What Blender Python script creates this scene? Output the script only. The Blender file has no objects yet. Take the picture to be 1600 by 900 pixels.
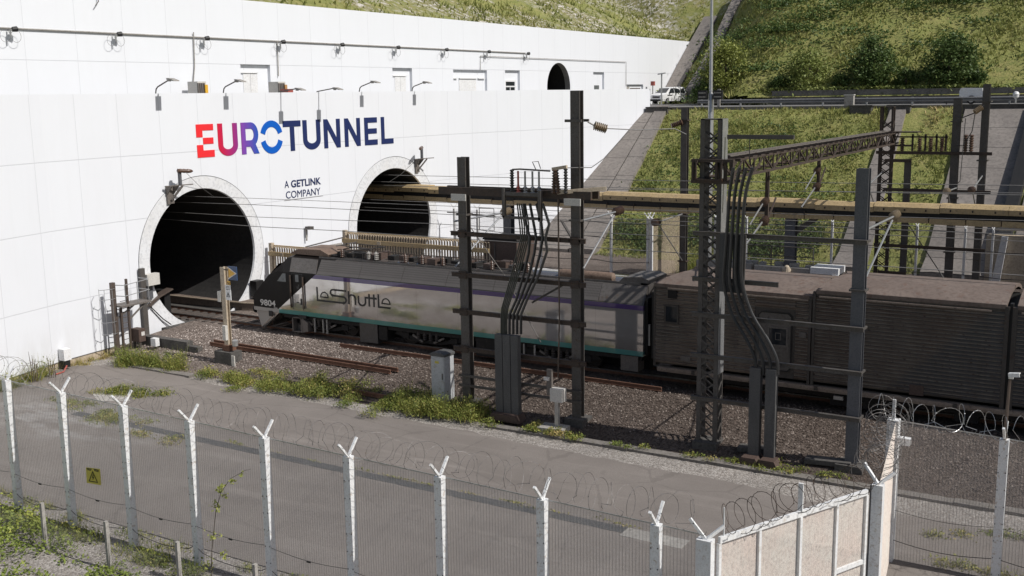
import bpy, bmesh, math, random
import numpy as np
from mathutils import Vector, Matrix

SC = bpy.context.scene
COL = SC.collection
random.seed(7)
RNG = np.random.default_rng(11)
PI = math.pi

# ------------------------------------------------------------------ camera
CAM_H, TH, PITCH, ROLL, FPX = 11.75, math.radians(31.5), math.radians(10.12), math.radians(0.9), 1688.0
cf = Vector((-math.sin(TH) * math.cos(PITCH), math.cos(TH) * math.cos(PITCH), -math.sin(PITCH)))
cr0 = Vector((math.cos(TH), math.sin(TH), 0))
cu0 = cr0.cross(cf)
cr = math.cos(ROLL) * cr0 - math.sin(ROLL) * cu0
cu = math.sin(ROLL) * cr0 + math.cos(ROLL) * cu0
cam = bpy.data.cameras.new("camera")
cam.sensor_width = 36.0
cam.lens = FPX / 1600 * 36.0
cam.clip_start = 0.5
cam.clip_end = 3000
camo = bpy.data.objects.new("camera", cam)
COL.objects.link(camo)
camo.matrix_world = Matrix(((cr.x, cu.x, -cf.x, 0), (cr.y, cu.y, -cf.y, 0), (cr.z, cu.z, -cf.z, CAM_H), (0, 0, 0, 1)))
SC.camera = camo

# ------------------------------------------------------------------ light
SUN_AZ, SUN_EL = math.radians(3.2), math.radians(46.6)
sd = Vector((math.cos(SUN_EL) * math.cos(SUN_AZ), math.cos(SUN_EL) * math.sin(SUN_AZ), math.sin(SUN_EL)))
W = bpy.data.worlds.new("World")
SC.world = W
W.use_nodes = True
wn = W.node_tree
bg = wn.nodes["Background"]
sky = wn.nodes.new("ShaderNodeTexSky")
sky.sky_type = 'NISHITA'
sky.sun_disc = False
sky.sun_elevation = SUN_EL
sky.sun_rotation = math.pi / 2 - SUN_AZ
sky.dust_density = 2.0
wn.links.new(sky.outputs[0], bg.inputs[0])
bg.inputs[1].default_value = 0.08
sl = bpy.data.lights.new("sun", 'SUN')
sl.energy = 4.7
sl.angle = math.radians(0.5)
sl.color = (1.0, 0.965, 0.915)
so = bpy.data.objects.new("sun", sl)
COL.objects.link(so)
so.rotation_euler = sd.to_track_quat('Z', 'Y').to_euler()
so.location = (20, 0, 60)
SC.view_settings.view_transform = 'Standard'
SC.view_settings.look = 'None'
SC.view_settings.exposure = -0.2
SC.view_settings.gamma = 1.0
SC.view_settings.use_curve_mapping = False
try:
    SC.cycles.max_bounces = 6
    SC.cycles.transparent_max_bounces = 8
    SC.cycles.use_denoising = True
except Exception:
    pass


def ray(x, y):
    return cf * FPX + cr * (x - 800) + cu * (450 - y)


def PY(x, y, Y):          # pixel of the photograph -> point on the vertical plane Y
    d = ray(x, y)
    return Vector((0, 0, CAM_H)) + d * (Y / d.y)


def PX(x, y, X):
    d = ray(x, y)
    return Vector((0, 0, CAM_H)) + d * (X / d.x)


# ------------------------------------------------------------------ material helpers
class G:
    """small wrapper round a material's node graph"""
    def __init__(s, name):
        s.mat = bpy.data.materials.new(name)
        s.mat.use_nodes = True
        s.t = s.mat.node_tree
        s.b = s.t.nodes["Principled BSDF"]
        s._pos = None

    def n(s, typ, **kw):
        n = s.t.nodes.new(typ)
        for k, v in kw.items():
            setattr(n, k, v)
        return n

    def put(s, sock, v):
        if isinstance(v, bpy.types.NodeSocket):
            s.t.links.new(v, sock)
        elif isinstance(v, (tuple, list)) and len(v) == 3 and sock.type == 'RGBA':
            sock.default_value = (*v, 1)
        else:
            sock.default_value = v

    @property
    def pos(s):
        if s._pos is None:
            s._pos = s.n("ShaderNodeNewGeometry").outputs["Position"]
        return s._pos

    def xyz(s):
        n = s.n("ShaderNodeSeparateXYZ")
        s.put(n.inputs[0], s.pos)
        return n.outputs[0], n.outputs[1], n.outputs[2]

    def m(s, op, a, b=0.0, c=0.0):
        n = s.n("ShaderNodeMath", operation=op)
        s.put(n.inputs[0], a); s.put(n.inputs[1], b); s.put(n.inputs[2], c)
        return n.outputs[0]

    def noise(s, scale, detail=4.0, rough=0.55, stretch=None, dist=0.0):
        n = s.n("ShaderNodeTexNoise")
        n.inputs["Scale"].default_value = scale
        n.inputs["Detail"].default_value = detail
        n.inputs["Roughness"].default_value = rough
        n.inputs["Distortion"].default_value = dist
        if stretch:
            mp = s.n("ShaderNodeMapping")
            mp.inputs["Scale"].default_value = stretch
            s.put(mp.inputs[0], s.pos)
            s.put(n.inputs["Vector"], mp.outputs[0])
        else:
            s.put(n.inputs["Vector"], s.pos)
        return n.outputs[0]

    def voronoi(s, scale, out="Color", feature='F1', stretch=None):
        n = s.n("ShaderNodeTexVoronoi", feature=feature)
        n.inputs["Scale"].default_value = scale
        if stretch:
            mp = s.n("ShaderNodeMapping")
            mp.inputs["Scale"].default_value = stretch
            s.put(mp.inputs[0], s.pos)
            s.put(n.inputs["Vector"], mp.outputs[0])
        else:
            s.put(n.inputs["Vector"], s.pos)
        return n.outputs[out]

    def ramp(s, fac, stops, interp='LINEAR'):
        n = s.n("ShaderNodeValToRGB")
        n.color_ramp.interpolation = interp
        e = n.color_ramp.elements
        while len(e) < len(stops):
            e.new(0.5)
        for i, (p, c) in enumerate(stops):
            e[i].position = p
            if not isinstance(c, (tuple, list)):
                c = (c, c, c)
            e[i].color = (*c, 1)
        s.put(n.inputs[0], fac)
        return n.outputs[0]

    def mix(s, fac, a, b, mode='MIX'):
        n = s.n("ShaderNodeMix", data_type='RGBA', blend_type=mode)
        s.put(n.inputs["Factor"], fac)
        s.put(n.inputs[6], a); s.put(n.inputs[7], b)
        return n.outputs[2]

    def step(s, v, lo, hi):
        n = s.n("ShaderNodeMapRange", clamp=True)
        s.put(n.inputs[0], v)
        n.inputs[1].default_value = lo; n.inputs[2].default_value = hi
        return n.outputs[0]

    def bump(s, h, strength=0.3, dist=0.02):
        n = s.n("ShaderNodeBump")
        n.inputs["Strength"].default_value = strength
        n.inputs["Distance"].default_value = dist
        s.put(n.inputs["Height"], h)
        s.put(s.b.inputs["Normal"], n.outputs[0])

    def out(s, color=None, rough=0.7, metal=0.0, spec=None):
        if color is not None:
            s.put(s.b.inputs["Base Color"], color)
        s.put(s.b.inputs["Roughness"], rough)
        s.put(s.b.inputs["Metallic"], metal)
        if spec is not None:
            s.put(s.b.inputs["Specular IOR Level"], spec)
        return s.mat


TONE = dict(steel=.72, steel_blue=.76, rust_steel=.75, duct_grey=.78, wagon_frame=.62, wagon_roof=1.1, slope_slab=1.6, white_paint=1.1, post_white=1.1, concrete=1.15, concrete_dark=.85,
            beige=1.0, beige_rail=1.2, tan_mesh=1.1, ring_white=1.06, copper=.85, insulator=.8, black=.7, under=.75, step_grey=.85, sill=.85, ledge_highlight=.8, rust_rail=.85, mesh_wire=1.1, brown_box=.75)


def worn(name, c1, c2, rough=0.7, metal=0.0, scale=1.5, lo=0.35, hi=0.7, speck=None, bump=0.15, bscale=40, streak=False, spec=None):
    k_ = TONE.get(name, 1.0)
    c1, c2 = tuple(min(v * k_, .82) for v in c1), tuple(min(v * k_, .82) for v in c2)
    speck = tuple(v * k_ for v in speck) if speck else None
    g = G(name)
    f = g.noise(scale, 6, 0.6, (1, 1, 0.25) if streak else None)
    col = g.ramp(f, [(lo, c1), (hi, c2)])
    f2 = g.noise(scale * 9, 3)
    col = g.mix(g.step(f2, 0.45, 0.75), col, tuple(v * 0.72 for v in c1))
    if speck:
        col = g.mix(g.step(g.noise(scale * 3.1, 5, 0.7), 0.56, 0.68), col, speck)
    if bump:
        g.bump(g.noise(bscale, 3), bump, 0.01)
    return g.out(col, rough, metal, spec)


def panelled(name, base, dirt, sy, y0, joints, curved=False, line=0.013, strength=0.30, dirt_top=0.0):
    """painted panels on a wall whose plane holds Y and Z: thin joints at a pitch sy along Y and at the heights given"""
    g = G(name)
    x, y, z = g.xyz()
    fy = g.m('DIVIDE', g.m('SUBTRACT', y, y0), sy)
    fr = g.m('ABSOLUTE', g.m('SUBTRACT', g.m('FRACT', g.m('ADD', fy, 100.5)), 0.5))
    lv = g.m('LESS_THAN', fr, line / sy)
    for h in joints:
        lv = g.m('MAXIMUM', lv, g.m('LESS_THAN', g.m('ABSOLUTE', g.m('SUBTRACT', z, h)), line * 1.4))
    grime = g.step(g.noise(0.5, 6, 0.65, (1, 1, 0.35)), 0.45, 0.85)
    streaks = g.step(g.noise(1.0, 5, 0.7, (1, 2.6, 0.12)), 0.5, 0.9)
    low = g.step(g.m('MULTIPLY', z, -1.0), -1.6, 0.9)
    col = g.mix(g.m('MULTIPLY', grime, 0.22), base, dirt)
    col = g.mix(g.m('MULTIPLY', streaks, 0.16), col, dirt)
    # per-panel tone
    cx = g.m('FLOOR', g.m('ADD', fy, 100.0))
    wn_ = g.n("ShaderNodeTexWhiteNoise", noise_dimensions='1D')
    g.put(wn_.inputs["W"], cx)
    col = g.mix(g.m('MULTIPLY', wn_.outputs[0], 0.07), col, dirt)
    col = g.mix(g.m('MULTIPLY', g.m('MULTIPLY', low, grime), 0.5), col, (0.36, 0.32, 0.27))
    col = g.mix(g.m('MULTIPLY', lv, strength), col, (0.30, 0.31, 0.34))
    g.bump(g.m('MULTIPLY', lv, -1.0), 0.6, 0.02)
    return g.out(col, 0.55, spec=0.3)


M = {}
M['white_panel'] = panelled('white_panel', (0.765, 0.785, 0.825), (0.64, 0.65, 0.67), 2.63, 41.85, (2.23, 5.73, 8.99))
M['white_panel_far'] = panelled('white_panel_far', (0.765, 0.785, 0.82), (0.67, 0.68, 0.70), 3.3, 41.0, (14.05,), strength=0.3)
M['ring_white'] = worn('ring_white', (0.70, 0.715, 0.74), (0.655, 0.655, 0.66), 0.6, scale=0.8, speck=(0.64, 0.64, 0.64), bump=0.03)
M['white_paint'] = worn('white_paint', (0.74, 0.745, 0.755), (0.66, 0.665, 0.67), 0.45, scale=2, speck=(0.55, 0.52, 0.48), bump=0.05)
M['post_white'] = worn('post_white', (0.74, 0.75, 0.77), (0.64, 0.65, 0.665), 0.45, scale=3, speck=(0.42, 0.36, 0.30), bump=0.05)
M['dark_lining'] = worn('dark_lining', (0.018, 0.017, 0.017), (0.03, 0.028, 0.027), 0.9, scale=0.7)
M['black'] = worn('black', (0.012, 0.012, 0.013), (0.022, 0.021, 0.02), 0.6, scale=3, bump=0.05)
M['groove'] = worn('groove', (0.16, 0.15, 0.15), (0.24, 0.23, 0.22), 0.8)
M['steel'] = worn('steel', (0.118, 0.108, 0.10), (0.158, 0.144, 0.132), 0.6, 0.15, scale=2.2, speck=(0.10, 0.068, 0.05), bump=0.08)
M['steel_blue'] = worn('steel_blue', (0.135, 0.14, 0.155), (0.165, 0.17, 0.185), 0.55, 0.15, scale=2.2, bump=0.06)
M['steel_pale'] = worn('steel_pale', (0.34, 0.345, 0.35), (0.44, 0.44, 0.44), 0.42, 0.55, scale=3, bump=0.05)
M['rust_steel'] = worn('rust_steel', (0.075, 0.058, 0.048), (0.12, 0.088, 0.07), 0.75, 0.2, scale=3, speck=(0.16, 0.085, 0.05), bump=0.1)
M['rust_rail'] = worn('rust_rail', (0.16, 0.075, 0.045), (0.24, 0.125, 0.08), 0.85, scale=6, speck=(0.10, 0.045, 0.03))
M['rail_head'] = worn('rail_head', (0.16, 0.145, 0.135), (0.24, 0.22, 0.21), 0.4, 0.6, scale=6, bump=0.02)
M['galv'] = worn('galv', (0.42, 0.42, 0.42), (0.55, 0.55, 0.54), 0.4, 0.6, scale=5, bump=0.05)
M['dull_wire'] = worn('dull_wire', (0.20, 0.195, 0.19), (0.28, 0.27, 0.26), 0.6, 0.2, scale=5, bump=0)
M['razor'] = worn('razor', (0.17, 0.16, 0.155), (0.26, 0.245, 0.235), 0.6, 0.3, scale=5, speck=(0.2, 0.13, 0.09), bump=0)
M['copper'] = worn('copper', (0.13, 0.10, 0.085), (0.19, 0.15, 0.125), 0.5, 0.4, scale=5, bump=0)
M['beige'] = worn('beige', (0.44, 0.325, 0.17), (0.54, 0.405, 0.225), 0.6, scale=1.2, speck=(0.34, 0.26, 0.17), bump=0.05)
M['beige_rail'] = worn('beige_rail', (0.36, 0.30, 0.225), (0.46, 0.39, 0.30), 0.6, scale=2, speck=(0.27, 0.21, 0.16), bump=0.05)
M['mesh_wire'] = worn('mesh_wire', (0.56, 0.51, 0.46), (0.66, 0.61, 0.56), 0.6, 0.0, scale=2, bump=0)
M['tan_mesh'] = worn('tan_mesh', (0.77, 0.645, 0.575), (0.81, 0.71, 0.645), 0.5, 0.1, scale=1.5, bump=0)
M['insulator'] = worn('insulator', (0.11, 0.065, 0.045), (0.16, 0.10, 0.075), 0.3, scale=4, bump=0)
M['insulator_tan'] = worn('insulator_tan', (0.25, 0.19, 0.12), (0.33, 0.26, 0.18), 0.35, scale=4, bump=0)
M['cable_black'] = worn('cable_black', (0.022, 0.022, 0.023), (0.04, 0.039, 0.038), 0.45, scale=5, bump=0)
M['cable_green'] = worn('cable_green', (0.035, 0.04, 0.032), (0.06, 0.065, 0.05), 0.45, scale=5, bump=0)
M['duct_grey'] = worn('duct_grey', (0.105, 0.105, 0.105), (0.15, 0.148, 0.145), 0.7, 0.1, scale=2.5, streak=True, bump=0.06)
M['concrete'] = worn('concrete', (0.27, 0.255, 0.235), (0.36, 0.345, 0.32), 0.9, scale=1.3, speck=(0.16, 0.145, 0.125), bump=0.3, bscale=25)
M['concrete_dark'] = worn('concrete_dark', (0.085, 0.08, 0.075), (0.14, 0.13, 0.12), 0.9, scale=1.1, speck=(0.05, 0.047, 0.042), bump=0.3, bscale=25)
M['concrete_tan'] = worn('concrete_tan', (0.40, 0.33, 0.24), (0.52, 0.43, 0.32), 0.9, scale=1.0, speck=(0.25, 0.20, 0.15), bump=0.2)
M['slope_slab'] = worn('slope_slab', (0.125, 0.112, 0.102), (0.165, 0.148, 0.134), 0.9, scale=0.5, speck=(0.115, 0.105, 0.095), bump=0.25, bscale=8)
M['grey_cabinet'] = worn('grey_cabinet', (0.50, 0.515, 0.53), (0.42, 0.43, 0.44), 0.5, scale=1.6, speck=(0.33, 0.31, 0.28), bump=0.05, streak=True)
M['pale_box'] = worn('pale_box', (0.56, 0.54, 0.50), (0.64, 0.62, 0.58), 0.55, scale=3, bump=0.05)
M['brown_box'] = worn('brown_box', (0.10, 0.065, 0.052), (0.14, 0.095, 0.078), 0.7, scale=1.5, bump=0.1)
M['glass'] = worn('glass', (0.02, 0.024, 0.028), (0.03, 0.034, 0.04), 0.06, scale=1, bump=0)
M['glass_pale'] = worn('glass_pale', (0.12, 0.13, 0.13), (0.17, 0.18, 0.18), 0.1, scale=1, bump=0)
M['under'] = worn('under', (0.014, 0.0125, 0.012), (0.026, 0.022, 0.02), 0.85, 0.0, scale=2.5, speck=(0.042, 0.032, 0.026), bump=0.1)
M['wheel_steel'] = worn('wheel_steel', (0.03, 0.025, 0.022), (0.05, 0.04, 0.035), 0.6, 0.3, scale=3, bump=0.05)
M['step_grey'] = worn('step_grey', (0.16, 0.14, 0.126), (0.21, 0.188, 0.17), 0.6, scale=2, bump=0.05)
M['yellow_sign'] = worn('yellow_sign', (0.55, 0.47, 0.08), (0.62, 0.53, 0.10), 0.5, scale=3, bump=0)
M['sign_yellow'] = worn('sign_yellow', (0.75, 0.42, 0.04), (0.80, 0.47, 0.05), 0.4, scale=3, bump=0)
M['sign_blue'] = worn('sign_blue', (0.03, 0.07, 0.16), (0.04, 0.085, 0.19), 0.4, scale=3, bump=0)
M['orange_box'] = worn('orange_box', (0.45, 0.24, 0.10), (0.50, 0.28, 0.12), 0.5, scale=3, bump=0)
M['red_paint'] = worn('red_paint', (0.36, 0.09, 0.07), (0.42, 0.12, 0.10), 0.5, scale=3, bump=0)
M['bark'] = worn('bark', (0.07, 0.055, 0.04), (0.11, 0.09, 0.07), 0.9, scale=4, bump=0.3)
M['rubber'] = worn('rubber', (0.018, 0.018, 0.018), (0.03, 0.03, 0.03), 0.8, scale=4, bump=0.1)
M['navy_letter'] = worn('navy_letter', (0.018, 0.03, 0.10), (0.022, 0.036, 0.115), 0.5, scale=1, bump=0)
M['ink'] = worn('ink', (0.010, 0.010, 0.012), (0.014, 0.014, 0.016), 0.35, scale=2, bump=0)
M['pale_ink'] = worn('pale_ink', (0.62, 0.60, 0.57), (0.70, 0.68, 0.65), 0.4, scale=2, bump=0)


def mk_leaf(name, stops, rough=0.55, trans=0.25):
    k_ = dict(leaf_dark=1.5, leaf_mid=1.65, leaf_yellow=1.5, weed=1.25, bramble=1.15, slope_blade=1.6).get(name, 1.0)
    stops = [(p, tuple(v * k_ for v in c)) for p, c in stops]
    g = G(name)
    a = g.n("ShaderNodeAttribute", attribute_name="tint").outputs["Fac"]
    col = g.ramp(a, stops)
    g.out(col, rough, spec=0.25)
    tr = g.n("ShaderNodeBsdfTranslucent")
    g.put(tr.inputs[0], col)
    mx = g.n("ShaderNodeMixShader")
    mx.inputs[0].default_value = trans
    g.t.links.new(g.b.outputs[0], mx.inputs[1])
    g.t.links.new(tr.outputs[0], mx.inputs[2])
    g.t.links.new(mx.outputs[0], g.t.nodes["Material Output"].inputs[0])
    return g.mat


M['leaf_dark'] = mk_leaf('leaf_dark', [(0, (0.028, 0.05, 0.015)), (0.5, (0.062, 0.095, 0.028)), (1, (0.125, 0.165, 0.052))])
M['leaf_mid'] = mk_leaf('leaf_mid', [(0, (0.08, 0.10, 0.028)), (0.5, (0.14, 0.165, 0.048)), (1, (0.22, 0.235, 0.075))])
M['leaf_yellow'] = mk_leaf('leaf_yellow', [(0, (0.095, 0.11, 0.028)), (0.5, (0.165, 0.185, 0.046)), (1, (0.25, 0.26, 0.075))])
M['weed'] = mk_leaf('weed', [(0, (0.075, 0.10, 0.025)), (0.45, (0.15, 0.18, 0.042)), (0.8, (0.26, 0.25, 0.065)), (1, (0.33, 0.26, 0.11))])
M['bramble'] = mk_leaf('bramble', [(0, (0.10, 0.14, 0.03)), (0.5, (0.22, 0.27, 0.06)), (0.9, (0.34, 0.34, 0.08)), (1, (0.30, 0.17, 0.08))])
M['slope_blade'] = mk_leaf('slope_blade', [(0, (0.09, 0.105, 0.032)), (0.4, (0.15, 0.165, 0.048)), (0.75, (0.215, 0.205, 0.075)), (1, (0.31, 0.25, 0.13))], 0.7)
M['dry'] = mk_leaf('dry', [(0, (0.09, 0.05, 0.03)), (1, (0.2, 0.13, 0.09))])


# ------------------------------------------------------------------ mesh helpers
class MB:
    def __init__(s):
        s.v, s.f, s.mi, s.cur = [], [], [], 0

    def add(s, vs, fs):
        o = len(s.v)
        s.v += [tuple(p) for p in vs]
        for f in fs:
            s.f.append(tuple(i + o for i in f)); s.mi.append(s.cur)
        return s

    def box(s, x0, x1, y0, y1, z0, z1):
        return s.add([(x0, y0, z0), (x1, y0, z0), (x1, y1, z0), (x0, y1, z0), (x0, y0, z1), (x1, y0, z1), (x1, y1, z1), (x0, y1, z1)],
                     [(0, 3, 2, 1), (4, 5, 6, 7), (0, 1, 5, 4), (1, 2, 6, 5), (2, 3, 7, 6), (3, 0, 4, 7)])

    def beam(s, p, q, w, h, up=(0, 0, 1)):
        p, q = Vector(p), Vector(q)
        d = (q - p).normalized()
        a = d.cross(Vector(up))
        if a.length < 1e-4:
            a = d.cross(Vector((1, 0, 0)))
        a.normalize()
        b = a.cross(d)
        a, b = a * (w / 2), b * (h / 2)
        vs = [p - a - b, p + a - b, p + a + b, p - a + b, q - a - b, q + a - b, q + a + b, q - a + b]
        return s.add(vs, [(0, 1, 2, 3), (7, 6, 5, 4), (0, 4, 5, 1), (1, 5, 6, 2), (2, 6, 7, 3), (3, 7, 4, 0)])

    def tube(s, pts, r, n=6, caps=True):
        pts = [Vector(p) for p in pts]
        rs = r if isinstance(r, (list, tuple)) else [r] * len(pts)
        rings, ref = [], None
        for i, p in enumerate(pts):
            t = (pts[min(i + 1, len(pts) - 1)] - pts[max(i - 1, 0)])
            t = t.normalized() if t.length > 1e-9 else Vector((0, 0, 1))
            if ref is None:
                ref = t.cross(Vector((0, 0, 1)))
                if ref.length < 0.05:
                    ref = t.cross(Vector((1, 0, 0)))
            ref = (ref - t * ref.dot(t)).normalized()
            b = t.cross(ref)
            rings.append([p + (ref * math.cos(2 * PI * k / n) + b * math.sin(2 * PI * k / n)) * rs[i] for k in range(n)])
        vs = [v for rg in rings for v in rg]
        fs = []
        for i in range(len(pts) - 1):
            for k in range(n):
                a, b2 = i * n + k, i * n + (k + 1) % n
                fs.append((a, b2, b2 + n, a + n))
        if caps:
            fs.append(tuple(range(n))[::-1]); fs.append(tuple((len(pts) - 1) * n + k for k in range(n)))
        return s.add(vs, fs)

    def cyl(s, p, q, r, n=12):
        return s.tube([p, q], r, n)

    def prism(s, poly, fmap, d0, d1):
        """poly: list of (a,b); fmap(a,b,d)->point; both caps and the sides"""
        k = len(poly)
        vs = [fmap(a, b, d0) for a, b in poly] + [fmap(a, b, d1) for a, b in poly]
        fs = [tuple(range(k))[::-1], tuple(range(k, 2 * k))] + [(i, (i + 1) % k, (i + 1) % k + k, i + k) for i in range(k)]
        return s.add(vs, fs)

    def ribbon(s, pts, w, fmap, d0, d1, closed=False):
        """flat stroke of width w through 2-D points, thickened from d0 to d1"""
        P = [Vector((a, b)) for a, b in pts]
        L, R = [], []
        n = len(P)
        for i in range(n):
            a, b, c = P[(i - 1) % n] if (closed or i) else None, P[i], P[(i + 1) % n] if (closed or i < n - 1) else None
            d1_ = (b - a).normalized() if a is not None else (c - b).normalized()
            d2_ = (c - b).normalized() if c is not None else d1_
            t = (d1_ + d2_)
            t = t.normalized() if t.length > 1e-6 else d1_
            nn = Vector((-t.y, t.x))
            k = 1 / max(0.5, nn.dot(Vector((-d1_.y, d1_.x))))
            L.append(b + nn * (w / 2 * k)); R.append(b - nn * (w / 2 * k))
        for i in range(n if closed else n - 1):
            j = (i + 1) % n
            s.prism([tuple(L[i]), tuple(R[i]), tuple(R[j]), tuple(L[j])], fmap, d0, d1)
        return s

    def lathe(s, base, axis, prof, n=12):
        base, axis = Vector(base), Vector(axis).normalized()
        a = axis.cross(Vector((0, 0, 1)))
        if a.length < 0.05:
            a = Vector((1, 0, 0))
        a.normalize(); b = axis.cross(a)
        vs, fs = [], []
        for r, h in prof:
            for k in range(n):
                an = 2 * PI * k / n
                vs.append(base + axis * h + (a * math.cos(an) + b * math.sin(an)) * r)
        for i in range(len(prof) - 1):
            for k in range(n):
                q, w = i * n + k, i * n + (k + 1) % n
                fs.append((q, w, w + n, q + n))
        fs.append(tuple(range(n))[::-1]); fs.append(tuple((len(prof) - 1) * n + k for k in range(n)))
        return s.add(vs, fs)

    def ibeam_z(s, x, y, z0, z1, w, d, t=0.045):
        """upright H section: flanges across X at both Y ends, web along Y"""
        s.box(x - w / 2, x + w / 2, y - d / 2, y - d / 2 + t, z0, z1)
        s.box(x - w / 2, x + w / 2, y + d / 2 - t, y + d / 2, z0, z1)
        s.box(x - t / 2, x + t / 2, y - d / 2 + t, y + d / 2 - t, z0, z1 - 0.002)
        return s

    def build(s, name, mats, parent=None, smooth=False, recalc=True, sharp=35):
        me = bpy.data.meshes.new(name)
        org = Vector(parent['_w']) if parent is not None and '_w' in parent.keys() else Vector((0, 0, 0))
        me.from_pydata([tuple(Vector(p) - org) for p in s.v], [], s.f)
        if not isinstance(mats, (list, tuple)):
            mats = [mats]
        for m_ in mats:
            me.materials.append(M[m_] if isinstance(m_, str) else m_)
        if len(mats) > 1:
            me.polygons.foreach_set('material_index', s.mi)
        if recalc:
            bm = bmesh.new(); bm.from_mesh(me)
            bmesh.ops.recalc_face_normals(bm, faces=bm.faces[:])
            bm.to_mesh(me); bm.free()
        if smooth:
            me.polygons.foreach_set('use_smooth', [True] * len(me.polygons))
            try:
                me.set_sharp_from_angle(angle=math.radians(sharp))
            except Exception:
                pass
        o = bpy.data.objects.new(name, me)
        COL.objects.link(o)
        if parent is not None:
            o.parent = parent
            o['_w'] = tuple(org)
        return o


def tag(o, label, cat, group=None, kind='thing'):
    o['label'] = label; o['category'] = cat; o['kind'] = kind
    if group:
        o['group'] = group
    return o


def thing(name, loc, label, cat, group=None, kind='thing'):
    o = bpy.data.objects.new(name, None)
    COL.objects.link(o)
    o.location = loc
    o['_w'] = tuple(loc)
    return tag(o, label, cat, group, kind)


def struct(o, label=None, cat=None):
    o['kind'] = 'structure'
    if label:
        o['label'] = label; o['category'] = cat
    return o


def np_mesh(name, verts, faces, mat, parent=None, tint=None, smooth=False):
    me = bpy.data.meshes.new(name)
    verts = np.asarray(verts, dtype=np.float32); faces = np.asarray(faces, dtype=np.int32)
    if parent is not None and '_w' in parent.keys():
        verts = verts - np.array(parent['_w'], dtype=np.float32)
    k = faces.shape[1]
    me.vertices.add(len(verts)); me.vertices.foreach_set('co', verts.ravel())
    me.loops.add(faces.size); me.loops.foreach_set('vertex_index', faces.ravel())
    me.polygons.add(len(faces))
    me.polygons.foreach_set('loop_start', np.arange(0, faces.size, k, dtype=np.int32))
    me.polygons.foreach_set('loop_total', np.full(len(faces), k, dtype=np.int32))
    if tint is not None:
        at = me.attributes.new('tint', 'FLOAT', 'FACE')
        at.data.foreach_set('value', np.clip(tint, 0, 1).astype(np.float32))
    if smooth:
        me.polygons.foreach_set('use_smooth', np.ones(len(faces), dtype=bool))
    me.update(calc_edges=True)
    me.materials.append(M[mat] if isinstance(mat, str) else mat)
    o = bpy.data.objects.new(name, me)
    COL.objects.link(o)
    if parent is not None:
        o.parent = parent
        o['_w'] = parent['_w']
    return o


def leaf_verts(c, size, up=0.35, aspect=0.55):
    n = len(c)
    nr = RNG.normal(size=(n, 3)); nr[:, 2] = np.abs(nr[:, 2]) + up
    nr /= np.linalg.norm(nr, axis=1, keepdims=True)
    t = np.cross(nr, RNG.normal(size=(n, 3))); t /= np.linalg.norm(t, axis=1, keepdims=True) + 1e-9
    b = np.cross(nr, t)
    s = np.asarray(size).reshape(-1, 1) * np.ones((n, 1))
    v = np.stack([c + t * s, c + b * s * aspect, c - t * s, c - b * s * aspect], 1).reshape(-1, 3)
    f = np.arange(4 * n).reshape(-1, 4)
    return v, f


def blade_verts(c, h, w, lean=0.45):
    n = len(c)
    a = RNG.uniform(0, 2 * PI, n)
    d = np.stack([np.cos(a), np.sin(a), np.zeros(n)], 1)
    tip = c + np.stack([RNG.normal(0, lean, n) * h, RNG.normal(0, lean, n) * h, h], 1)
    w = np.asarray(w).reshape(-1, 1)
    v = np.stack([c - d * w, c + d * w, tip], 1).reshape(-1, 3)
    return v, np.arange(3 * n).reshape(-1, 3)


def seg_verts(P, Q, r):
    """three-sided bars for many segments at once"""
    P, Q = np.asarray(P, float), np.asarray(Q, float)
    d = Q - P; d /= np.linalg.norm(d, axis=1, keepdims=True)
    ref = np.where(np.abs(d[:, 2:3]) > 0.9, np.array([[1.0, 0, 0]]), np.array([[0, 0, 1.0]]))
    a = np.cross(d, ref); a /= np.linalg.norm(a, axis=1, keepdims=True)
    b = np.cross(d, a)
    vs = []
    for E in (P, Q):
        for k in range(3):
            an = 2 * PI * k / 3
            vs.append(E + (a * math.cos(an) + b * math.sin(an)) * r)
    v = np.stack(vs, 1).reshape(-1, 3)
    base = np.arange(len(P))[:, None] * 6
    f = np.concatenate([base + np.array([[k, (k + 1) % 3, (k + 1) % 3 + 3, k + 3]]) for k in range(3)], 0)
    return v, f


def vnoise(x, y, seed=0):
    """smooth value noise for arrays, 0..1"""
    x = np.asarray(x, float); y = np.asarray(y, float)
    xi, yi = np.floor(x).astype(np.int64), np.floor(y).astype(np.int64)
    fx, fy = x - xi, y - yi
    fx = fx * fx * (3 - 2 * fx); fy = fy * fy * (3 - 2 * fy)

    def h(a, b):
        n = (a * 374761393 + b * 668265263 + seed * 982451653) & 0x7fffffff
        n = ((n ^ (n >> 13)) * 1274126177) & 0x7fffffff
        return ((n ^ (n >> 16)) & 0xffff) / 65535.0
    return (h(xi, yi) * (1 - fx) + h(xi + 1, yi) * fx) * (1 - fy) + (h(xi, yi + 1) * (1 - fx) + h(xi + 1, yi + 1) * fx) * fy


def fbm(x, y, seed=0, o=4):
    s, a, t = 0, 1.0, 0
    for i in range(o):
        s = s + a * vnoise(x * 2 ** i, y * 2 ** i, seed + i); t += a; a *= 0.55
    return s / t


def grid_mesh(name, xs, ys, zf, mat, smooth=True):
    X, Y = np.meshgrid(xs, ys)
    Z = zf(X, Y)
    v = np.stack([X, Y, Z], -1).reshape(-1, 3)
    nx, ny = len(xs), len(ys)
    i = np.arange((ny - 1) * (nx - 1)); r = i // (nx - 1) * nx + i % (nx - 1)
    f = np.stack([r, r + 1, r + 1 + nx, r + nx], 1)
    f = f[(v[f][:, :, 2] > -5).all(1)]
    return np_mesh(name, v, f, mat, smooth=smooth)


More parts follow.
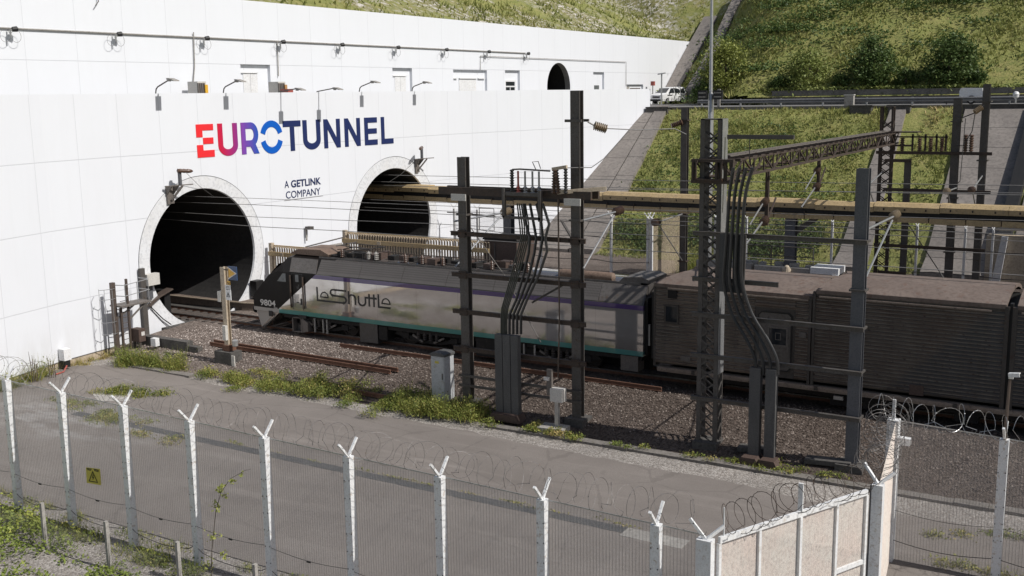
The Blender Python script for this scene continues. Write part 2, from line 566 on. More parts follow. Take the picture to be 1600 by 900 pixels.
def sheet(name, poly, z, mat, thick=0.0):
    mb = MB()
    if thick:
        mb.prism(poly, lambda a, b, d: (a, b, d), z - thick, z)
    else:
        mb.add([(a, b, z) for a, b in poly], [tuple(range(len(poly)))])
    o = mb.build(name, mat, recalc=bool(thick))
    if not thick:
        bm = bmesh.new(); bm.from_mesh(o.data)
        bmesh.ops.triangulate(bm, faces=bm.faces[:])
        for f in bm.faces:
            if f.normal.z < 0:
                f.normal_flip()
        bm.to_mesh(o.data); bm.free()
    return o


def text_mesh(txt, name, fmap, a0, a1, b0, b1, d0, d1, mat, parent, bold=0.0):
    """writing fitted into the box a0..a1 x b0..b1 of a face"""
    cu_ = bpy.data.curves.new(name, 'FONT')
    cu_.body = txt
    cu_.extrude = 0.05
    cu_.offset = bold
    to = bpy.data.objects.new(name, cu_)
    COL.objects.link(to)
    dg = bpy.context.evaluated_depsgraph_get()
    me = bpy.data.meshes.new_from_object(to.evaluated_get(dg))
    bpy.data.objects.remove(to)
    vs = np.array([v.co[:] for v in me.vertices])
    lo, hi = vs.min(0), vs.max(0)
    q = (vs - lo) / np.maximum(hi - lo, 1e-9)
    mb = MB()
    pts = [fmap(a0 + p[0] * (a1 - a0), b0 + p[1] * (b1 - b0), d0 + p[2] * (d1 - d0)) for p in q]
    mb.add(pts, [tuple(p.vertices) for p in me.polygons])
    return mb.build(name, mat, parent)


def arc(cx, cy, rx, ry, a0, a1, n=12):
    return [(cx + rx * math.cos(math.radians(a0 + (a1 - a0) * i / n)), cy + ry * math.sin(math.radians(a0 + (a1 - a0) * i / n))) for i in range(n + 1)]

# ================================================================== THE SETTING
ZR = -0.9                                   # road level (rail head is 0)


def mk_asphalt(name, a, b, crack=True):
    g = G(name)
    f = g.noise(0.35, 6, 0.62)
    col = g.ramp(f, [(0.32, a), (0.72, b)])
    fine = g.noise(38, 2, 0.6)
    col = g.mix(g.step(fine, 0.35, 0.7), col, tuple(v * 0.80 for v in a))
    st = g.step(g.noise(0.9, 5, 0.6, (0.18, 1.6, 1)), 0.55, 0.75)
    col = g.mix(g.m('MULTIPLY', st, 0.35), col, tuple(v * 1.28 for v in b))
    blot = g.step(g.noise(0.22, 3, 0.5), 0.58, 0.72)
    col = g.mix(g.m('MULTIPLY', blot, 0.4), col, tuple(v * 0.75 for v in a))
    if crack:
        cr_ = g.voronoi(0.28, "Distance", 'DISTANCE_TO_EDGE')
        line = g.m('LESS_THAN', g.m('ADD', cr_, g.m('MULTIPLY', g.noise(3, 4), 0.03)), 0.022)
        col = g.mix(g.m('MULTIPLY', line, 0.28), col, tuple(v * 0.5 for v in a))
    if crack:
        x, y, z = g.xyz()
        wob = g.m('ADD', y, g.m('MULTIPLY', g.m('SUBTRACT', g.noise(.09, 2), .5), 2.4))
        for yc, a_ in ((23.6, .16), (25.5, .20), (29.4, .22), (31.1, .16)):
            tr_ = g.step(g.m('ABSOLUTE', g.m('SUBTRACT', wob, yc)), .42, .08)
            col = g.mix(g.m('MULTIPLY', g.m('MULTIPLY', tr_, g.step(g.noise(.5, 5, .7, (.3, 1.5, 1)), .35, .65)), a_ * 1.0), col, tuple(v * .55 for v in a))
        oil = g.step(g.noise(1.1, 4, .6), .66, .74)
        col = g.mix(g.m('MULTIPLY', oil, .35), col, tuple(v * .5 for v in a))
        dx, dy = g.m('DIVIDE', g.m('SUBTRACT', x, -37.5), 6.0), g.m('DIVIDE', g.m('SUBTRACT', y, 26.6), 2.6)
        rr = g.m('ADD', g.m('MULTIPLY', dx, dx), g.m('MULTIPLY', dy, dy))
        wear = g.m('MULTIPLY', g.step(rr, 1.0, 0.2), g.step(g.noise(0.8, 6, 0.7, (0.6, 1.6, 1)), 0.44, 0.62))
        col = g.mix(g.m('MULTIPLY', wear, 0.7), col, (0.37, 0.36, 0.35))
    g.bump(g.noise(60, 2), 0.25, 0.008)
    return g.out(col, 0.9, spec=0.2)


def mk_gravel(name, cols, scale=14.0, lumps=0.8):
    g = G(name)
    v = g.voronoi(scale)
    sp = g.n("ShaderNodeSeparateColor"); g.put(sp.inputs[0], v)
    k = len(cols)
    col = g.ramp(sp.outputs[0], [(i / (k - 1), c) for i, c in enumerate(cols)])
    big = g.noise(0.6, 5, 0.6)
    col = g.mix(g.step(big, 0.35, 0.7), col, g.mix(0.5, col, tuple(c * 0.75 for c in cols[0])))
    if name == 'ballast':
        x, y, z = g.xyz()
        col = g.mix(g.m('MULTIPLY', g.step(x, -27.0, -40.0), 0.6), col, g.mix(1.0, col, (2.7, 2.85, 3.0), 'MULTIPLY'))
    d = g.voronoi(scale, "Distance")
    g.bump(g.m('SUBTRACT', 1.0, d), lumps, 0.04)
    return g.out(col, 0.95, spec=0.2)


M['asphalt'] = mk_asphalt('asphalt', (0.200, 0.178, 0.162), (0.272, 0.245, 0.224))
M['asphalt_far'] = mk_asphalt('asphalt_far', (0.20, 0.195, 0.19), (0.25, 0.24, 0.235), False)
M['ballast'] = mk_gravel('ballast', [(0.05, 0.038, 0.031), (0.10, 0.079, 0.066), (0.14, 0.113, 0.096), (0.07, 0.055, 0.046)], 13)
M['pale_gravel'] = mk_gravel('pale_gravel', [(0.19, 0.172, 0.155), (0.30, 0.274, 0.25), (0.46, 0.43, 0.40), (0.24, 0.212, 0.188)], 17, 0.7)


def mk_meadow(name, chalk=False):
    g = G(name)
    a = g.noise(0.5, 8, 0.72)
    col = g.ramp(a, [(0.25, (0.19, 0.205, 0.065)), (0.45, (0.26, 0.27, 0.09)), (0.60, (0.33, 0.305, 0.12)), (0.75, (0.41, 0.33, 0.18))])
    b = g.noise(1.9, 5, 0.7)
    col = g.mix(g.step(b, 0.42, 0.7), col, (0.175, 0.205, 0.065))
    c = g.noise(6.0, 4, 0.7)
    col = g.mix(g.m('MULTIPLY', g.step(c, 0.5, 0.75), 0.6), col, (0.31, 0.28, 0.12))
    if chalk:
        x, y, z = g.xyz()
        n1 = g.noise(0.10, 4, 0.6)
        n2 = g.noise(1.6, 6, 0.75)
        reg = g.m('MULTIPLY', g.step(x, -44.0, -54.0), g.step(n1, 0.42, 0.56))
        wht = g.m('MULTIPLY', reg, g.step(n2, 0.50, 0.58))
        col = g.mix(g.m('MULTIPLY', reg, 0.45), col, (0.17, 0.135, 0.09))
        col = g.mix(wht, col, (0.62, 0.585, 0.54))
    g.bump(g.noise(5, 6, 0.7), 0.8, 0.2)
    return g.out(col, 0.95, spec=0.1)


M['meadow'] = mk_meadow('meadow')
M['meadow_hill'] = mk_meadow('meadow_hill', True)

gm = MB()
gm.add([(-700, -500, -1.3), (900, -500, -1.3), (900, 900, -1.3), (-700, 900, -1.3)], [(0, 1, 2, 3)])
struct(gm.build('ground', 'meadow', recalc=False), 'rough grass plain round the cutting', 'ground')

# gravel yard: one sheet with a slightly uneven surface
struct(grid_mesh('gravel_yard', np.linspace(-46.5, 40, 130), np.linspace(2, 35.2, 70),
                 lambda X, Y: -0.96 + 0.05 * fbm(X * 0.7, Y * 0.7, 3) - 0.012 * np.clip(18.6 - Y, 0, 20) - 0.0 * X, 'pale_gravel'),
       'pale gravel yard around the service road', 'gravel')
road_up = [(-45.3, 32.3), (-43.3, 33.6), (-39.4, 33.75), (-36.4, 33.2), (-33.7, 33.15), (-29.3, 33.2), (-25.2, 33.05), (-22.2, 33.0), (-20.3, 32.8), (-17.6, 32.75),
           (-15.0, 32.6), (-12.7, 32.6), (-10.9, 32.5), (-9.0, 32.2), (-6.2, 32.5), (-3.4, 32.5), (2, 32.3), (8, 32.4), (20, 32.4), (40, 32.4)]
ru = []
for (a, b), (c, d) in zip(road_up[:-1], road_up[1:]):
    for i in range(6):
        t = i / 6
        x_ = a + (c - a) * t
        ru.append((x_, b + (d - b) * t + (0.22 * (float(fbm(np.array([x_ * 1.3]), np.array([0.0]), 5)[0]) - 0.5) + 0.16 * (random.random() - 0.5))))
ru.append(road_up[-1])
struct(sheet('service_road', [(-46, 20.2), (40, 20.2)] + ru[::-1] + [(-46, 32.3)], ZR, 'asphalt'), 'grey asphalt service road inside the fence', 'road')
# linear drain across the asphalt and its pale end slab
dm = MB()
dm.box(-38, -12.95, 27.05, 27.5, ZR - 0.1, ZR + 0.006)
struct(dm.build('drain_channel', 'duct_grey'), 'dark drain strip along the service road', 'drain')
dm = MB()
dm.box(-12.93, -11.0, 26.85, 27.5, ZR - 0.1, ZR + 0.008)
struct(dm.build('drain_slab', 'concrete'), 'pale concrete slab at the end of the drain', 'slab')
dm = MB()
dm.add([(-38.6, 28.9, ZR + .005), (-37.4, 29.6, ZR + .005), (-38.6, 30.2, ZR + .005), (-40.2, 29.7, ZR + .005)], [(0, 1, 2, 3)])
struct(dm.build('road_patch', 'concrete', recalc=False), 'broken pale patch in the asphalt', 'road patch')

# ballast formation with both tracks
prof_y = [33.9, 34.6, 35.2, 36.6, 38.6, 39.6, 44.5, 66.5, 69.0, 76.0]
prof_z = [-1.0, -0.86, -0.62, -0.38, -0.22, -0.16, -0.16, -0.16, -0.35, -0.45]
ys_b = np.unique(np.concatenate([np.linspace(33.9, 39.6, 60), np.linspace(39.6, 76, 50)]))


def ballast_z(X, Y):
    return np.interp(Y, prof_y, prof_z) + 0.07 * (fbm(X * 1.1, Y * 1.1, 9) - 0.5) + 0.03 * (vnoise(X * 5, Y * 5, 4) - 0.5)


struct(grid_mesh('track_ballast', np.linspace(-45.2, 34, 320), ys_b, ballast_z, 'ballast'), 'brown grey track ballast', 'ballast')
# loose stones on the part of the ballast that faces the yard
n = 26000
px_ = RNG.uniform(-44, -3, n); py_ = 35.0 + (39.9 - 35.0) * RNG.random(n) ** 0.8
pz_ = ballast_z(px_, py_) + 0.012
s_ = RNG.uniform(0.025, 0.055, n)
ctr = np.stack([px_, py_, pz_], 1)
octa = np.array([[1, 0, 0], [0, 1, 0], [-1, 0, 0], [0, -1, 0], [0, 0, 1]], float)
jit = octa[None] * s_[:, None, None] * RNG.uniform(0.6, 1.25, (n, 5, 3))
an = RNG.uniform(0, 2 * PI, n)
rx = jit[:, :, 0] * np.cos(an)[:, None] - jit[:, :, 1] * np.sin(an)[:, None]
ry = jit[:, :, 0] * np.sin(an)[:, None] + jit[:, :, 1] * np.cos(an)[:, None]
vv = np.stack([rx, ry, jit[:, :, 2] * 0.9], -1) + ctr[:, None, :]
fb = np.arange(n)[:, None] * 5
ff = np.concatenate([fb + np.array([[k, (k + 1) % 4, 4]]) for k in range(4)], 0)
g = G('ballast_stone')
tt = g.n("ShaderNodeAttribute", attribute_name="tint").outputs["Fac"]
sx_ = g.xyz()[0]
st_ = (g.ramp(tt, [(0, (0.045, 0.034, 0.028)), (0.5, (0.105, 0.082, 0.069)), (0.85, (0.165, 0.134, 0.115)), (1, (0.28, 0.24, 0.21))]))
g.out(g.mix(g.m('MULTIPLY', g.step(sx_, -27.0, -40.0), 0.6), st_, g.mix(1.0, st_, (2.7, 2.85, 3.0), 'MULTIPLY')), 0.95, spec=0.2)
M['ballast_stone'] = g.mat
o = np_mesh('ballast_stones', vv.reshape(-1, 3), ff, 'ballast_stone', tint=np.tile(RNG.random(n), 4))
tag(o, 'loose brown ballast stones on the track shoulder beside the train', 'ballast', kind='stuff')

# cable trough that edges the ballast
M['kerb_concrete'] = worn('kerb_concrete', (0.17, 0.155, 0.14), (0.23, 0.21, 0.19), 0.9, scale=1.3, speck=(0.09, 0.085, 0.06), bump=0.3, bscale=25)
km = MB()
xs_k = np.concatenate([np.arange(-43.2, -39, 1.0), np.arange(-22, 30, 1.0)])
for i, x in enumerate(xs_k):
    yy = 33.55 + 0.012 * (x + 43) + random.uniform(-.02, .02)
    km.box(x, x + 0.985, yy, yy + 0.42, -1.1, -0.83 + random.uniform(-.012, .012))
struct(km.build('kerb', 'kerb_concrete'), 'low row of concrete trough lids between yard and ballast', 'kerb')

# embankment on the far side of the cutting


def slope_z(Y):
    return np.interp(Y, [60, 74.6, 91.0, 91.6, 200], [-0.45, -0.45, 10.2, 10.3, 10.3])


def bank_z(X, Y):
    return slope_z(Y) + (0.55 * (fbm(X * 0.35, Y * 0.35, 21) - 0.5) + 0.25 * (fbm(X * 1.4, Y * 1.4, 22) - 0.5)) * np.clip((Y - 73) / 2, 0, 1) * np.clip((91.6 - Y) / 1.2, 0, 1)


struct(grid_mesh('embankment', np.linspace(-44.5, 60, 260), np.linspace(72.5, 91.8, 80), bank_z, 'meadow'), 'grassy far side of the cutting', 'embankment')


def slab_strip(name, x0b, x1b, x0t, x1t, yb, yt, lift=0.38):
    mb = MB()
    n = 8
    for i in range(n):
        t0, t1 = i / n, (i + 1) / n - 0.002
        P = []
        for t in (t0, t1):
            y = yb + (yt - yb) * t
            z = float(slope_z(y)) + lift
            P.append((x0b + (x0t - x0b) * t, x1b + (x1t - x1b) * t, y, z))
        (a0, b0, y0, z0), (a1, b1, y1, z1) = P
        mb.add([(a0, y0, z0), (b0, y0, z0), (b1, y1, z1), (a1, y1, z1), (a0, y0, z0 - .8), (b0, y0, z0 - .8), (b1, y1, z1 - .8), (a1, y1, z1 - .8)],
               [(0, 1, 2, 3), (0, 4, 5, 1), (1, 5, 6, 2), (2, 6, 7, 3), (3, 7, 4, 0)])
    return mb.build(name, 'slope_slab')


struct(slab_strip('slope_paving', -45, -39.9, -42, -40.3, 73.5, 91.2, 0.30), 'grey concrete paving on the bank against the white wall', 'slope paving')
struct(slab_strip('slope_paving', -39.75, -37.7, -40.15, -39.1, 73.5, 91.2, 0.42), 'second grey concrete strip beside the wall paving', 'slope paving')
struct(slab_strip('slope_paving', -19.5, -17.3, -19.7, -18.5, 73.6, 90.6, 0.38), 'narrow grey concrete strip up the grassy bank', 'slope paving')
struct(slab_strip('slope_paving', -13.7, -9.7, -14.1, -9.6, 73.6, 90.4, 0.38), 'wide grey concrete strip up the grassy bank', 'slope paving')
struct(slab_strip('slope_paving', -8.6, -5.0, -8.6, -5.0, 73.6, 90.4, 0.30), 'concrete strip beyond the dark channel', 'slope paving')
cm = MB()
for (y0, z0), (y1, z1) in [((73.6, 0.1), (90.2, 10.3))]:
    cm.add([(-9.55, y0, z0 + .25), (-8.75, y0, z0 + .25), (-8.75, y1, z1 + .25), (-9.55, y1, z1 + .25), (-9.55, y0, z0 - .6), (-8.75, y0, z0 - .6), (-8.75, y1, z1 - .6), (-9.55, y1, z1 - .6)],
           [(0, 1, 2, 3), (0, 4, 5, 1), (1, 5, 6, 2), (2, 6, 7, 3), (3, 7, 4, 0)])
struct(cm.build('slope_channel', 'black'), 'dark wet drain channel running down the bank', 'channel')

# upper road and terrace behind the parapet
struct(sheet('upper_road', [(-53.9, 5), (-39.3, 5), (-42.1, 16), (-44.75, 28.4), (-45.5, 32), (-45.8, 36), (-45.8, 64.8), (-45.4, 68), (-44.5, 72), (-43.2, 80), (-41.3, 91.3), (-38, 91.4), (60, 91.4), (60, 104.5), (-34, 104.5), (-44, 116), (-53.9, 124.5)], 10.42, 'asphalt_far'),
       'grey upper road and terrace above the portals', 'road')
cp = MB()
for x in np.arange(-39.5, 40, 2.5):
    cp.box(x, x + 2.47, 91.2, 91.55, 9.6, 10.47)
struct(cp.build('road_coping', 'kerb_concrete'), 'pale concrete coping along the top of the bank', 'kerb')


def hill_z(X, Y):
    s = np.clip((-36 - X) / 18.0, 0, 1); s = s * s * (3 - 2 * s)
    yf = 103.3 + 19.5 * s
    base = np.where(X > -38, 11.45, 11.45 - 1.2 * s)
    f1 = base + (0.60 + 0.14 * s) * (Y - yf)
    f2 = 17.8 + 0.45 * (-54.6 - X)
    z = np.where(X < -54.4, np.maximum(f1, f2), f1)
    z = np.where(z > 42, 42 + (z - 42) * 0.12, z)
    z = z + (1.0 * (fbm(X * 0.16, Y * 0.16, 31) - 0.5) + 0.5 * (fbm(X * 0.7, Y * 0.7, 32) - 0.5)) * np.clip((z - 11.8) / 3, 0, 1) * np.where((X < -53) & (X > -60), 0.3, 1)
    return np.where((Y < yf - .5) & (X > -54.4), -9.0, z)


struct(grid_mesh('hill', np.concatenate([np.linspace(-190, -54.45, 150), np.linspace(-54.35, 70, 230)]), np.concatenate([np.linspace(0, 100, 60), np.linspace(100.5, 150, 150), np.linspace(151, 230, 60)]), hill_z, 'meadow_hill'),
       'grassy hillside above the upper road', 'hill')


def hill_strip(name, pts, w, label):
    mb = MB()
    for (x0, y0), (x1, y1) in zip(pts[:-1], pts[1:]):
        z0 = max(float(hill_z(np.array([x0 + w / 2 * s]), np.array([y0]))[0]) for s in (-1, 0, 1)) + .25
        z1 = max(float(hill_z(np.array([x1 + w / 2 * s]), np.array([y1]))[0]) for s in (-1, 0, 1)) + .25
        mb.add([(x0 - w / 2, y0, z0), (x0 + w / 2, y0, z0), (x1 + w / 2, y1 - .01, z1), (x1 - w / 2, y1 - .01, z1),
                (x0 - w / 2, y0, z0 - 1), (x0 + w / 2, y0, z0 - 1), (x1 + w / 2, y1 - .01, z1 - 1), (x1 - w / 2, y1 - .01, z1 - 1)],
               [(0, 1, 2, 3), (0, 4, 5, 1), (1, 5, 6, 2), (2, 6, 7, 3), (3, 7, 4, 0)])
    struct(mb.build(name, 'slope_slab'), label, 'slope paving')


hill_strip('slope_paving', [(-52.95, 124.3), (-52.95, 128.5), (-52.95, 133), (-52.95, 137)], 1.9, 'brown grey paving up the hillside edge of the upper white wall')
hill_strip('slope_paving', [(-48.2, 118.6), (-48.0, 122.6), (-48.3, 127.8)], 1.4, 'paved ditch climbing the hill right of the white wall')
hill_strip('slope_paving', [(-48.6, 128.6), (-49.2, 134.5), (-49.6, 139.5)], 1.2, 'upper end of the paved ditch on the hill')

# grass on the bank and the hill


def on_strip(x, y):
    return (x < -37.55 - 1.4 * (np.asarray(y) - 73.5) / 17.7) | ((x > -19.9) & (x < -17.0)) | ((x > -14.3) & (x < -4.8))


n = 60000
gx = RNG.uniform(-39.2, 6, n); gy = RNG.uniform(73, 91.2, n)
k = ~on_strip(gx, gy); gx, gy = gx[k], gy[k]
dens = fbm(gx * 0.5, gy * 0.5, 41)
k = RNG.random(len(gx)) < np.clip(dens * 1.9 - 0.3, 0.4, 1); gx, gy, dens = gx[k], gy[k], dens[k]
hh = RNG.uniform(0.14, 0.4, len(gx)) * (0.5 + dens)
v, f = blade_verts(np.stack([gx, gy, bank_z(gx, gy) - 0.03], 1), hh, RNG.uniform(0.035, 0.085, len(gx)), 0.5)
tag(np_mesh('grass', v, f, 'slope_blade', tint=np.clip(0.15 + 0.9 * (fbm(gx * 0.3, gy * 0.3, 43) - 0.2) + RNG.normal(0, .14, len(gx)) + 0.25 * np.clip((gy - 86) / 5, 0, 1), 0, 1)), 'rough green grass growing on the bank behind the train', 'grass', kind='stuff')

n = 70000
gx = np.concatenate([RNG.uniform(-56, 8, n), RNG.uniform(-120, -54.5, n // 2)]); gy = np.concatenate([103.5 + 45 * RNG.random(n) ** 1.1, RNG.uniform(60, 145, n // 2)])
gz = hill_z(gx, gy); k = (gz > 11) & ~((np.abs(gx + 53) < 1.3) | (np.abs(gx + 48.4) < 1.0))
gx, gy, gz = gx[k], gy[k], gz[k]
dens = fbm(gx * 0.35, gy * 0.35, 45)
k = RNG.random(len(gx)) < np.clip(dens * 2.2 - 0.5, 0.08, 1); gx, gy, gz, dens = gx[k], gy[k], gz[k], dens[k]
hh = RNG.uniform(0.2, 0.55, len(gx)) * (0.5 + dens)
v, f = blade_verts(np.stack([gx, gy, gz - 0.05], 1), hh, RNG.uniform(0.06, 0.14, len(gx)), 0.5)
tag(np_mesh('grass', v, f, 'slope_blade', tint=np.clip(0.15 + 0.9 * (fbm(gx * 0.15, gy * 0.15, 47) - 0.2) + RNG.normal(0, .13, len(gx)), 0, 1)), 'long olive grass over the hillside above the road', 'grass', kind='stuff')

# low scrub patches on bank and hill
cs, ss, ts = [], [], []
for _ in range(260):
    if random.random() < 0.5:
        x, y = random.uniform(-50, 6), random.uniform(106, 138)
        z = float(hill_z(np.array([x]), np.array([y]))[0]); R_ = random.uniform(0.6, 1.9)
        if abs(x + 53) < 3 or abs(x + 48.5) < 2.2:
            continue
    else:
        x, y = random.uniform(-37, 4), random.uniform(76, 89)
        if on_strip(np.array([x]), y)[0] or on_strip(np.array([x + 1.2]), y)[0] or on_strip(np.array([x - 1.2]), y)[0]:
            continue
        z = float(bank_z(np.array([x]), np.array([y]))[0]); R_ = random.uniform(0.4, 1.1)
    m_ = int(150 * R_ * R_)
    q = RNG.normal(size=(m_, 3)) * np.array([R_, R_ * .8, R_ * 0.28]); q[:, 2] = np.abs(q[:, 2])
    cs.append(q + np.array([x, y, z])); ss.append(np.full(m_, 0.11 if y < 100 else 0.17)); ts.append(np.clip(RNG.normal(0.35, .2, m_) + q[:, 2] * .3, 0, 1))
# ivy belt at the foot of the bank
m_ = 5200
x = RNG.uniform(-37.5, -21, m_); y = 76.4 + RNG.normal(0, .7, m_) + 0.6 * np.sin(x * .8)
cs.append(np.stack([x, y, bank_z(x, y) + np.abs(RNG.normal(0, .3, m_))], 1)); ss.append(np.full(m_, 0.12)); ts.append(RNG.uniform(0.1, .8, m_))
v, f = leaf_verts(np.concatenate(cs), np.concatenate(ss))
tag(np_mesh('scrub', v, f, 'leaf_dark', tint=np.concatenate(ts)), 'dark green scrub patches scattered over bank and hillside', 'scrub', kind='stuff')

# ================================================================== PORTAL WALLS
XW = -45.5
PLAN = [(-37.5, 2), (-41.6, 16), (-44.35, 28.4), (-45.12, 32), (-45.5, 36)]
PLAN2 = [(-45.5, 64.8), (-45.05, 68), (-44.2, 72), (-42.9, 80), (-41.0, 91.4)]
ZT, ZB = 12.12, -0.55
PORTALS = [(41.72, 3.18, 3.82, 3.80, 4.55, 4.5), (59.0, 3.05, 4.15, 3.92, 5.0, 4.72)]   # y, z, inner ry rz, outer ry rz


def ell(cy, cz, ry, rz, n=72):
    return [(cy + ry * math.cos(2 * PI * i / n), cz + rz * math.sin(2 * PI * i / n)) for i in range(n)]


def plate_with_holes(outer, holes, X, flip=False):
    bm = bmesh.new()
    edges = []
    for loop in [outer] + holes:
        vs = [bm.verts.new((X, a, b)) for a, b in loop]
        edges += [bm.edges.new((vs[i], vs[(i + 1) % len(vs)])) for i in range(len(vs))]
    bmesh.ops.triangle_fill(bm, use_beauty=True, use_dissolve=False, edges=edges)
    for f in bm.faces:
        if (f.normal.x < 0) != flip:
            f.normal_flip()
    vs = [v.co[:] for v in bm.verts]
    bm.verts.index_update()
    fs = [tuple(v.index for v in f.verts) for f in bm.faces]
    bm.free()
    return vs, fs


PW = thing('portal_wall', (-45.5, 50, -0.9), 'tall curved white panelled wall with two round rail tunnel mouths and EUROTUNNEL lettering', 'wall')
mb = MB()
outer = [(36, -2.4), (64.8, -2.4), (64.8, ZT), (36, ZT)]
mb.add(*plate_with_holes(outer, [ell(p[0], p[1], p[4], p[5]) for p in PORTALS], XW))
mb.add([(XW, 36, ZT), (XW, 64.8, ZT), (XW - .5, 64.8, ZT), (XW - .5, 36, ZT)], [(0, 1, 2, 3)])
mb.add([(XW - .5, 36, ZT), (XW - .5, 64.8, ZT), (XW - .5, 64.8, 10.3), (XW - .5, 36, 10.3)], [(0, 1, 2, 3)])
for plan in (PLAN, PLAN2):
    for (x0, y0), (x1, y1) in zip(plan[:-1], plan[1:]):
        b0 = b1 = ZB if plan is PLAN else -1.2
        mb.add([(x0, y0, b0), (x1, y1, b1), (x1, y1, ZT), (x0, y0, ZT), (x0 - .5, y0, ZT), (x1 - .5, y1, ZT), (x0 - .5, y0, b0), (x1 - .5, y1, b1)],
               [(0, 1, 2, 3), (3, 2, 5, 4), (4, 5, 7, 6)])
x1, y1 = PLAN2[-1]
mb.add([(x1, y1, -1), (x1 - .5, y1, -1), (x1 - .5, y1, ZT), (x1, y1, ZT)], [(0, 1, 2, 3)])
mb.build('wall_face', 'white_panel', PW, recalc=False)
fm = MB()
for (x0, y0), (x1, y1) in zip(PLAN[:-1] + [(-45.5, 36)], PLAN[1:] + [(-45.5, 39.2)]):
    fm.add([(x0 - .05, y0, -1.3), (x1 - .05, y1, -1.3), (x1 - .05, y1, ZB - .05), (x0 - .05, y0, ZB - .05)], [(0, 1, 2, 3)])
fm.build('footing', 'concrete_tan', PW)
fm = MB()
for (x0, y0), (x1, y1) in zip(PLAN[:-1] + [(-45.5, 36)], PLAN[1:] + [(-45.5, 39.2)]):
    fm.add([(x0 - .03, y0, ZB - .05), (x1 - .03, y1, ZB - .05), (x1 - .03, y1, ZB), (x0 - .03, y0, ZB)], [(0, 1, 2, 3)])
fm.build('base_joint', 'groove', PW)

for (cy, cz, ry, rz, oy, oz) in PORTALS:
    N = 72
    rzo = oz
    inn, out = ell(cy, cz, ry, rz, N), ell(cy, cz, oy - 0.035, rzo - 0.035, N)
    inb = ell(cy, cz, ry - 0.03, rz - 0.03, N)
    rm = MB()
    vs = [(XW + .015, a, b) for a, b in out] + [(XW + .015, a, b) for a, b in inn] + [(XW - .10, a, b) for a, b in inb] + [(XW - .3, a, b) for a, b in out]
    fs = []
    for i in range(N):
        j = (i + 1) % N
        fs += [(i, j, N + j, N + i), (N + i, N + j, 2 * N + j, 2 * N + i), (3 * N + i, 3 * N + j, j, i)]
    rm.add(vs, fs).build('portal_ring', 'ring_white', PW)
    gm_ = MB()
    o1, o2 = ell(cy, cz, oy - 0.2, rzo - 0.2, N), ell(cy, cz, oy + 0.2, rzo + 0.2, N)
    gm_.add([(XW - .12, a, b) for a, b in o1] + [(XW - .12, a, b) for a, b in o2], [(i, (i + 1) % N, N + (i + 1) % N, N + i) for i in range(N)]).build('ring_groove', 'groove', PW)
    tm = MB()
    t0, t1 = ell(cy, cz, ry - .02, rz - .02, N), ell(cy, cz, ry + .1, rz + .1, N)
    tm.add([(XW - .098, a, b) for a, b in t0] + [(XW - 38, a, b) for a, b in t1], [(i, (i + 1) % N, N + (i + 1) % N, N + i) for i in range(N)] + [tuple(range(N, 2 * N))])
    tm.build('tunnel_lining', 'dark_lining', PW, recalc=False)
    fl = MB(); fl.box(XW - 37.5, XW + .4, cy - ry * .88, cy + ry * .88, -1.0, -0.19)
    fl.build('tunnel_floor', 'concrete_dark', PW)
# raised side walkway inside the near tunnel, with its curved edge
wk = MB()
edge = [(-58.0, 43.55), (-52, 43.5), (-47, 43.6), (-45.0, 43.75), (-43.2, 44.2), (-41.8, 44.9), (-41.2, 45.6)]
wk.prism(edge + [(-41.2, 45.7), (-45.4, 45.7), (-45.6, 45.0), (-58, 45.0)], lambda a, b, d: (a, b, d), -0.3, 0.26)
M['walk_brown'] = worn('walk_brown', (0.15, 0.115, 0.092), (0.20, 0.155, 0.125), 0.9, scale=1.2, speck=(0.09, 0.07, 0.058), bump=0.15)
wk.build('walkway_slab', 'walk_brown', PW)
wk = MB()
for (a, b), (c, d) in zip(edge[:-1], edge[1:]):
    wk.beam((a, b - .02, .285), (c, d - .02, .285), .07, .05)
wk.build('walkway_edge', 'beige_rail', PW)


def wall_map(a, b, d):
    return (XW + d, a, b)


g = G('wordmark_paint')
gx_, gy_, gz_ = g.xyz()
sc_ = g.m('DIVIDE', g.m('SUBTRACT', gy_, 41.6), 17.6)
cr_ = [(0.0, (0.82, 0.03, 0.035)), (0.07, (0.80, 0.03, 0.04)), (0.10, (0.56, 0.012, 0.05)), (0.175, (0.26, 0.03, 0.22)), (0.20, (0.20, 0.06, 0.38)), (0.265, (0.02, 0.085, 0.42)), (0.285, (0.003, 0.105, 0.50)), (0.382, (0.003, 0.105, 0.50)), (0.388, (0.016, 0.028, 0.11)), (1, (0.016, 0.028, 0.11))]
M['wordmark'] = g.out(g.ramp(sc_, cr_), 0.5, spec=0.3)
D0, D1 = 0.004, 0.022


def letter(polys=(), strokes=(), w=0.37):
    mb = MB()
    d_ = 0.0
    for p in polys:
        mb.prism(p, wall_map, D0, D1 + d_); d_ += .002
    for s_ in strokes:
        mb.ribbon(s_, w, wall_map, D0, D1 + d_); d_ += .002
    mb.build('letter', 'wordmark', PW)


T, B = 10.45, 8.65


def fit(y0, y1, pts):
    return [(y0 + a * (y1 - y0), B + b * (T - B)) for a, b in pts]


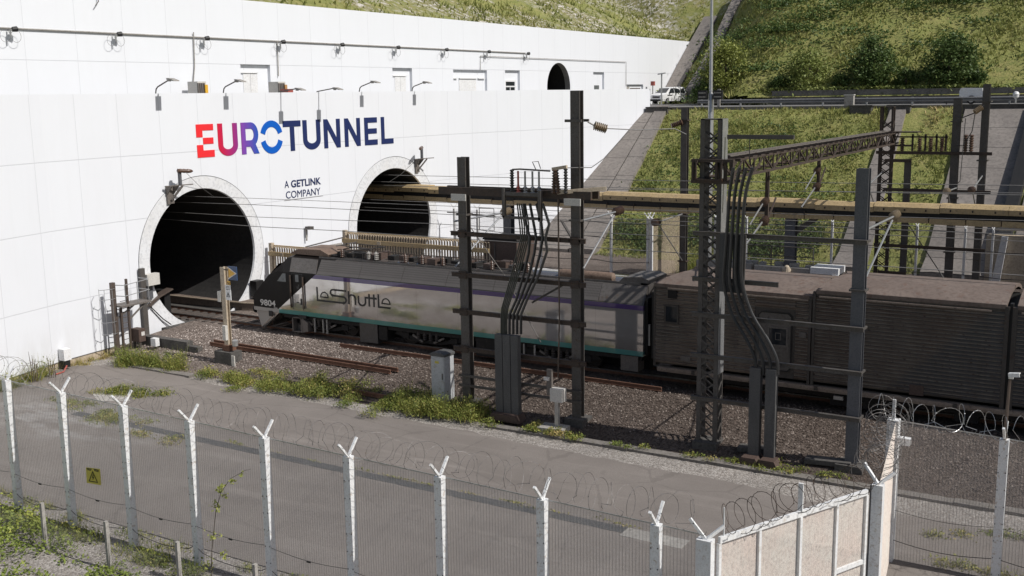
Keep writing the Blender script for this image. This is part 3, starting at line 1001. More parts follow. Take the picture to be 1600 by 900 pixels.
letter([fit(41.65, 42.9, p) for p in ([(0, 1), (1, 1), (1, .81), (.36, .81), (.36, .61), (0, .61)], [(.37, .59), (.97, .59), (.97, .40), (.37, .40)], [(0, .38), (.36, .38), (.36, .21), (1, .21), (1, 0), (0, 0)])])
letter(strokes=[[(43.39, T)] + arc(43.95, 9.24, 0.56, 0.42, 180, 360, 14) + [(44.51, T)]])
letter([[(44.97, B), (45.33, B), (45.33, T), (44.97, T)], [(45.62, 9.36), (46.0, 9.36), (46.36, B), (45.93, B), (45.5, 9.36)]], [[(45.33, T - .18), (45.72, T - .18)] + arc(45.75, 9.76, 0.40, 0.51, 90, -90, 12) + [(45.33, 9.25)]], 0.36)
for a0, a1 in ((12, 168), (192, 348)):
    pass
letter(strokes=[arc(47.43, 9.58, 0.74, 0.74, 14, 166, 16)], w=0.38)
letter(strokes=[arc(47.43, 9.50, 0.74, 0.74, 194, 346, 16)], w=0.38)
letter([[(48.4, T), (49.95, T), (49.95, T - .36), (48.4, T - .36)], [(48.99, T - .37), (49.37, T - .37), (49.37, B), (48.99, B)]])
letter(strokes=[[(50.31, T)] + arc(50.92, 9.26, 0.61, 0.43, 180, 360, 14) + [(51.53, T)]], w=0.38)
for y0, y1 in ((52.03, 53.6), (54.02, 55.6)):
    letter([[(y0, B), (y0 + .37, B), (y0 + .37, T), (y0, T)], [(y1 - .37, B), (y1, B), (y1, T), (y1 - .37, T)], [(y0 + .37, T), (y0 + .372, T - .62), (y1 - .372, B), (y1 - .37, B + .62)]])
letter([fit(56.03, 57.37, p) for p in ([(0, 0), (.28, 0), (.28, 1), (0, 1)], [(.281, 1), (1, 1), (1, .81), (.281, .81)], [(.281, .6), (.96, .6), (.96, .41), (.281, .41)], [(.281, .19), (1, .19), (1, 0), (.281, 0)])])
letter([fit(57.78, 59.1, p) for p in ([(0, 0), (.28, 0), (.28, 1), (0, 1)], [(.281, .19), (1, .19), (1, 0), (.281, 0)])])
text_mesh("A", 'tagline_lettering', wall_map, 48.3, 48.66, 6.47, 6.89, D0, D1, 'navy_letter', PW)
text_mesh("GETLINK", 'tagline_lettering', wall_map, 48.86, 51.55, 6.45, 6.89, D0, D1, 'navy_letter', PW, 0.022)
text_mesh("COMPANY", 'tagline_lettering', wall_map, 48.37, 51.46, 5.82, 6.25, D0, D1, 'navy_letter', PW)
mb = MB(); mb.box(XW + .003, XW + .012, 48.2, 51.7, 5.70, 5.725); mb.build('sign_edge', 'groove', PW)

# upper wall ----------------------------------------------------------
XU = -54.0
UW = thing('upper_wall', (-54, 70, 10.4), 'long straight white upper wall with recessed doors and one arched tunnel mouth', 'wall')
Zf = 10.2
RECS = [(53.7, 56.5, 14.08), (70.33, 72.95, 14.05), (78.93, 84.35, 14.02), (87.47, 90.15, 14.05), (105.5, 108.1, 14.05), (113.8, 118.3, 12.75)]
arch = [(95.5, Zf + .02)] + [(97.86 + 2.42 * math.cos(math.radians(a)), 12.45 + 2.45 * math.sin(math.radians(a))) for a in np.linspace(195, -15, 40)] + [(100.2, Zf + .02)]
outer = [(2, Zf), (122.6, Zf), (126.3, 12.9), (132.9, 18.12), (2, 18.4)]
holes = [[(a, Zf + .02), (b, Zf + .02), (b, c), (a, c)] for a, b, c in RECS] + [arch]
mb = MB()
mb.add(*plate_with_holes(outer, holes, XU))
mb.add([(XU, 2, 18.4), (XU, 132.9, 18.12), (XU - .5, 132.9, 18.12), (XU - .5, 2, 18.4), (XU, 126.3, 12.9), (XU - .5, 126.3, 12.9), (XU, 122.6, Zf), (XU - .5, 122.6, Zf)], [(0, 1, 2, 3), (1, 4, 5, 2), (4, 6, 7, 5)])
for a, b, c in RECS:
    d = XU - 0.24
    mb.add([(XU, a, Zf), (d, a, Zf), (d, a, c), (XU, a, c)], [(0, 1, 2, 3)])
    mb.add([(XU, b, Zf), (d, b, Zf), (d, b, c), (XU, b, c)], [(3, 2, 1, 0)])
    mb.add([(XU, a, c), (d, a, c), (d, b, c), (XU, b, c)], [(0, 1, 2, 3)])
    mb.add([(d, a, Zf), (d, b, Zf), (d, b, c), (d, a, c)], [(0, 1, 2, 3)])
mb.build('wall_face', 'white_panel_far', UW, recalc=False)
am = MB()
na = len(arch)
am.add([(XU, a, b) for a, b in arch] + [(XU - .6, a, b) for a, b in arch], [(i, i + 1, na + i + 1, na + i) for i in range(na - 1)])
am.build('arch_reveal', 'concrete', UW)
am = MB()
arch2 = [(97.86 + (a - 97.86) * 1.02, b + .03) for a, b in arch]
am.add([(XU - .58, a, b) for a, b in arch2] + [(XU - 26, a, b) for a, b in arch2], [(i, i + 1, na + i + 1, na + i) for i in range(na - 1)] + [tuple(range(na, 2 * na))])
am.build('arch_lining', 'dark_lining', UW, recalc=False)
xd = XU - .24


def flat(name, y0, y1, z0, z1, mat, x=xd, t=.03):
    MB().box(x, x + t, y0, y1, z0, z1).build(name, mat, UW)


for y0, y1, zt in ((54.1, 55.43, 13.5), (70.88, 72.34, 13.4)):
    MB().box(xd, xd + .10, y0 - .3, y1 + .05, zt, zt + .07).build('door_lintel', 'white_paint', UW)
    d = MB(); d.box(xd + .002, xd + .04, y0, (y0 + y1) / 2 - .012, 10.4, zt - .02); d.box(xd + .002, xd + .04, (y0 + y1) / 2 + .012, y1, 10.4, zt - .02); d.build('door', 'white_paint', UW)
for y0, y1 in ((79.0, 79.75), (80.08, 82.85), (83.1, 84.2)):
    MB().box(xd, xd + .14, y0, y1, 13.24, 13.34).build('door_lintel', 'white_paint', UW)
flat('roller_door', 80.1, 82.83, 10.4, 13.23, 'white_paint', t=.05)
fr = MB(); fr.box(xd, xd + .08, 87.67, 87.85, 10.4, 13.15); fr.box(xd, xd + .08, 89.47, 89.65, 10.4, 13.15); fr.box(xd, xd + .08, 87.85, 89.47, 13.0, 13.15); fr.box(xd, xd + .08, 87.85, 89.47, 12.5, 12.62); fr.box(xd, xd + .08, 88.6, 88.68, 10.4, 12.5)
fr.build('window_frame', 'white_paint', UW)
flat('window_pane', 87.85, 89.47, 10.4, 13.0, 'glass')
flat('window_pane', 106.15, 107.3, 11.9, 12.66, 'glass_pale')
flat('window_pane', 115.2, 118.0, 11.4, 12.35, 'brown_box')
MB().box(xd, xd + .03, 113.9, 115.0, 11.3, 12.5).build('door', 'concrete', UW)


def conduit(pts, r, label):
    mb = MB(); mb.tube(pts, r, 6)
    tag(mb.build('wall_conduit', 'concrete'), label, 'pipe')


conduit([(-53.93, 20, 15.70), (-53.93, 91.15, 15.70)], 0.05, 'long thin grey conduit along the upper white wall')
conduit([(-53.9, 49.7, 16.0), (-53.9, 49.6, 13.9), (-53.9, 49.3, 12.3)], 0.035, 'thin upright conduit dropping to the first equipment box')
conduit([(-53.9, 57.25, 15.7), (-53.9, 57.2, 13.3)], 0.035, 'thin upright conduit dropping to the box with orange parts')
conduit([(-53.9, 83.14, 14.02), (-53.9, 83.14, 15.25), (-53.9, 113.45, 15.25), (-53.9, 113.47, 12.6)], 0.03, 'thin conduit passing over the arched mouth on the upper wall')
LY = [36.7, 43.5, 50.3, 57.3, 63.6, 70.45, 77.2, 83.9, 90.9]
LN = ['first from the left frame edge', 'second from the left', 'beside the first upright conduit', 'beside the second upright conduit', 'over the gap between two recessed doors', 'over the narrow recessed door', 'left of the wide recessed doorway', 'at the bend of the thin conduit', 'at the free end of the conduit']
for y, ln in zip(LY, LN):
    t = thing('wall_lamp', (-53.7, y, 15.6), f'small dark lamp on the upper wall conduit, {ln}', 'lamp', 'lamps along the upper wall conduit')
    m1 = MB(); m1.box(-53.9, -53.55, y - .04, y + .04, 15.55, 15.63); m1.cyl((-53.62, y - .05, 15.62), (-53.62, y - .05, 15.2), .05, 6)
    m1.build('bracket', 'galv', t)
    m1 = MB(); m1.lathe((-53.62, y + .02, 15.62), (0.3, .9, .1), [(.06, 0), (.13, .05), (.15, .3), (.05, .36)], 8)
    m1.build('lamp_head', 'black', t, smooth=True)
    m1 = MB()
    for s_ in (-1, 1):
        m1.tube([(-53.7, y + s_ * .32 + .3 * math.cos(a), 15.28 + .33 * math.sin(a)) for a in np.linspace(0, 2 * PI, 15)], .012, 3, False)
    m1.build('cable_loop', 'dull_wire', t)
# hanging hook near the top edge
hk = MB(); hk.tube([PX(152, -6, -53.9), PX(154, 2, -53.85), PX(151, 6, -53.8), PX(149, 9, -53.8)], .03, 5)
tag(hk.build('wall_hook', 'steel'), 'small dark hook hanging near the upper edge of the white wall', 'hook')

for (y, lab, cols, gp) in ((48.95, 'grey equipment box with yellow side behind the parapet, nearest to the left lamps', ('concrete', 'sign_yellow'), None), (56.15, 'grey equipment box with orange front behind the parapet', ('orange_box', 'concrete'), None)):
    t = thing('equipment_box', (-52.9, y, 10.42), lab, 'equipment box')
    m1 = MB(); m1.box(-53.5, -52.6, y - .4, y + .3, 10.45, 12.9); m1.build('housing', 'pale_box', t)
    m1 = MB()
    for k in range(4):
        m1.box(-52.6, -52.5, y - .45 + .16 * k, y - .35 + .16 * k, 11.6, 12.8)
    m1.build('breaker_strip', 'step_grey', t)
    m1 = MB(); m1.box(-52.6, -52.42, y + .05, y + .28, 11.9, 12.7); m1.build('side_module', cols[1] if y < 52 else cols[0], t)
m1 = MB(); m1.box(-52.2, -51.6, 55.6, 56.0, 10.42, 11.0); m1.box(-52.25, -51.55, 55.55, 56.05, 11.0, 12.40)
tag(m1.build('red_crate', 'red_paint'), 'small faded red box beside the orange equipment box', 'box')

# swan neck lamps on the parapet
LAMPS = [(39.3, 12.86, 1.0, 'leftmost of the six'), (44.05, 12.82, 1.0, 'second from left, above UR'), (48.4, 12.34, 1.42, 'low one above letter T'),
         (51.75, 12.36, 1.42, 'low one above the second U'), (55.95, 12.78, 1.02, 'fifth from left, above NE'), (61.7, 12.76, 0.98, 'rightmost of the six')]
for y, z, ow, ln in LAMPS:
    t = thing('parapet_lamp', (-45.75, y, 12.12), f'swan neck lamp leaning over the white parapet, {ln}', 'lamp', 'swan neck lamps on the white parapet')
    xb = -45.72
    if z > 12.5:
        pts = [(xb, y, 11.6), (xb, y, 12.15), (xb + .05, y, 12.34), (xb + .18, y, 12.46), (xb + .22 + ow, y, z)]
    else:
        pts = [(xb, y, 11.6), (xb, y, 12.10), (xb + .12, y, 12.16), (xb + .22 + ow, y, z)]
    MB().tube(pts, .035, 6).build('neck', 'steel', t, smooth=True)
    m1 = MB()
    hx, hz = xb + .22 + ow, z
    m1.prism([(-.14, -.05), (.40, -.14), (.40, -.09), (.0, .03), (-.14, .03)], lambda a, b, d: (hx + a, y + d, hz + b), -.19, .19)
    m1.box(hx - .2, hx - .05, y - .05, y + .05, hz - .14, hz + .02)
    m1.build('lamp_head', 'concrete', t)

# catenary anchor brackets on the two mouths
for (X, base, tip, hang, lab) in (((-45.3), (39.5, 7.1), (40.5, 8.1), (40.4, 7.0), 'steel anchor bracket with insulator on the rim of the left tunnel mouth'), ((-45.3), (61.6, 7.25), (60.9, 8.1), (62.3, 7.3), 'steel anchor bracket with insulator on the rim of the right tunnel mouth')):
    y0, z0 = base
    sgn = 1 if y0 < 50 else -1
    t = thing('wire_bracket', (X, y0, z0 - .5), lab, 'bracket')
    m1 = MB(); m1.box(-45.47, -45.36, y0 - .22, y0 + .22, z0 - .75, z0 + .2); m1.prism([(-45.36, z0 + .2), (-44.95, z0 + .2), (-45.36, z0 - .25)], lambda a, b, d: (a, d, b), y0 - .25, y0 - .19); m1.prism([(-45.36, z0 + .2), (-44.95, z0 + .2), (-45.36, z0 - .25)], lambda a, b, d: (a, d, b), y0 + .19, y0 + .25)
    m1.beam((-45.3, y0 - .4, z0 + .2), (-44.6, y0 + .9, z0 + .24), .10, .05); m1.beam((-45.3, y0 + .0, z0 - .55), (-44.75, y0 + .3, z0 + .2), .1, .1)
    m1.build('bracket_frame', 'step_grey', t)
    m1 = MB(); m1.box(-44.95, -44.8, y0 + .2 * sgn, y0 + .2 * sgn + .13, z0 + .25, z0 + 1.05); m1.build('upright', 'steel_blue', t)
    m1 = MB(); m1.lathe((-44.88, y0 + .1 * sgn, z0 + 1.0), (0.5, sgn, -.08), [(.05, 0), (.12, .04), (.1, .1), (.12, .16), (.1, .3), (.12, .36), (.1, .5), (.12, .56), (.09, .75), (.03, .85)], 10)
    m1.build('insulator', 'insulator', t, smooth=True)
t = thing('wall_camera', (-45.4, 49.9, 3.1), 'small security camera bracket on the white wall between the two mouths', 'camera')
MB().beam((-45.35, 49.85, 3.1), (-45.35, 49.85, 3.85), .1, .06).build('mount', 'concrete', t)
m1 = MB(); m1.box(-45.4, -45.0, 49.8, 50.15, 3.8, 3.98); m1.build('camera_body', 'steel', t)

# ================================================================== TRACKS
M['sleeper_brown'] = worn('sleeper_brown', (0.075, 0.06, 0.052), (0.115, 0.096, 0.085), 0.9, scale=3, bump=0.2)


def track(yc, label, x0, x1, sx0, sx1):
    t = thing('railway_track', (-45, yc, -0.2), label, 'track')
    for s in (-1, 1):
        m1 = MB()
        y = yc + s * 0.755
        m1.box(x0, x1, y - .075, y + .075, -0.17, -0.14); m1.box(x0, x1, y - .012, y + .012, -0.14, -0.045)
        m1.cur = 1; m1.box(x0, x1, y - .036, y + .036, -0.045, 0.0)
        m1.build('rail', ['rust_rail', 'rail_head'], t)
    for x in np.arange(sx0, sx1, 0.62):
        MB().box(x, x + .26, yc - 1.25, yc + 1.25, -0.32, -0.125).build('sleeper', 'sleeper_brown', t)
    return t


track(41.65, 'dark railed track running from the left tunnel mouth under the train', -80, 34, -49, -36)
track(59.0, 'track leading into the right tunnel mouth behind the train', -80, 34, -48, -20)


def rail_piece(p, q, lab, n=1, gap=0.16):
    m1 = MB()
    p, q = Vector(p), Vector(q)
    m1.beam(p + Vector((0, 0, .015)), q + Vector((0, 0, .015)), .14, .03)
    m1.beam(p + Vector((0, 0, .08)), q + Vector((0, 0, .08)), .028, .10)
    m1.beam(p + Vector((0, 0, .15)), q + Vector((0, 0, .15)), .072, .045)
    tag(m1.build('spare_rail', 'rust_rail'), lab, 'rail', 'loose rusty rails lying beside the track')


zb = lambda x, y: float(ballast_z(np.array([x]), np.array([y]))[0]) + .01
for (a, b, lab) in (((-40.4, 37.0), (-28.9, 36.75), 'rusty loose rail of the parallel pair nearest to the weeds'), ((-40.5, 37.35), (-28.75, 37.1), 'rusty loose rail of the parallel pair on the side of the train'),
                    ((-33.9, 39.25), (-17.0, 39.2), 'long rusty rail lying right beside the locomotive wheels'), ((-29.4, 34.75), (-27.0, 34.72), 'short rusty rail end showing among the weeds')):
    za, zc = zb(*a), zb(*b)
    rail_piece((a[0], a[1], max(za, zc) + .02), (b[0], b[1], max(za, zc) + .02), lab)

# ================================================================== LOCOMOTIVE
YL, YC = 40.1, 41.6
g = G('loco_paint')
x, y, z = g.xyz()
dirt = g.noise(1.1, 6, 0.65, (0.6, 1, 1.2))
silver = g.ramp(dirt, [(0.3, (0.64, 0.615, 0.595)), (0.62, (0.54, 0.51, 0.488)), (0.8, (0.40, 0.362, 0.33))])
lowd = g.step(z, 1.75, 1.1)
silver = g.mix(g.m('MULTIPLY', g.m('MULTIPLY', lowd, g.step(g.noise(1.5, 6, .7, (.5, 1, 1)), .35, .62)), .55), silver, (0.22, 0.185, 0.15))
seam = g.m('LESS_THAN', g.m('ABSOLUTE', g.m('SUBTRACT', g.m('FRACT', g.m('ADD', g.m('DIVIDE', x, 2.35), 60.2)), .5)), .0035)
silver = g.mix(g.m('MULTIPLY', seam, .4), silver, (.2, .19, .18))
xl = g.m('ADD', g.m('MULTIPLY', g.m('SUBTRACT', z, 1.15), 1.32), -38.62)
front = g.m('LESS_THAN', x, xl)
blk = g.mix(g.noise(2, 4), (0.006, 0.005, 0.005), (0.013, 0.0105, 0.0095))
teal = g.m('MULTIPLY', g.m('GREATER_THAN', z, .94), g.m('LESS_THAN', z, 1.165))
col = g.mix(teal, silver, g.mix(dirt, (0.075, 0.27, 0.25), (0.11, 0.23, 0.21)))
col = g.mix(g.m('GREATER_THAN', z, 2.90), col, (0.095, 0.06, 0.18))
col = g.mix(g.m('GREATER_THAN', z, 3.10), col, g.mix(g.noise(1.2, 5, .6), (0.075, 0.068, 0.064), (0.12, 0.11, 0.105)))
col = g.mix(front, col, blk)
skirt = g.m('LESS_THAN', z, 1.14)
col = g.mix(g.m('MULTIPLY', skirt, g.m('LESS_THAN', x, -38.6)), col, (0.38, 0.355, 0.33))
rgh = g.m('ADD', g.m('MULTIPLY', g.step(dirt, .45, .75), 0.10), 0.035)
g.put(g.b.inputs["Coat Weight"], g.m('MULTIPLY', g.m('SUBTRACT', 1.0, front), 0.5))
g.b.inputs["Coat Roughness"].default_value = 0.03
g.put(g.b.inputs['Specular IOR Level'], g.m('ADD', g.m('MULTIPLY', front, -.3), .5))
M['loco_paint'] = g.out(col, g.m('ADD', rgh, g.m('MULTIPLY', front, .4)), g.m('MULTIPLY', g.m('MULTIPLY', g.m('SUBTRACT', 1.0, front), g.m('SUBTRACT', 1.0, g.m('MAXIMUM', teal, g.m('GREATER_THAN', z, 2.90)))), 0.64))
g = G('roof_grille')
x, y, z = g.xyz()
w1 = g.m('SINE', g.m('MULTIPLY', g.m('ADD', x, g.m('MULTIPLY', z, .7)), 46.0))
w2 = g.m('SINE', g.m('MULTIPLY', g.m('SUBTRACT', x, g.m('MULTIPLY', z, .7)), 46.0))
hole = g.step(g.m('MULTIPLY', w1, w2), -0.1, 0.35)
band = g.m('MULTIPLY', g.step(z, 3.24, 3.27), g.step(z, 3.86, 3.83))
col = g.mix(g.m('MULTIPLY', hole, g.m('MULTIPLY', band, .55)), g.mix(g.noise(1.3, 5, .6), (0.105, 0.096, 0.09), (0.15, 0.138, 0.13)), (0.045, 0.04, 0.038))
M['roof_grille'] = g.out(col, 0.6, 0.1)
M['roof_plain'] = worn('roof_plain', (0.105, 0.096, 0.09), (0.15, 0.138, 0.13), 0.6, scale=1.2, speck=(0.10, 0.075, 0.06), bump=0.03)
M['roof_rust'] = worn('roof_rust', (0.17, 0.115, 0.085), (0.23, 0.165, 0.125), 0.75, scale=1.4, speck=(0.10, 0.07, 0.055), bump=0.05)

LO = thing('locomotive', (-29.3, YC, 0), 'silver electric locomotive with black cab, purple and teal stripes, lettered LeShuttle and numbered 9804', 'locomotive')
SEC = [(-1.5, .95), (-1.5, 1.8), (-1.5, 3.1), (-1.06, 3.83), (-.6, 3.97), (0, 4.02), (.6, 3.97), (1.06, 3.83), (1.5, 3.1), (1.5, 1.8), (1.5, .95)]
ST = [(-40.45, 1.58, 1.40), (-40.36, 1.86, 1.45), (-39.8, 2.40, 1.48), (-39.2, 2.97, 1.5), (-38.6, 3.54, 1.5), (-38.25, 3.84, 1.5), (-37.9, 4.03, 1.5), (-37.0, 4.05, 1.5), (-18.24, 4.05, 1.5)]
mb = MB(); ns = len(SEC)
for X, zt, hw in ST:
    for a, b in SEC:
        bb = min(b, zt - 0.10 * abs(a) / 1.5 * (zt < 4))
        mb.v.append((X, YC + a / 1.5 * hw, bb))
for i in range(len(ST) - 1):
    for k in range(ns):
        q = i * ns + k; w_ = i * ns + (k + 1) % ns
        mb.f.append((q, w_, w_ + ns, q + ns)); mb.mi.append(0)
mb.f.append(tuple(range(ns))); mb.mi.append(0)
mb.f.append(tuple((len(ST) - 1) * ns + k for k in range(ns))[::-1]); mb.mi.append(0)
mb.build('body', 'loco_paint', LO, smooth=True, sharp=14)
# nose skirt
mb = MB()
lowp = [(-40.38, .95), (-38.62, .95), (-39.75, .05), (-40.05, .05)]
mb.prism(lowp, lambda a, b, d: (a, YC + d * (1.32 if a < -40 else 1.47), b), -1, 1)
mb.build('nose_skirt', 'loco_paint', LO)


def slant(name, x0, x1, z0, z1, mat, off=.018, slx=0.0):
    """panel lying on the sloped shoulder of the roof, both sides"""
    mb = MB()
    for s in (-1, 1):
        def P(xx, zz, o):
            t = (zz - 3.1) / .73
            yy = 1.5 - .44 * t
            return (xx + slx * (zz - z0), YC + s * (yy + o * .86), zz + o * .5)
        v = [P(x0, z0, off), P(x1, z0, off), P(x1, z1, off), P(x0, z1, off), P(x0, z0, -.01), P(x1, z0, -.01), P(x1, z1, -.01), P(x0, z1, -.01)]
        mb = MB()
        mb.add(v, [(0, 1, 2, 3), (0, 4, 5, 1), (1, 5, 6, 2), (2, 6, 7, 3), (3, 7, 4, 0)])
        mb.build(name, mat, LO)


slant('roof_cowl', -37.75, -36.0, 3.14, 3.80, 'roof_plain', slx=-.25)
xs = [-35.96, -33.3, -30.75, -28.2, -25.6, -23.0, -20.35]
for a, b in zip(xs[:-1], xs[1:]):
    slant('roof_grille', a + .012, b - .012, 3.14, 3.82, 'roof_grille')
slant('roof_cowl', -20.32, -18.3, 3.14, 3.82, 'roof_plain', .012)
# roof gear
rm = MB()
for a, b in ((-36.0, -34.3), (-29.0, -24.8)):
    rm.box(a, b, YC - .62, YC - .57, 3.98, 4.04)
rm.box(-36.2, -18.6, YC - .98, YC - .94, 3.86, 3.95)
rm.build('roof_edge_rail', 'roof_plain', LO)
rm = MB()
rm.prism([(-38.2, 4.0), (-37.7, 4.22), (-36.2, 4.26), (-35.7, 4.05), (-35.7, 3.95), (-38.2, 3.95)], lambda a, b, d: (a, YC + d, b), -.85, .95)
rm.build('cab_roof_hood', 'roof_rust', LO, smooth=True)
rs = random.Random(4)
for a in np.arange(-35.3, -24.2, .62):
    h = rs.uniform(.18, .42)
    MB().box(a, a + rs.uniform(.25, .5), YC - .75 + rs.uniform(0, .3), YC - .2 + rs.uniform(0, .5), 3.9, 4.02 + h * .8).build('roof_equipment', rs.choice(['under', 'under', 'brown_box', 'steel']), LO)
for i, a in enumerate((-34.9, -33.2, -32.75, -31.0, -30.0, -28.8, -27.4, -26.1, -24.9, -24.2)):
    r0 = .11 if i not in (1, 2) else .13
    prof = [(.04, 0)] + [(r0 if k % 2 == 0 else r0 * .72, .03 + .045 * k) for k in range(8)] + [(.03, .42)]
    MB().lathe((a, YC - .72, 3.96), (0, 0, 1), prof, 10).build('roof_insulator', 'insulator' if i not in (1, 2) else 'concrete', LO, smooth=True)
rc = MB()
rc.tube([(-35.2, YC - .72, 4.33), (-33, YC - .72, 4.40), (-30.2, YC - .7, 4.36), (-27.4, YC - .72, 4.40), (-24.3, YC - .72, 4.36)], .025, 5)
rc.tube([(-35.6, YC + .2, 4.2), (-34.6, YC - .1, 4.42), (-33.4, YC + .4, 4.28)], .03, 5)
rc.build('roof_busbar', 'rust_steel', LO)
pg = MB()
for s in (-.55, .55):
    pg.tube([(-35.4, YC + s * .4, 4.12), (-33.2, YC + s, 4.42)], .03, 5); pg.tube([(-33.2, YC + s, 4.42), (-35.2, YC + s * .8, 4.5)], .025, 5)
pg.tube([(-35.2, YC - .8, 4.52), (-35.2, YC + .8, 4.52)], .03, 5)
pg.build('pantograph', 'steel', LO)
tk = MB(); tk.lathe((-22.6, YC - .72, 4.05), (1, 0, 0), [(.05, 0), (.19, .06), (.21, .15), (.21, 2.5), (.19, 2.62), (.05, 2.7)], 14)
tk.build('roof_air_tank', 'roof_rust', LO, smooth=True)
rm = MB(); rm.prism([(-19.6, 3.95), (-19.4, 4.14), (-18.6, 4.2), (-18.26, 4.1), (-18.26, 3.95)], lambda a, b, d: (a, YC + d, b), -.95, .95)
rm.build('rear_roof_hood', 'roof_plain', LO, smooth=True)
# windows, rails and lettering on the near side (and glass in front)


def lmap(a, b, d):
    return (a, YL - d, b)


MB().prism([(-38.62, 2.6), (-38.02, 2.6), (-38.02, 3.03), (-38.22, 3.03)], lmap, -.01, .008).build('side_window', 'glass_pale', LO)
MB().box(-37.38, -37.16, YL - .008, YL + .01, 2.66, 3.02).build('door_window', 'glass_pale', LO)
dm = MB()
dm.ribbon([(-37.62, 1.22), (-37.62, 3.06), (-36.92, 3.06), (-36.92, 1.22)], .025, lmap, 0, .006)
dm.build('cab_door', 'ink', LO)
MB().ribbon([(-37.45, 2.0), (-37.45, 1.36), (-37.0, 1.33), (-37.0, 2.05)], .02, lmap, .001, .005).build('door_panel', 'step_grey', LO)
for X, z0, z1 in ((-37.68, 1.32, 2.98), (-36.84, 1.32, 2.94)):
    m1 = MB(); m1.cyl((X, YL - .07, z0), (X, YL - .07, z1), .042, 8)
    for zz in (z0 + .03, z1 - .03):
        m1.box(X - .02, X + .02, YL - .07, YL, zz - .02, zz + .02)
    m1.build('handrail', 'rust_steel', LO)
MB().box(-40.36, -40.30, YC - .8, YC + .8, 1.95, 2.0).build('windscreen_bar', 'black', LO)
ws = MB(); ws.add([(-39.9, YC - 1.2, 2.31), (-39.9, YC + 1.2, 2.31), (-38.75, YC + 1.15, 3.40), (-38.75, YC - 1.15, 3.40)], [(0, 1, 2, 3)])
for i, v in enumerate(ws.v):
    ws.v[i] = (v[0] - .035, v[1], v[2] + .045)
ws.build('windscreen', 'glass', LO)
for s in (-1, 1):
    MB().lathe((-40.44, YC + s * .75, 1.35), (1, 0, 0), [(.02, 0), (.13, .02), (.15, .12)], 12).build('headlight', 'pale_ink', LO)
text_mesh("9804", 'number_lettering', lmap, -39.88, -38.82, 1.24, 1.56, .002, .010, 'pale_ink', LO, .02)
for (x0, z0, x1, z1) in ((-37.3, 2.30, -37.16, 2.42), (-37.22, 2.44, -37.12, 2.52), (-37.1, 1.5, -36.98, 1.82), (-37.36, 1.58, -37.2, 1.63)):
    MB().box(x0, x1, YL - .008, YL, z0, z1).build('door_mark', 'ink', LO)
MB().box(-39.3, -39.05, YL - .03, YL, .72, 1.0).build('skirt_mark', 'ink', LO)
MB().box(-38.95, -38.7, YL - .008, YL, 1.16, 1.19).build('skirt_mark', 'pale_ink', LO)
MB().box(-37.25, -36.75, YL - .03, YL + .1, .8, .97).build('side_pocket', 'black', LO)
lw = .092
strokes = [[(-35.96, 2.50), (-35.96, 1.83), (-34.30, 1.83)] + arc(-34.30, 1.985, .19, .155, -90, 90, 8) + [(-34.93, 2.155)] + arc(-34.93, 2.30, .17, .145, 270, 90, 8) + [(-34.10, 2.445)],
           arc(-35.50, 2.02, .24, .25, 0, 180, 10) + [(-35.77, 2.02), (-35.24, 2.02)],
           [(-33.94, 2.46), (-33.94, 1.80)], [(-33.94, 2.05)] + arc(-33.73, 2.10, .205, .18, 180, 0, 10) + [(-33.525, 1.80)],
           [(-33.33, 2.28)] + arc(-33.115, 1.99, .215, .18, 180, 360, 10) + [(-32.90, 2.22), (-32.20, 2.22)],
           [(-32.67, 2.42), (-32.67, 1.80)], [(-32.38, 2.42), (-32.38, 1.80)],
           [(-32.10, 2.46), (-32.10, 1.83), (-31.38, 1.83)], arc(-31.65, 2.02, .24, .25, 0, 180, 10) + [(-31.92, 2.02), (-31.38, 2.02)]]
m1 = MB()
for i, s_ in enumerate(strokes):
    m1.ribbon(s_, lw if i not in (1, 8) else .06, lmap, .003 + .0004 * i, .009 + .0004 * i)
m1.build('brand_lettering', 'ink', LO)
# underframe
MB().box(-38.4, -18.35, YC - 1.35, YC + 1.35, .72, .96).build('underframe', 'under', LO)
MB().box(-38.2, -18.5, YC - .30, YC + .30, .10, .72).build('underside_blocker', 'under', LO)  # added dark box, hides the sunlit ground seen beneath the locomotive
for bc in (-35.9, -29.35, -22.4):
    bf = MB()
    for s in (-1, 1):
        yy = YC + s * 1.12
        bf.prism([(bc - 2.1, .55), (bc - 1.8, .72), (bc - .7, .42), (bc + .7, .42), (bc + 1.8, .72), (bc + 2.1, .55), (bc + 1.7, .45), (bc + .6, .25), (bc - .6, .25), (bc - 1.7, .45)], lambda a, b, d: (a, yy + d, b), -.08, .08)
        for k in (-1.4, 1.4):
            bf.box(bc + k - .2, bc + k + .2, yy - .12, yy + .12, .38, .66)
    bo = bf.build('bogie', 'under', LO)
    for k in (-.55, -.2, .15, .5):
        m1 = MB(); m1.lathe((bc + k, YL + .22, .42), (0, 0, 1), [(.10, 0), (.125, .03), (.10, .08), (.125, .13), (.10, .18), (.125, .23), (.10, .30), (.10, .4)], 10)
        m1.build('spring', 'wheel_steel', bo)
    for k in (-.9, .9):
        m1 = MB(); m1.beam((bc + k, YL + .2, .62), (bc + k * .35, YL + .2, .34), .09, .09); m1.build('damper', 'step_grey', bo)
    for k in (-1.4, 1.4):
        m1 = MB()
        for s in (-1, 1):
            m1.lathe((bc + k, YC + s * .70, .6 - .02), (0, s, 0), [(.14, -.1), (.60, -.04), (.62, -.02), (.58, .05), (.56, .10), (.50, .105), (.46, .06), (.2, .06), (.16, .14)], 28)
        m1.cyl((bc + k, YC - .8, .58), (bc + k, YC + .8, .58), .09, 8)
        m1.build('wheelset', 'wheel_steel', bo)
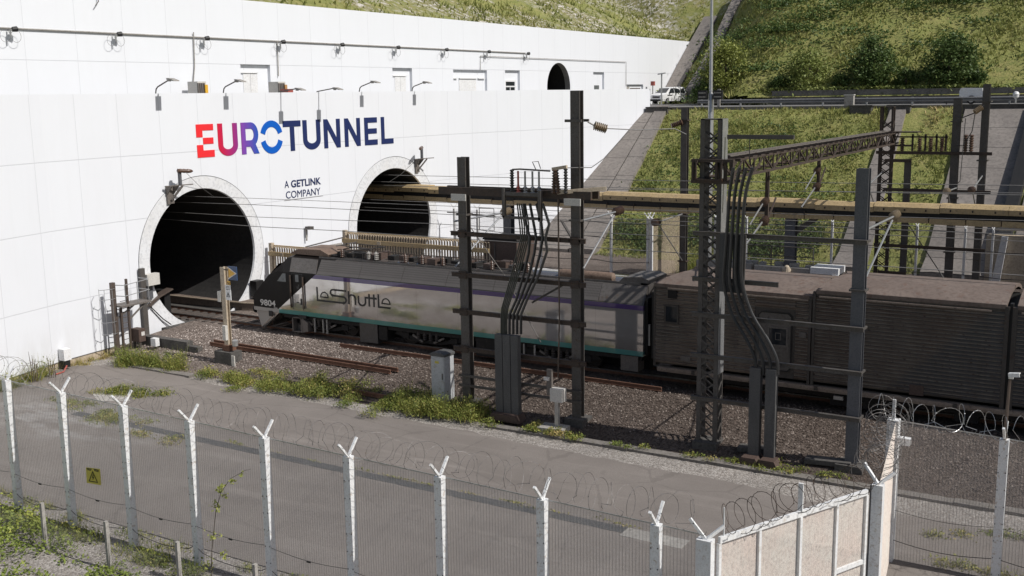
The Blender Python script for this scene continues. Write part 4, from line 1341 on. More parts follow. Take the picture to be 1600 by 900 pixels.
for (x0, x1, z0, z1, mt) in ((-33.4, -32.3, -.02, .92, 'steel'), (-26.6, -25.5, .05, .9, 'under'), (-19.3, -18.5, .25, .9, 'step_grey'), (-27.4, -26.75, .2, .9, 'under'), (-32.2, -31.7, .2, .85, 'under')):
    MB().box(x0, x1, YL + .08, YL + .7, z0, z1).build('equipment_box', mt, LO)
st = MB()
st.box(-37.72, -37.66, YL - .02, YL + .5, .06, .82); st.box(-37.14, -37.08, YL - .02, YL + .5, .06, .82); st.box(-37.72, -37.08, YL - .02, YL + .5, .78, .82); st.box(-37.72, -37.08, YL, YL + .5, .06, .1); st.box(-37.70, -37.1, YL + .3, YL + .5, .1, .78)
st.prism([(-37.08, .06), (-36.7, .14), (-36.7, .6), (-37.08, .82)], lambda a, b, d: (a, YL + d, b), .0, .5)
st.build('step_box', 'step_grey', LO)
for X in (-35.9 + .75, -34.6 + .75):
    pass
for X in (-36.3, -35.75, -35.5):
    MB().cyl((X, YL + .1, .15), (X, YL + .1, .86), .05, 8).build('drain_pipe', 'concrete', LO)
for X in (-24.05, -23.5):
    MB().cyl((X, YL + .1, .3), (X, YL + .1, .86), .045, 8).build('drain_pipe', 'galv', LO)
for s in (-1, 1):
    m1 = MB(); m1.lathe((-40.4, YC + s * .88, .88), (-1, 0, 0), [(.10, 0), (.10, .35), (.22, .36), (.24, .42), (.05, .46)], 12)
    m1.build('buffer', 'black', LO)
MB().box(-40.9, -40.3, YC - .2, YC + .2, .75, 1.02).build('coupler', 'black', LO)
MB().box(-18.24, -18.1, YC - 1.35, YC + 1.35, 1.0, 3.4).build('end_gangway', 'black', LO)
MB().box(-18.1, -18.02, YC - 1.3, YC - 1.2, 1.4, 2.3).build('end_handrail', 'galv', LO)

# ================================================================== CAR CARRIER WAGON
g = G('wagon_steel')
x, y, z = g.xyz()
a = g.noise(0.7, 6, .62, (0.6, 1, 1))
col = g.ramp(a, [(0.3, (0.100, 0.089, 0.079)), (0.48, (0.120, 0.101, 0.086)), (0.62, (0.100, 0.075, 0.061)), (0.78, (0.064, 0.047, 0.038))])
rust = g.m('MULTIPLY', g.step(g.noise(2.6, 5, .7, (.35, 1, 1.6)), .5, .66), g.step(x, -7.4, -9.5))
col = g.mix(g.m('MULTIPLY', rust, .55), col, (0.046, 0.031, 0.024))
clean = g.m('MULTIPLY', g.step(g.m('ADD', g.m('MULTIPLY', z, -1.05), g.m('SUBTRACT', x, -9.55)), 0.0, .35), g.step(x, -9.2, -9.0))
col = g.mix(g.m('MULTIPLY', clean, .85), col, g.mix(g.noise(1.5, 4), (0.055, 0.058, 0.061), (0.075, 0.077, 0.079)))
col = g.mix(g.m('MULTIPLY', g.step(z, 1.35, .8), g.step(g.noise(1.7, 5, .7), .4, .6)), col, (0.075, 0.055, 0.042))
col = g.mix(g.m('MULTIPLY', g.step(x, -10.5, -13.5), g.step(g.noise(.55, 4, .6), .3, .6)), col, g.mix(1.0, col, (1.7, 1.62, 1.55), 'MULTIPLY'))
stk = g.step(g.noise(1.6, 6, .75, (2.2, 1, .10)), .5, .72)
col = g.mix(g.m('MULTIPLY', stk, .5), col, (0.026, 0.020, 0.017))
M['wagon_steel'] = g.out(col, 0.5, 0.25)
M['wagon_roof'] = worn('wagon_roof', (0.135, 0.103, 0.086), (0.178, 0.14, 0.118), 0.75, scale=0.8, speck=(0.115, 0.07, 0.052), bump=0.05)
M['wagon_frame'] = worn('wagon_frame', (0.10, 0.086, 0.076), (0.135, 0.118, 0.104), 0.6, 0.1, scale=1.5, speck=(0.10, 0.065, 0.05))
M['sill'] = worn('sill', (0.27, 0.215, 0.175), (0.36, 0.295, 0.245), 0.7, scale=2.2, speck=(0.13, 0.10, 0.085), bump=0.1)
YWn, YWf = 39.55, 43.65
M['ledge_highlight'] = worn('ledge_highlight', (0.30, 0.262, 0.228), (0.20, 0.165, 0.14), 0.9, scale=1.6, lo=.4, hi=.6, speck=(0.08, 0.055, 0.042), bump=0)  # pale tan painted in for the light caught along the wagon ribs
WG = thing('car_carrier_wagon', (-5, YC, 0), 'long dirty brown corrugated steel vehicle wagon coupled behind the locomotive', 'wagon')


def side_panel(x0, x1, z0, z1, ribs, name='side_panel', mat='wagon_steel', yo=0.0):
    mb = MB()
    prof = [(0, z0)]
    p = (z1 - z0) / ribs
    for i in range(ribs):
        b = z0 + i * p
        prof += [(0, b + .22 * p), (-.045, b + .40 * p), (-.045, b + .74 * p), (0, b + .88 * p)]
    prof += [(0, z1)]
    for s, yy in ((1, YWn + yo), (-1, YWf - yo)):
        vs, fs = [], []
        for X in (x0, x1):
            vs += [(X, yy + s * a_, b_) for a_, b_ in prof]
        k = len(prof)
        mb = MB()
        mb.add(vs, [(i, k + i, k + i + 1, i + 1) for i in range(k - 1)])
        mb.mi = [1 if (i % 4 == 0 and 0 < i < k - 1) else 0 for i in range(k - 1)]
        mb.build(name, [mat, 'ledge_highlight'], WG)


def roof_part(x0, x1, ze, zr, name='roof', slx=0.0, mat='wagon_roof', over=.04):
    mb = MB()
    n = 10
    vs = []
    for X, sl in ((x0, slx), (x1, 0)):
        for i in range(n + 1):
            u = i / n
            yy = YWn - over + (YWf - YWn + 2 * over) * u
            h = ze + (zr - ze) * (1 - abs(2 * u - 1) ** 2.2)
            vs.append((X + sl * min(u, 1 - u) * 2, yy, h))
    vs += [(v[0], v[1], v[2] - .14) for v in vs]
    k = n + 1
    fs = [(i, i + 1, k + i + 1, k + i) for i in range(n)]
    fs += [(2 * k + i, 2 * k + i + 1, i + 1, i) for i in range(n)] + [(3 * k + i, 3 * k + i + 1, k + i + 1, k + i) for i in range(n)]
    fs += [(0, k, 3 * k, 2 * k), (n, k + n, 3 * k + n, 2 * k + n)]
    mb.add(vs, fs)
    return mb.build(name, mat, WG, smooth=True)


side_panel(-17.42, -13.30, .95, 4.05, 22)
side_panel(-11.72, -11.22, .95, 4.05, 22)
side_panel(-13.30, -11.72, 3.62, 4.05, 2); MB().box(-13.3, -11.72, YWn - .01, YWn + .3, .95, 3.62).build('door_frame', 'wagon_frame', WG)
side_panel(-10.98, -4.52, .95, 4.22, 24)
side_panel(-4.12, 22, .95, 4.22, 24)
roof_part(-17.5, -10.98, 4.22, 4.60, slx=1.2)
roof_part(-10.98, -4.48, 4.46, 4.82, slx=.6)
roof_part(-4.14, 22, 4.46, 4.82)
fa = MB(); fa.box(-17.46, -11.0, YWn - .02, YWn + .1, 4.05, 4.22); fa.box(-10.97, -4.5, YWn - .02, YWn + .1, 4.22, 4.47); fa.box(-4.13, 22, YWn - .02, YWn + .1, 4.22, 4.47)
fa.build('top_rail', 'wagon_frame', WG)
for x0, x1, zz in ((-16.9, -11.25, 4.02), (-10.85, -4.95, 4.19), (-4.0, 20, 4.19)):
    MB().box(x0, x1, YWn - .09, YWn, zz, zz + .055).build('rain_gutter', 'sill', WG)
for x0, x1 in ((-11.22, -11.12), (-11.08, -10.98), (-4.52, -4.38), (-4.28, -4.12)):
    MB().box(x0, x1, YWn - .06, YWn + .06, .8, 4.4 if x0 > -11.1 else 4.2).build('side_post', 'wagon_frame', WG)
MB().box(-4.38, -4.28, YWn + .02, YWn + .3, .8, 4.5).build('gap_seal', 'black', WG)
MB().box(-17.52, -17.42, YWn - .02, YWf + .02, .8, 4.2).build('end_wall', 'wagon_frame', WG)
MB().box(-17.9, -17.52, YC - 1.4, YC + 1.4, .9, 3.7).build('gangway_bellows', 'black', WG)
core = MB(); core.box(-17.4, 22, YWn + .12, YWf - .12, .9, 4.2); core.build('inner_body', 'black', WG)
# door with window
dr = MB(); dr.prism([(-13.14 + .12, 1.22), (-11.86 - .12, 1.22), (-11.86, 1.34), (-11.86, 3.34), (-11.98, 3.46), (-13.02, 3.46), (-13.14, 3.34), (-13.14, 1.34)], lambda a_, b_, d: (a_, YWn - d, b_), .012, .045)
M['door_grey'] = worn('door_grey', (0.115, 0.102, 0.092), (0.15, 0.135, 0.122), 0.55, 0.1, scale=1.3, speck=(0.07, 0.056, 0.047), bump=0.03, streak=True)
do = dr.build('side_door', 'door_grey', WG)
MB().ribbon([(-13.14, 1.34), (-13.14, 3.34), (-13.02, 3.46), (-11.98, 3.46), (-11.86, 3.34), (-11.86, 1.34), (-11.98, 1.22), (-13.02, 1.22)], .05, lambda a_, b_, d: (a_, YWn - d, b_), .012, .055, True).build('door_seal', 'ink', do)
MB().ribbon([(-12.74, 2.20), (-12.74, 2.88), (-12.02, 2.88), (-12.02, 2.20)], .05, lambda a_, b_, d: (a_, YWn - d, b_), .046, .07, True).build('window_frame', 'step_grey', do)
MB().box(-12.71, -12.05, YWn - .052, YWn - .046, 2.23, 2.85).build('window_pane', 'glass', do)
MB().ribbon([(-12.46, 2.42), (-12.46, 2.68), (-12.26, 2.68), (-12.26, 2.42)], .022, lambda a_, b_, d: (a_, YWn - d, b_), .053, .06, True).build('window_latch', 'step_grey', do)
MB().box(-11.99, -11.95, YWn - .075, YWn - .045, 2.0, 2.35).build('door_handle', 'step_grey', do)
for zz in (1.6, 3.0):
    MB().box(-13.2, -13.1, YWn - .08, YWn - .045, zz, zz + .14).build('door_hinge', 'step_grey', do)
MB().box(-11.55, -11.3, YWn - .08, YWn, 2.6, 2.78).build('data_plate', 'step_grey', WG)
MB().box(-16.3, -15.9, YWn - .08, YWn, 1.15, 1.35).build('data_plate', 'step_grey', WG)
for zz in (1.15, 1.55, 1.95):
    MB().box(-17.38, -17.12, YWn - .16, YWn - .13, zz, zz + .03).build('grab_iron', 'step_grey', WG)
wf = MB(); wf.ribbon([(-17.0, 2.66), (-17.0, 3.36), (-16.45, 3.36), (-16.45, 2.66)], .07, lambda a_, b_, d: (a_, YWn - d, b_), 0.0, .09, True)
wo = wf.build('side_window', 'wagon_frame', WG)
MB().box(-16.97, -16.48, YWn - .075, YWn, 2.7, 3.33).build('window_pane', 'glass', wo)
MB().box(-16.88, -16.5, YWn - .075, YWn, 3.66, 3.98).build('vent_grille', 'under', WG)
MB().box(-7.5, -7.02, YWn - .075, YWn, .92, 1.3).build('side_plate', 'brown_box', WG)
sl_ = MB(); sl_.box(-17.3, 22, YWn - .16, YWn + .2, .70, .80); sl_.box(-17.3, 22, YWn - .12, YWn - .08, .62, .70)
sl_.build('footboard', 'sill', WG)
for X in np.arange(-15.8, 6, 2.45):
    MB().box(X, X + .14, YWn - .19, YWn - .10, .66, .80).build('footboard_bracket', 'wagon_frame', WG)
MB().box(-17.0, 22, YWn + .25, YWf - .25, .35, .72).build('underframe', 'under', WG)
for bc in (-13.2, 10.0):
    m1 = MB()
    for s in (-1, 1):
        yy = YC + s * 1.1
        m1.prism([(bc - 1.6, .35), (bc - 1.3, .55), (bc + 1.3, .55), (bc + 1.6, .35), (bc + .6, .2), (bc - .6, .2)], lambda a_, b_, d: (a_, yy + d, b_), -.08, .08)
    bo = m1.build('bogie', 'under', WG)
    for k in (-1.0, 1.0):
        m1 = MB()
        for s in (-1, 1):
            m1.lathe((bc + k, YC + s * .70, .42), (0, s, 0), [(.14, -.1), (.43, -.04), (.42, .08), (.34, .1), (.3, .05), (.12, .08)], 22)
        m1.build('wheelset', 'wheel_steel', bo)
for X in (-15.6, -10.4, -9.2, -6.0, -3.5):
    MB().box(X, X + .8, YWn + .3, YWn + .9, .05, .5).build('equipment_box', 'under', WG)
m1 = MB(); m1.box(-10.2, -9.85, YWn - .02, YWn + .1, .36, .5); m1.build('brake_hose', 'galv', WG)

# ================================================================== CATENARY STEELWORK
YM, YF = 35.3, 65.5


def lattice(mb, x0, x1, y, z0, z1, d=.42, pitch=.62, leg=.14):
    """square lattice mast: four angle legs and crossed lacing"""
    for X in (x0, x1 - leg):
        for yy in (y - d / 2, y + d / 2 - .05):
            mb.box(X, X + leg, yy, yy + .05, z0, z1)
    for s in (-1, 1):
        yy = y + s * (d / 2 - .02)
        z = z0 + .2
        k = 0
        while z + pitch < z1:
            a, b = (x0 + leg, x1 - leg) if k % 2 == 0 else (x1 - leg, x0 + leg)
            mb.beam((a, yy, z), (b, yy, z + pitch * .55), .05, .03, (0, 1, 0)); mb.beam((b, yy, z), (a, yy, z + pitch * .55), .05, .03, (0, 1, 0))
            z += pitch * .78; k += 1
    for X in (x0 + .02, x1 - .02):
        z = z0 + .2
        while z + pitch < z1:
            mb.beam((X, y - d / 2 + .05, z), (X, y + d / 2 - .05, z + pitch * .6), .05, .03, (1, 0, 0)); z += pitch * .78
    mb.box(x0, x1, y - d / 2, y + d / 2, z1 - .03, z1 + .01)


def insul(mb, p, d, L, r, n=7):
    prof = [(r * .5, 0)]
    for k in range(n):
        h = L * (k + .15) / n
        prof += [(r * .62, h), (r, h + L * .28 / n), (r, h + L * .5 / n), (r * .62, h + L * .78 / n)]
    prof += [(r * .5, L)]
    mb.lathe(p, d, prof, 12)


def cantilever(parent, X, y0, z0, y1, z1, zb, ins='insulator_tan', r=.17):
    m1 = MB(); m1.tube([(X, y0, z0), (X, y1 - .5 * (1 if y1 > y0 else -1), z1 - .01)], .04, 6); a = m1.build('cantilever_tube', 'steel_pale', parent, smooth=True)
    m1 = MB(); m1.tube([(X, y0, zb), (X, y1 - .62 * (1 if y1 > y0 else -1), z1 - .12)], .035, 6); m1.build('cantilever_brace', 'steel_pale', parent, smooth=True)
    m1 = MB(); insul(m1, (X, y1 - .5 * (1 if y1 > y0 else -1), z1), (0, 1 if y1 > y0 else -1, .06), .52, r); m1.build('insulator', ins, parent, smooth=True)


def collar(mb, X, Y, z, w=.24, h=.07):
    mb.box(X - w, X + w, Y - w, Y - w + .05, z - h / 2, z + h / 2); mb.box(X - w, X + w, Y + w - .05, Y + w, z - h / 2, z + h / 2)
    mb.box(X - w, X - w + .05, Y - w + .05, Y + w - .05, z - h / 2, z + h / 2); mb.box(X + w - .05, X + w, Y - w + .05, Y + w - .05, z - h / 2, z + h / 2)


CFa = thing('catenary_structure', (-21.3, YM, -.5), 'dark two mast steel frame by the grey cabinet, with a bundle of black cables', 'catenary frame')
MB().ibeam_z(-23.78, YM, -1.0, 9.4, .38, .32).build('mast', 'steel', CFa)
MB().ibeam_z(-18.74, YM, -1.0, 11.88, .38, .32).build('mast', 'steel', CFa)
for X in (-23.78, -18.74):
    MB().box(X - .4, X + .4, YM - .4, YM + .4, -1.2, -.42).build('mast_footing', 'concrete_dark', CFa)
for z, nm in ((6.40, 'rust_steel'), (4.76, 'rust_steel'), (3.26, 'rust_steel'), (1.74, 'rust_steel')):
    m1 = MB(); m1.box(-24.3, -18.3, YM - .24, YM - .165, z - .09, z + .09); m1.box(-24.3, -18.3, YM - .30, YM - .24, z + .07, z + .09)
    for X in (-23.78, -18.74):
        m1.box(X - .18, X + .18, YM - .255, YM - .242, z - .15, z + .15)
        for dx in (-.14, .14):
            m1.box(X + dx - .025, X + dx + .025, YM - .28, YM - .256, z - .135, z - .105); m1.box(X + dx - .025, X + dx + .025, YM - .28, YM - .256, z + .03, z + .06)
    m1.build('cross_bar', nm, CFa)
for z in (.62, .22):
    MB().box(-24.1, -18.5, YM - .22, YM - .165, z - .05, z + .05).build('cross_bar', 'steel', CFa)
for z in (6.4, 7.15):
    for X in (-23.78, -18.74):
        m1 = MB(); collar(m1, X, YM, z); m1.build('mast_collar', 'steel', CFa)
m1 = MB(); m1.box(-24.75, -18.0, YM - .36, YM - .24, 7.94, 8.24); m1.box(-24.75, -18.0, YM + .24, YM + .36, 7.94, 8.24); m1.build('top_beam', 'rust_steel', CFa)
for X in (-23.78, -18.74):
    MB().box(X - .34, X + .34, YM - .42, YM - .36, 7.72, 7.98).build('beam_clamp', 'pale_box', CFa)
m1 = MB(); m1.box(-21.55, -20.0, YM - .62, YM - .40, 8.02, 8.16); m1.box(-21.62, -21.52, YM - .66, YM - .5, 7.2, 8.3); m1.box(-20.05, -19.93, YM - .66, YM - .5, 7.1, 8.25); m1.box(-21.6, -19.95, YM - .66, YM - .58, 7.15, 7.25)
m1.build('cable_platform', 'steel', CFa)
m1 = MB(); m1.beam((-19.3, YM - .5, 8.2), (-17.6, YM + .1, 8.35), .12, .14); m1.build('side_bracket', 'beige_rail', CFa)
tx = [-20.98, -20.68, -20.36, -20.08]
for i, X in enumerate(tx):
    m1 = MB(); m1.cyl((X, YM - .5, 8.1), (X, YM - .5, 8.95), .04, 8)
    for k in range(3):
        m1.lathe((X, YM - .5, 8.14 + .09 * k), (0, 0, 1), [(.05, 0), (.09, .02), (.05, .06)], 10)
    m1.build('cable_termination', 'red_paint' if i == 0 else 'steel_pale', CFa)
m1 = MB(); m1.tube([(-21.25, YM - .5, 8.9), (-21.22, YM - .5, 9.0), (-20.9, YM - .5, 9.02), (-19.6, YM - .5, 8.98)], .035, 6); m1.tube([(-20.2, YM - .5, 9.0), (-20.35, YM - .5, 9.3), (-20.1, YM - .5, 9.32), (-20.0, YM - .5, 9.05)], .018, 5)
m1.build('busbar', 'steel', CFa)
for X, d, L, r, mt in ((-21.25, (0, 0, 1), .85, .085, 'cable_black'), (-19.45, (.05, 0, 1), .9, .10, 'insulator'), (-19.25, (-.12, 0, 1), .9, .10, 'insulator'), (-18.95, (0, 0, 1), .95, .08, 'cable_black')):
    m1 = MB(); insul(m1, (X, YM - .5, 8.15), d, L, r, 9); m1.build('surge_insulator', mt, CFa, smooth=True)
MB().beam((-19.5, YM - .5, 9.05), (-18.9, YM - .5, 9.15), .12, .12).build('insulator_cap', 'beige_rail', CFa)
yc_ = 34.72
for i in range(4):     # thick cables
    path = [(818 + 10 * i, 318), (822 + 12 * i, 350), (828 + 10 * i, 372), (826 + 9 * i, 395), (818 + 8.5 * i, 430), (806 + 5.6 * i, 470), (796 + 6 * i, 492), (796 + 6 * i, 522)]
    if i == 3:
        path[2:5] = [(852, 372), (855, 392), (842, 430)]
    pts = [PY(a, b, yc_) for a, b in path]
    sm = []
    for p, q in zip(pts[:-1], pts[1:]):
        sm += [p, p.lerp(q, .5)]
    MB().tube(sm + [pts[-1]], .055, 8).build('cable', 'cable_black', CFa, smooth=True)
for i in range(5):     # thin bundle
    path = [(808 + 3.2 * i, 318), (812 + 3.5 * i, 350), (814 + 3 * i, 372), (800 + 3 * i, 425), (784 + 2.4 * i, 482), (783 + 2.2 * i, 497), (783 + 2.2 * i, 522)]
    MB().tube([PY(a, b, yc_ + .05) for a, b in path], .028, 6).build('cable', 'cable_green', CFa, smooth=True)
for i, (a, b) in enumerate(((-22.05, -21.72), (-21.69, -21.36), (-21.33, -21.02))):
    MB().box(a, b, 34.62, 34.88, -.62, 2.62).build('cable_duct', 'duct_grey', CFa)
m1 = MB(); m1.prism([(-22.25, -.78), (-20.85, -.78), (-21.0, -.5), (-22.1, -.5)], lambda a, b, d: (a, d, b), 34.35, 35.0); m1.build('duct_footing', 'brown_box', CFa)
cantilever(CFa, -24.3, YM, 6.84, 39.5, 6.82, 5.0)
cantilever(CFa, -18.5, YM, 7.15, 38.5, 7.2, 5.35, 'insulator')
m1 = MB(); m1.beam((-18.74, YM + .25, 5.9), (-20.3, YM + 1.6, 6.9), .08, .08); m1.beam((-19.0, YM + .25, 4.9), (-20.9, YM + .3, 3.8), .09, .07); m1.build('stay_arm', 'steel', CFa)
m1 = MB(); m1.tube([PY(872, 310, 35.0), PY(873, 400, 35.0), PY(874, 500, 35.0), PY(872, 590, 35.0)], .03, 6); m1.build('pull_rod', 'copper', CFa)
m1 = MB(); m1.tube([PY(728, 345, 35.6), PY(788, 430, 36.2), PY(845, 535, 35.4)], .018, 4); m1.build('guy_rod', 'steel', CFa)
m1 = MB(); m1.box(-19.08, -18.4, YM - .32, YM - .26, 10.75, 10.85); m1.box(-19.08, -18.4, YM + .26, YM + .32, 10.75, 10.85); m1.build('top_clamp', 'steel', CFa)
m1 = MB(); insul(m1, (-18.2, YM + .3, 10.62), (.75, .6, -.3), .5, .17); m1.build('anchor_insulator', 'insulator_tan', CFa, smooth=True)
m1 = MB(); m1.tube([(-18.4, YM + .2, 10.75), (-18.2, YM + .3, 10.62)], .03, 5); m1.tube([(-17.85, YM + .55, 10.5), (-17.0, YM + 1.4, 10.42), (-16.0, YM + 2.6, 10.42), (-15.7, YM + 3, 10.2)], .018, 4)
m1.tube([(-17.2, YM + 1.2, 10.42), (-17.9, YM + .5, 9.4), (-18.2, YM + .1, 9.1), (-19.0, YM - .4, 9.1)], .016, 4)
m1.build('anchor_wire', 'dull_wire', CFa)
# motor box on its post
t = thing('control_box', (-19.0, 34.5, -.7), 'small beige control box on a short post at the foot of the H mast', 'control box')
MB().box(-19.42, -18.9, 34.3, 34.65, .35, .85).build('housing', 'pale_box', t)
MB().box(-19.28, -19.12, 34.4, 34.52, -.7, .35).build('post', 'galv', t)
m1 = MB(); m1.box(-19.62, -19.42, 34.42, 34.55, .55, 1.55); m1.build('lever_bracket', 'step_grey', t)
MB().box(-19.72, -19.5, 34.36, 34.42, 1.12, 1.25).build('label_plate', 'pale_ink', t)
m1 = MB(); m1.prism([(-19.8, 33.95), (-18.75, 34.05), (-18.8, 34.75), (-19.85, 34.65)], lambda a, b, d: (a, b, d), -.95, -.62)
tag(m1.build('pit_cover', 'concrete'), 'low square concrete pit beside the control box', 'concrete pit')

CFb = thing('catenary_structure', (-11, YM, -.5), 'dark steel frame with one lattice mast and curving cables before the wagon', 'catenary frame')
m1 = MB(); lattice(m1, -13.86, -13.08, YM, -1.0, 10.85, .5, .66, .16); m1.build('lattice_mast', 'steel', CFb)
MB().box(-13.10, -13.06, YM - .25, YM + .25, 2.0, 10.86).build('lit_flange', 'steel_pale', CFb)
MB().ibeam_z(-8.42, YM, -1.0, 9.28, .40, .32).build('mast', 'steel_blue', CFb)
for X in (-13.47, -8.42):
    MB().box(X - .45, X + .45, YM - .45, YM + .45, -1.2, -.5).build('mast_footing', 'concrete_dark', CFb)
for z in (6.95, 5.36, 4.10, 2.63, 1.07):
    x1_ = -8.15 if z != 5.36 else -11.0
    m1 = MB(); m1.box(-14.05, x1_, YM - .33, YM - .255, z - .08, z + .08); m1.box(-14.05, x1_, YM - .40, YM - .33, z + .06, z + .08)
    m1.build('cross_bar', 'steel', CFb)
for z in (6.95, 5.36, 4.1, 2.63, 1.07):
    m1 = MB(); collar(m1, -8.42, YM, z, .26); m1.build('mast_collar', 'steel', CFb)
yb = 34.75
for i in range(4):
    path = [(1146 + 10 * i, 262), (1140 + 8.5 * i, 300), (1137 + 8 * i, 345), (1133 + 8.5 * i, 400), (1131 + 9.6 * i, 442), (1143 + 10.5 * i, 490), (1166 + 11 * i, 530), (1180 + 11.3 * i, 562), (1181 + 11.3 * i, 585)]
    pts = [PY(a, b, yb) for a, b in path]
    # rounder curve
    sm = []
    for k in range(len(pts) - 1):
        p0, p1, p2, p3 = pts[max(k - 1, 0)], pts[k], pts[k + 1], pts[min(k + 2, len(pts) - 1)]
        for u in (0, .33, .66):
            sm.append(.5 * ((2 * p1) + (p2 - p0) * u + (2 * p0 - 5 * p1 + 4 * p2 - p3) * u * u + (3 * p1 - p0 - 3 * p2 + p3) * u ** 3))
    MB().tube(sm + [pts[-1]], .06, 8).build('cable', 'cable_black', CFb, smooth=True)
for a, b in ((-11.80, -11.42), (-11.24, -10.88)):
    MB().box(a, b, 34.66, 34.92, -.62, 2.5).build('cable_duct', 'duct_grey', CFb)
for c in (-11.65, -11.0):
    m1 = MB(); m1.prism([(c - .42, -.9), (c + .42, -.9), (c + .25, -.58), (c - .25, -.58)], lambda a, b, d: (a, d, b), 34.25, 34.95); m1.build('duct_footing', 'brown_box', CFb)
for a, b in ((-13.02, -12.66), (-12.55, -12.2)):
    MB().box(a, b, yb + .1, yb + .3, 5.0, 7.0).build('cable_cover', 'duct_grey', CFb)
m1 = MB(); m1.beam((-12.15, yb + .05, 4.1), (-12.1, yb + .05, 7.0), .06, .06); m1.beam((-11.6, yb + .05, 2.6), (-11.6, yb + .05, 4.1), .06, .06); m1.build('cable_bracket', 'steel', CFb)
cantilever(CFb, -8.3, YM + .3, 7.3, 39.8, 7.34, 5.7, 'insulator_tan')
m1 = MB(); m1.box(-12.98, -9.5 - 1.2, YM - .05, YM + .05, 10.18, 10.32); m1.tube([(-12.2, YM, 10.2), (-12.2, YM, 9.4)], .015, 4); m1.build('top_arm', 'steel', CFb)
m1 = MB(); m1.tube([PY(1340, 356, 35.8), PY(1352, 352, 36.4)], .03, 5); m1.build('short_arm', 'steel_pale', CFb)
for (a, b, lab) in (((-12.3, 35.2), 1.2, 'cracked grey concrete slab leaning at the foot of the twin cable ducts'), ((-9.9, 35.1), 1.5, 'long grey concrete slab lying right of the twin cable ducts')):
    m1 = MB(); m1.beam((a[0], a[1], -.58), (a[0] + b, a[1] + .1, -.52), .5, .16)
    tag(m1.build('loose_slab', 'concrete_dark'), lab, 'slab')

# gantry truss across both tracks
GT = thing('gantry_truss', (-13.5, YM, 8.8), 'long rusty lattice gantry with walkway boards crossing high above the train', 'gantry')
A0, B0 = Vector((-13.45, YM - .5, 9.12)), Vector((-14.35, YF + .8, 8.95))
dv = (B0 - A0); L_ = dv.length; du = dv.normalized(); dr_ = Vector((du.y, -du.x, 0)).normalized()
ch = MB()
for s in (-.45, .45):
    for h in (.30, -.30):
        ch.beam(A0 + dr_ * s + Vector((0, 0, h)), B0 + dr_ * s + Vector((0, 0, h)), .09, .09)
ch.build('truss_chord', 'rust_steel', GT)
br = MB(); nb = 26
for i in range(nb):
    p, q = A0 + du * (L_ * i / nb), A0 + du * (L_ * (i + 1) / nb)
    for s in (-.45, .45):
        br.beam(p + dr_ * s + Vector((0, 0, -.3)), p + dr_ * s + Vector((0, 0, .3)), .06, .05)
        a, b = (-.3, .3) if i % 2 else (.3, -.3)
        br.beam(p + dr_ * s + Vector((0, 0, a)), q + dr_ * s + Vector((0, 0, b)), .05, .05)
    br.beam(p + dr_ * -.45 + Vector((0, 0, -.3)), p + dr_ * .45 + Vector((0, 0, -.3)), .05, .05)
wk = MB(); wk2 = MB()
for s in (-.34, .06):
    wk = MB(); wk.beam(A0 + dr_ * s + Vector((0, 0, .40)) + du * 2.0, B0 + dr_ * s + Vector((0, 0, .40)), .07, .05); wk.build('walkway_board', 'step_grey', GT)
for i in range(30):
    p = A0 + du * (2 + (L_ - 2) * i / 30) + Vector((0, 0, .36))
    br.beam(p - dr_ * .62, p + dr_ * .62, .08, .05)

br.build('truss_lacing_bearers', 'rust_steel', GT)  # lacing and walkway bearers merged in one mesh
bx = MB()
for z in (8.74, 9.46):
    bx.box(-14.1, -12.6, YM - .45, YM - .27, z - .05, z + .05); bx.box(-14.1, -12.6, YM + .27, YM + .45, z - .05, z + .05)
for X in (-14.05, -13.2, -12.9, -12.65):
    bx.box(X - .04, X + .04, YM - .44, YM - .28, 8.79, 9.41)
bx.build('end_box', 'rust_steel', GT)
pb = MB()
for X, Yc in ((-13.8, 47), (-14.1, 58)):
    pass
for yy, zb_ in ((49.7, 7.2), (41.7, 6.5)):
    xx = -13.45 - (yy - 34.8) * .0286
    dp = MB(); dp.box(xx - .07, xx + .07, yy - .07, yy + .07, zb_, 8.7); dp.beam((xx, yy - .1, 8.7), (xx, yy - .05, 7.4), .05, .05)
    dp.beam((xx, yy, zb_ + .1), (xx, yy + 1.1, zb_ + 1.0), .06, .06)
    dp.build('drop_post', 'rust_steel', GT)
    for z_, r_, sg in ((zb_ + .25, .17, -1), (zb_ + 1.0, .15, -1)):
        m1 = MB(); insul(m1, (xx, yy + .1 * sg, z_), (.1, sg, -.15), .45, r_); m1.build('insulator', 'insulator', GT, smooth=True)
    m1 = MB(); m1.tube([(xx, yy - .5, zb_ + .2), (xx - .1, yy - 2.2, zb_ - .55)], .035, 5); m1.tube([(xx, yy - .55, zb_ + .9), (xx - .1, yy - 1.7, zb_ + .2)], .03, 5); m1.build('cantilever_tube', 'steel_pale', GT)

# far row
CFc = thing('catenary_structure', (-12, YF, -.3), 'far dark frame of a lattice mast, three posts and switchgear beyond the wagon', 'catenary frame')
m1 = MB(); lattice(m1, -14.78, -14.02, YF, -.5, 10.75, .5, .7, .12); m1.build('lattice_mast', 'rust_steel', CFc)
MB().ibeam_z(-13.15, YF, -.5, 7.75, .34, .30).build('post', 'steel', CFc)
MB().ibeam_z(-10.62, YF, -.5, 11.2, .42, .34).build('mast', 'steel', CFc)
MB().ibeam_z(-9.15, YF, -.5, 11.95, .38, .32).build('mast', 'steel', CFc)
for x0, x1, z in ((-14.9, -8.65, 8.14), (-14.4, -12.9, 7.68), (-14.4, -8.6, 6.0), (-14.4, -12.9, 4.9), (-14.8, -8.7, 2.72), (-14.5, -12.9, 1.10)):
    MB().box(x0, x1, YF - .33, YF - .255, z - .09, z + .09).build('cross_bar', 'rust_steel', CFc)
m1 = MB()
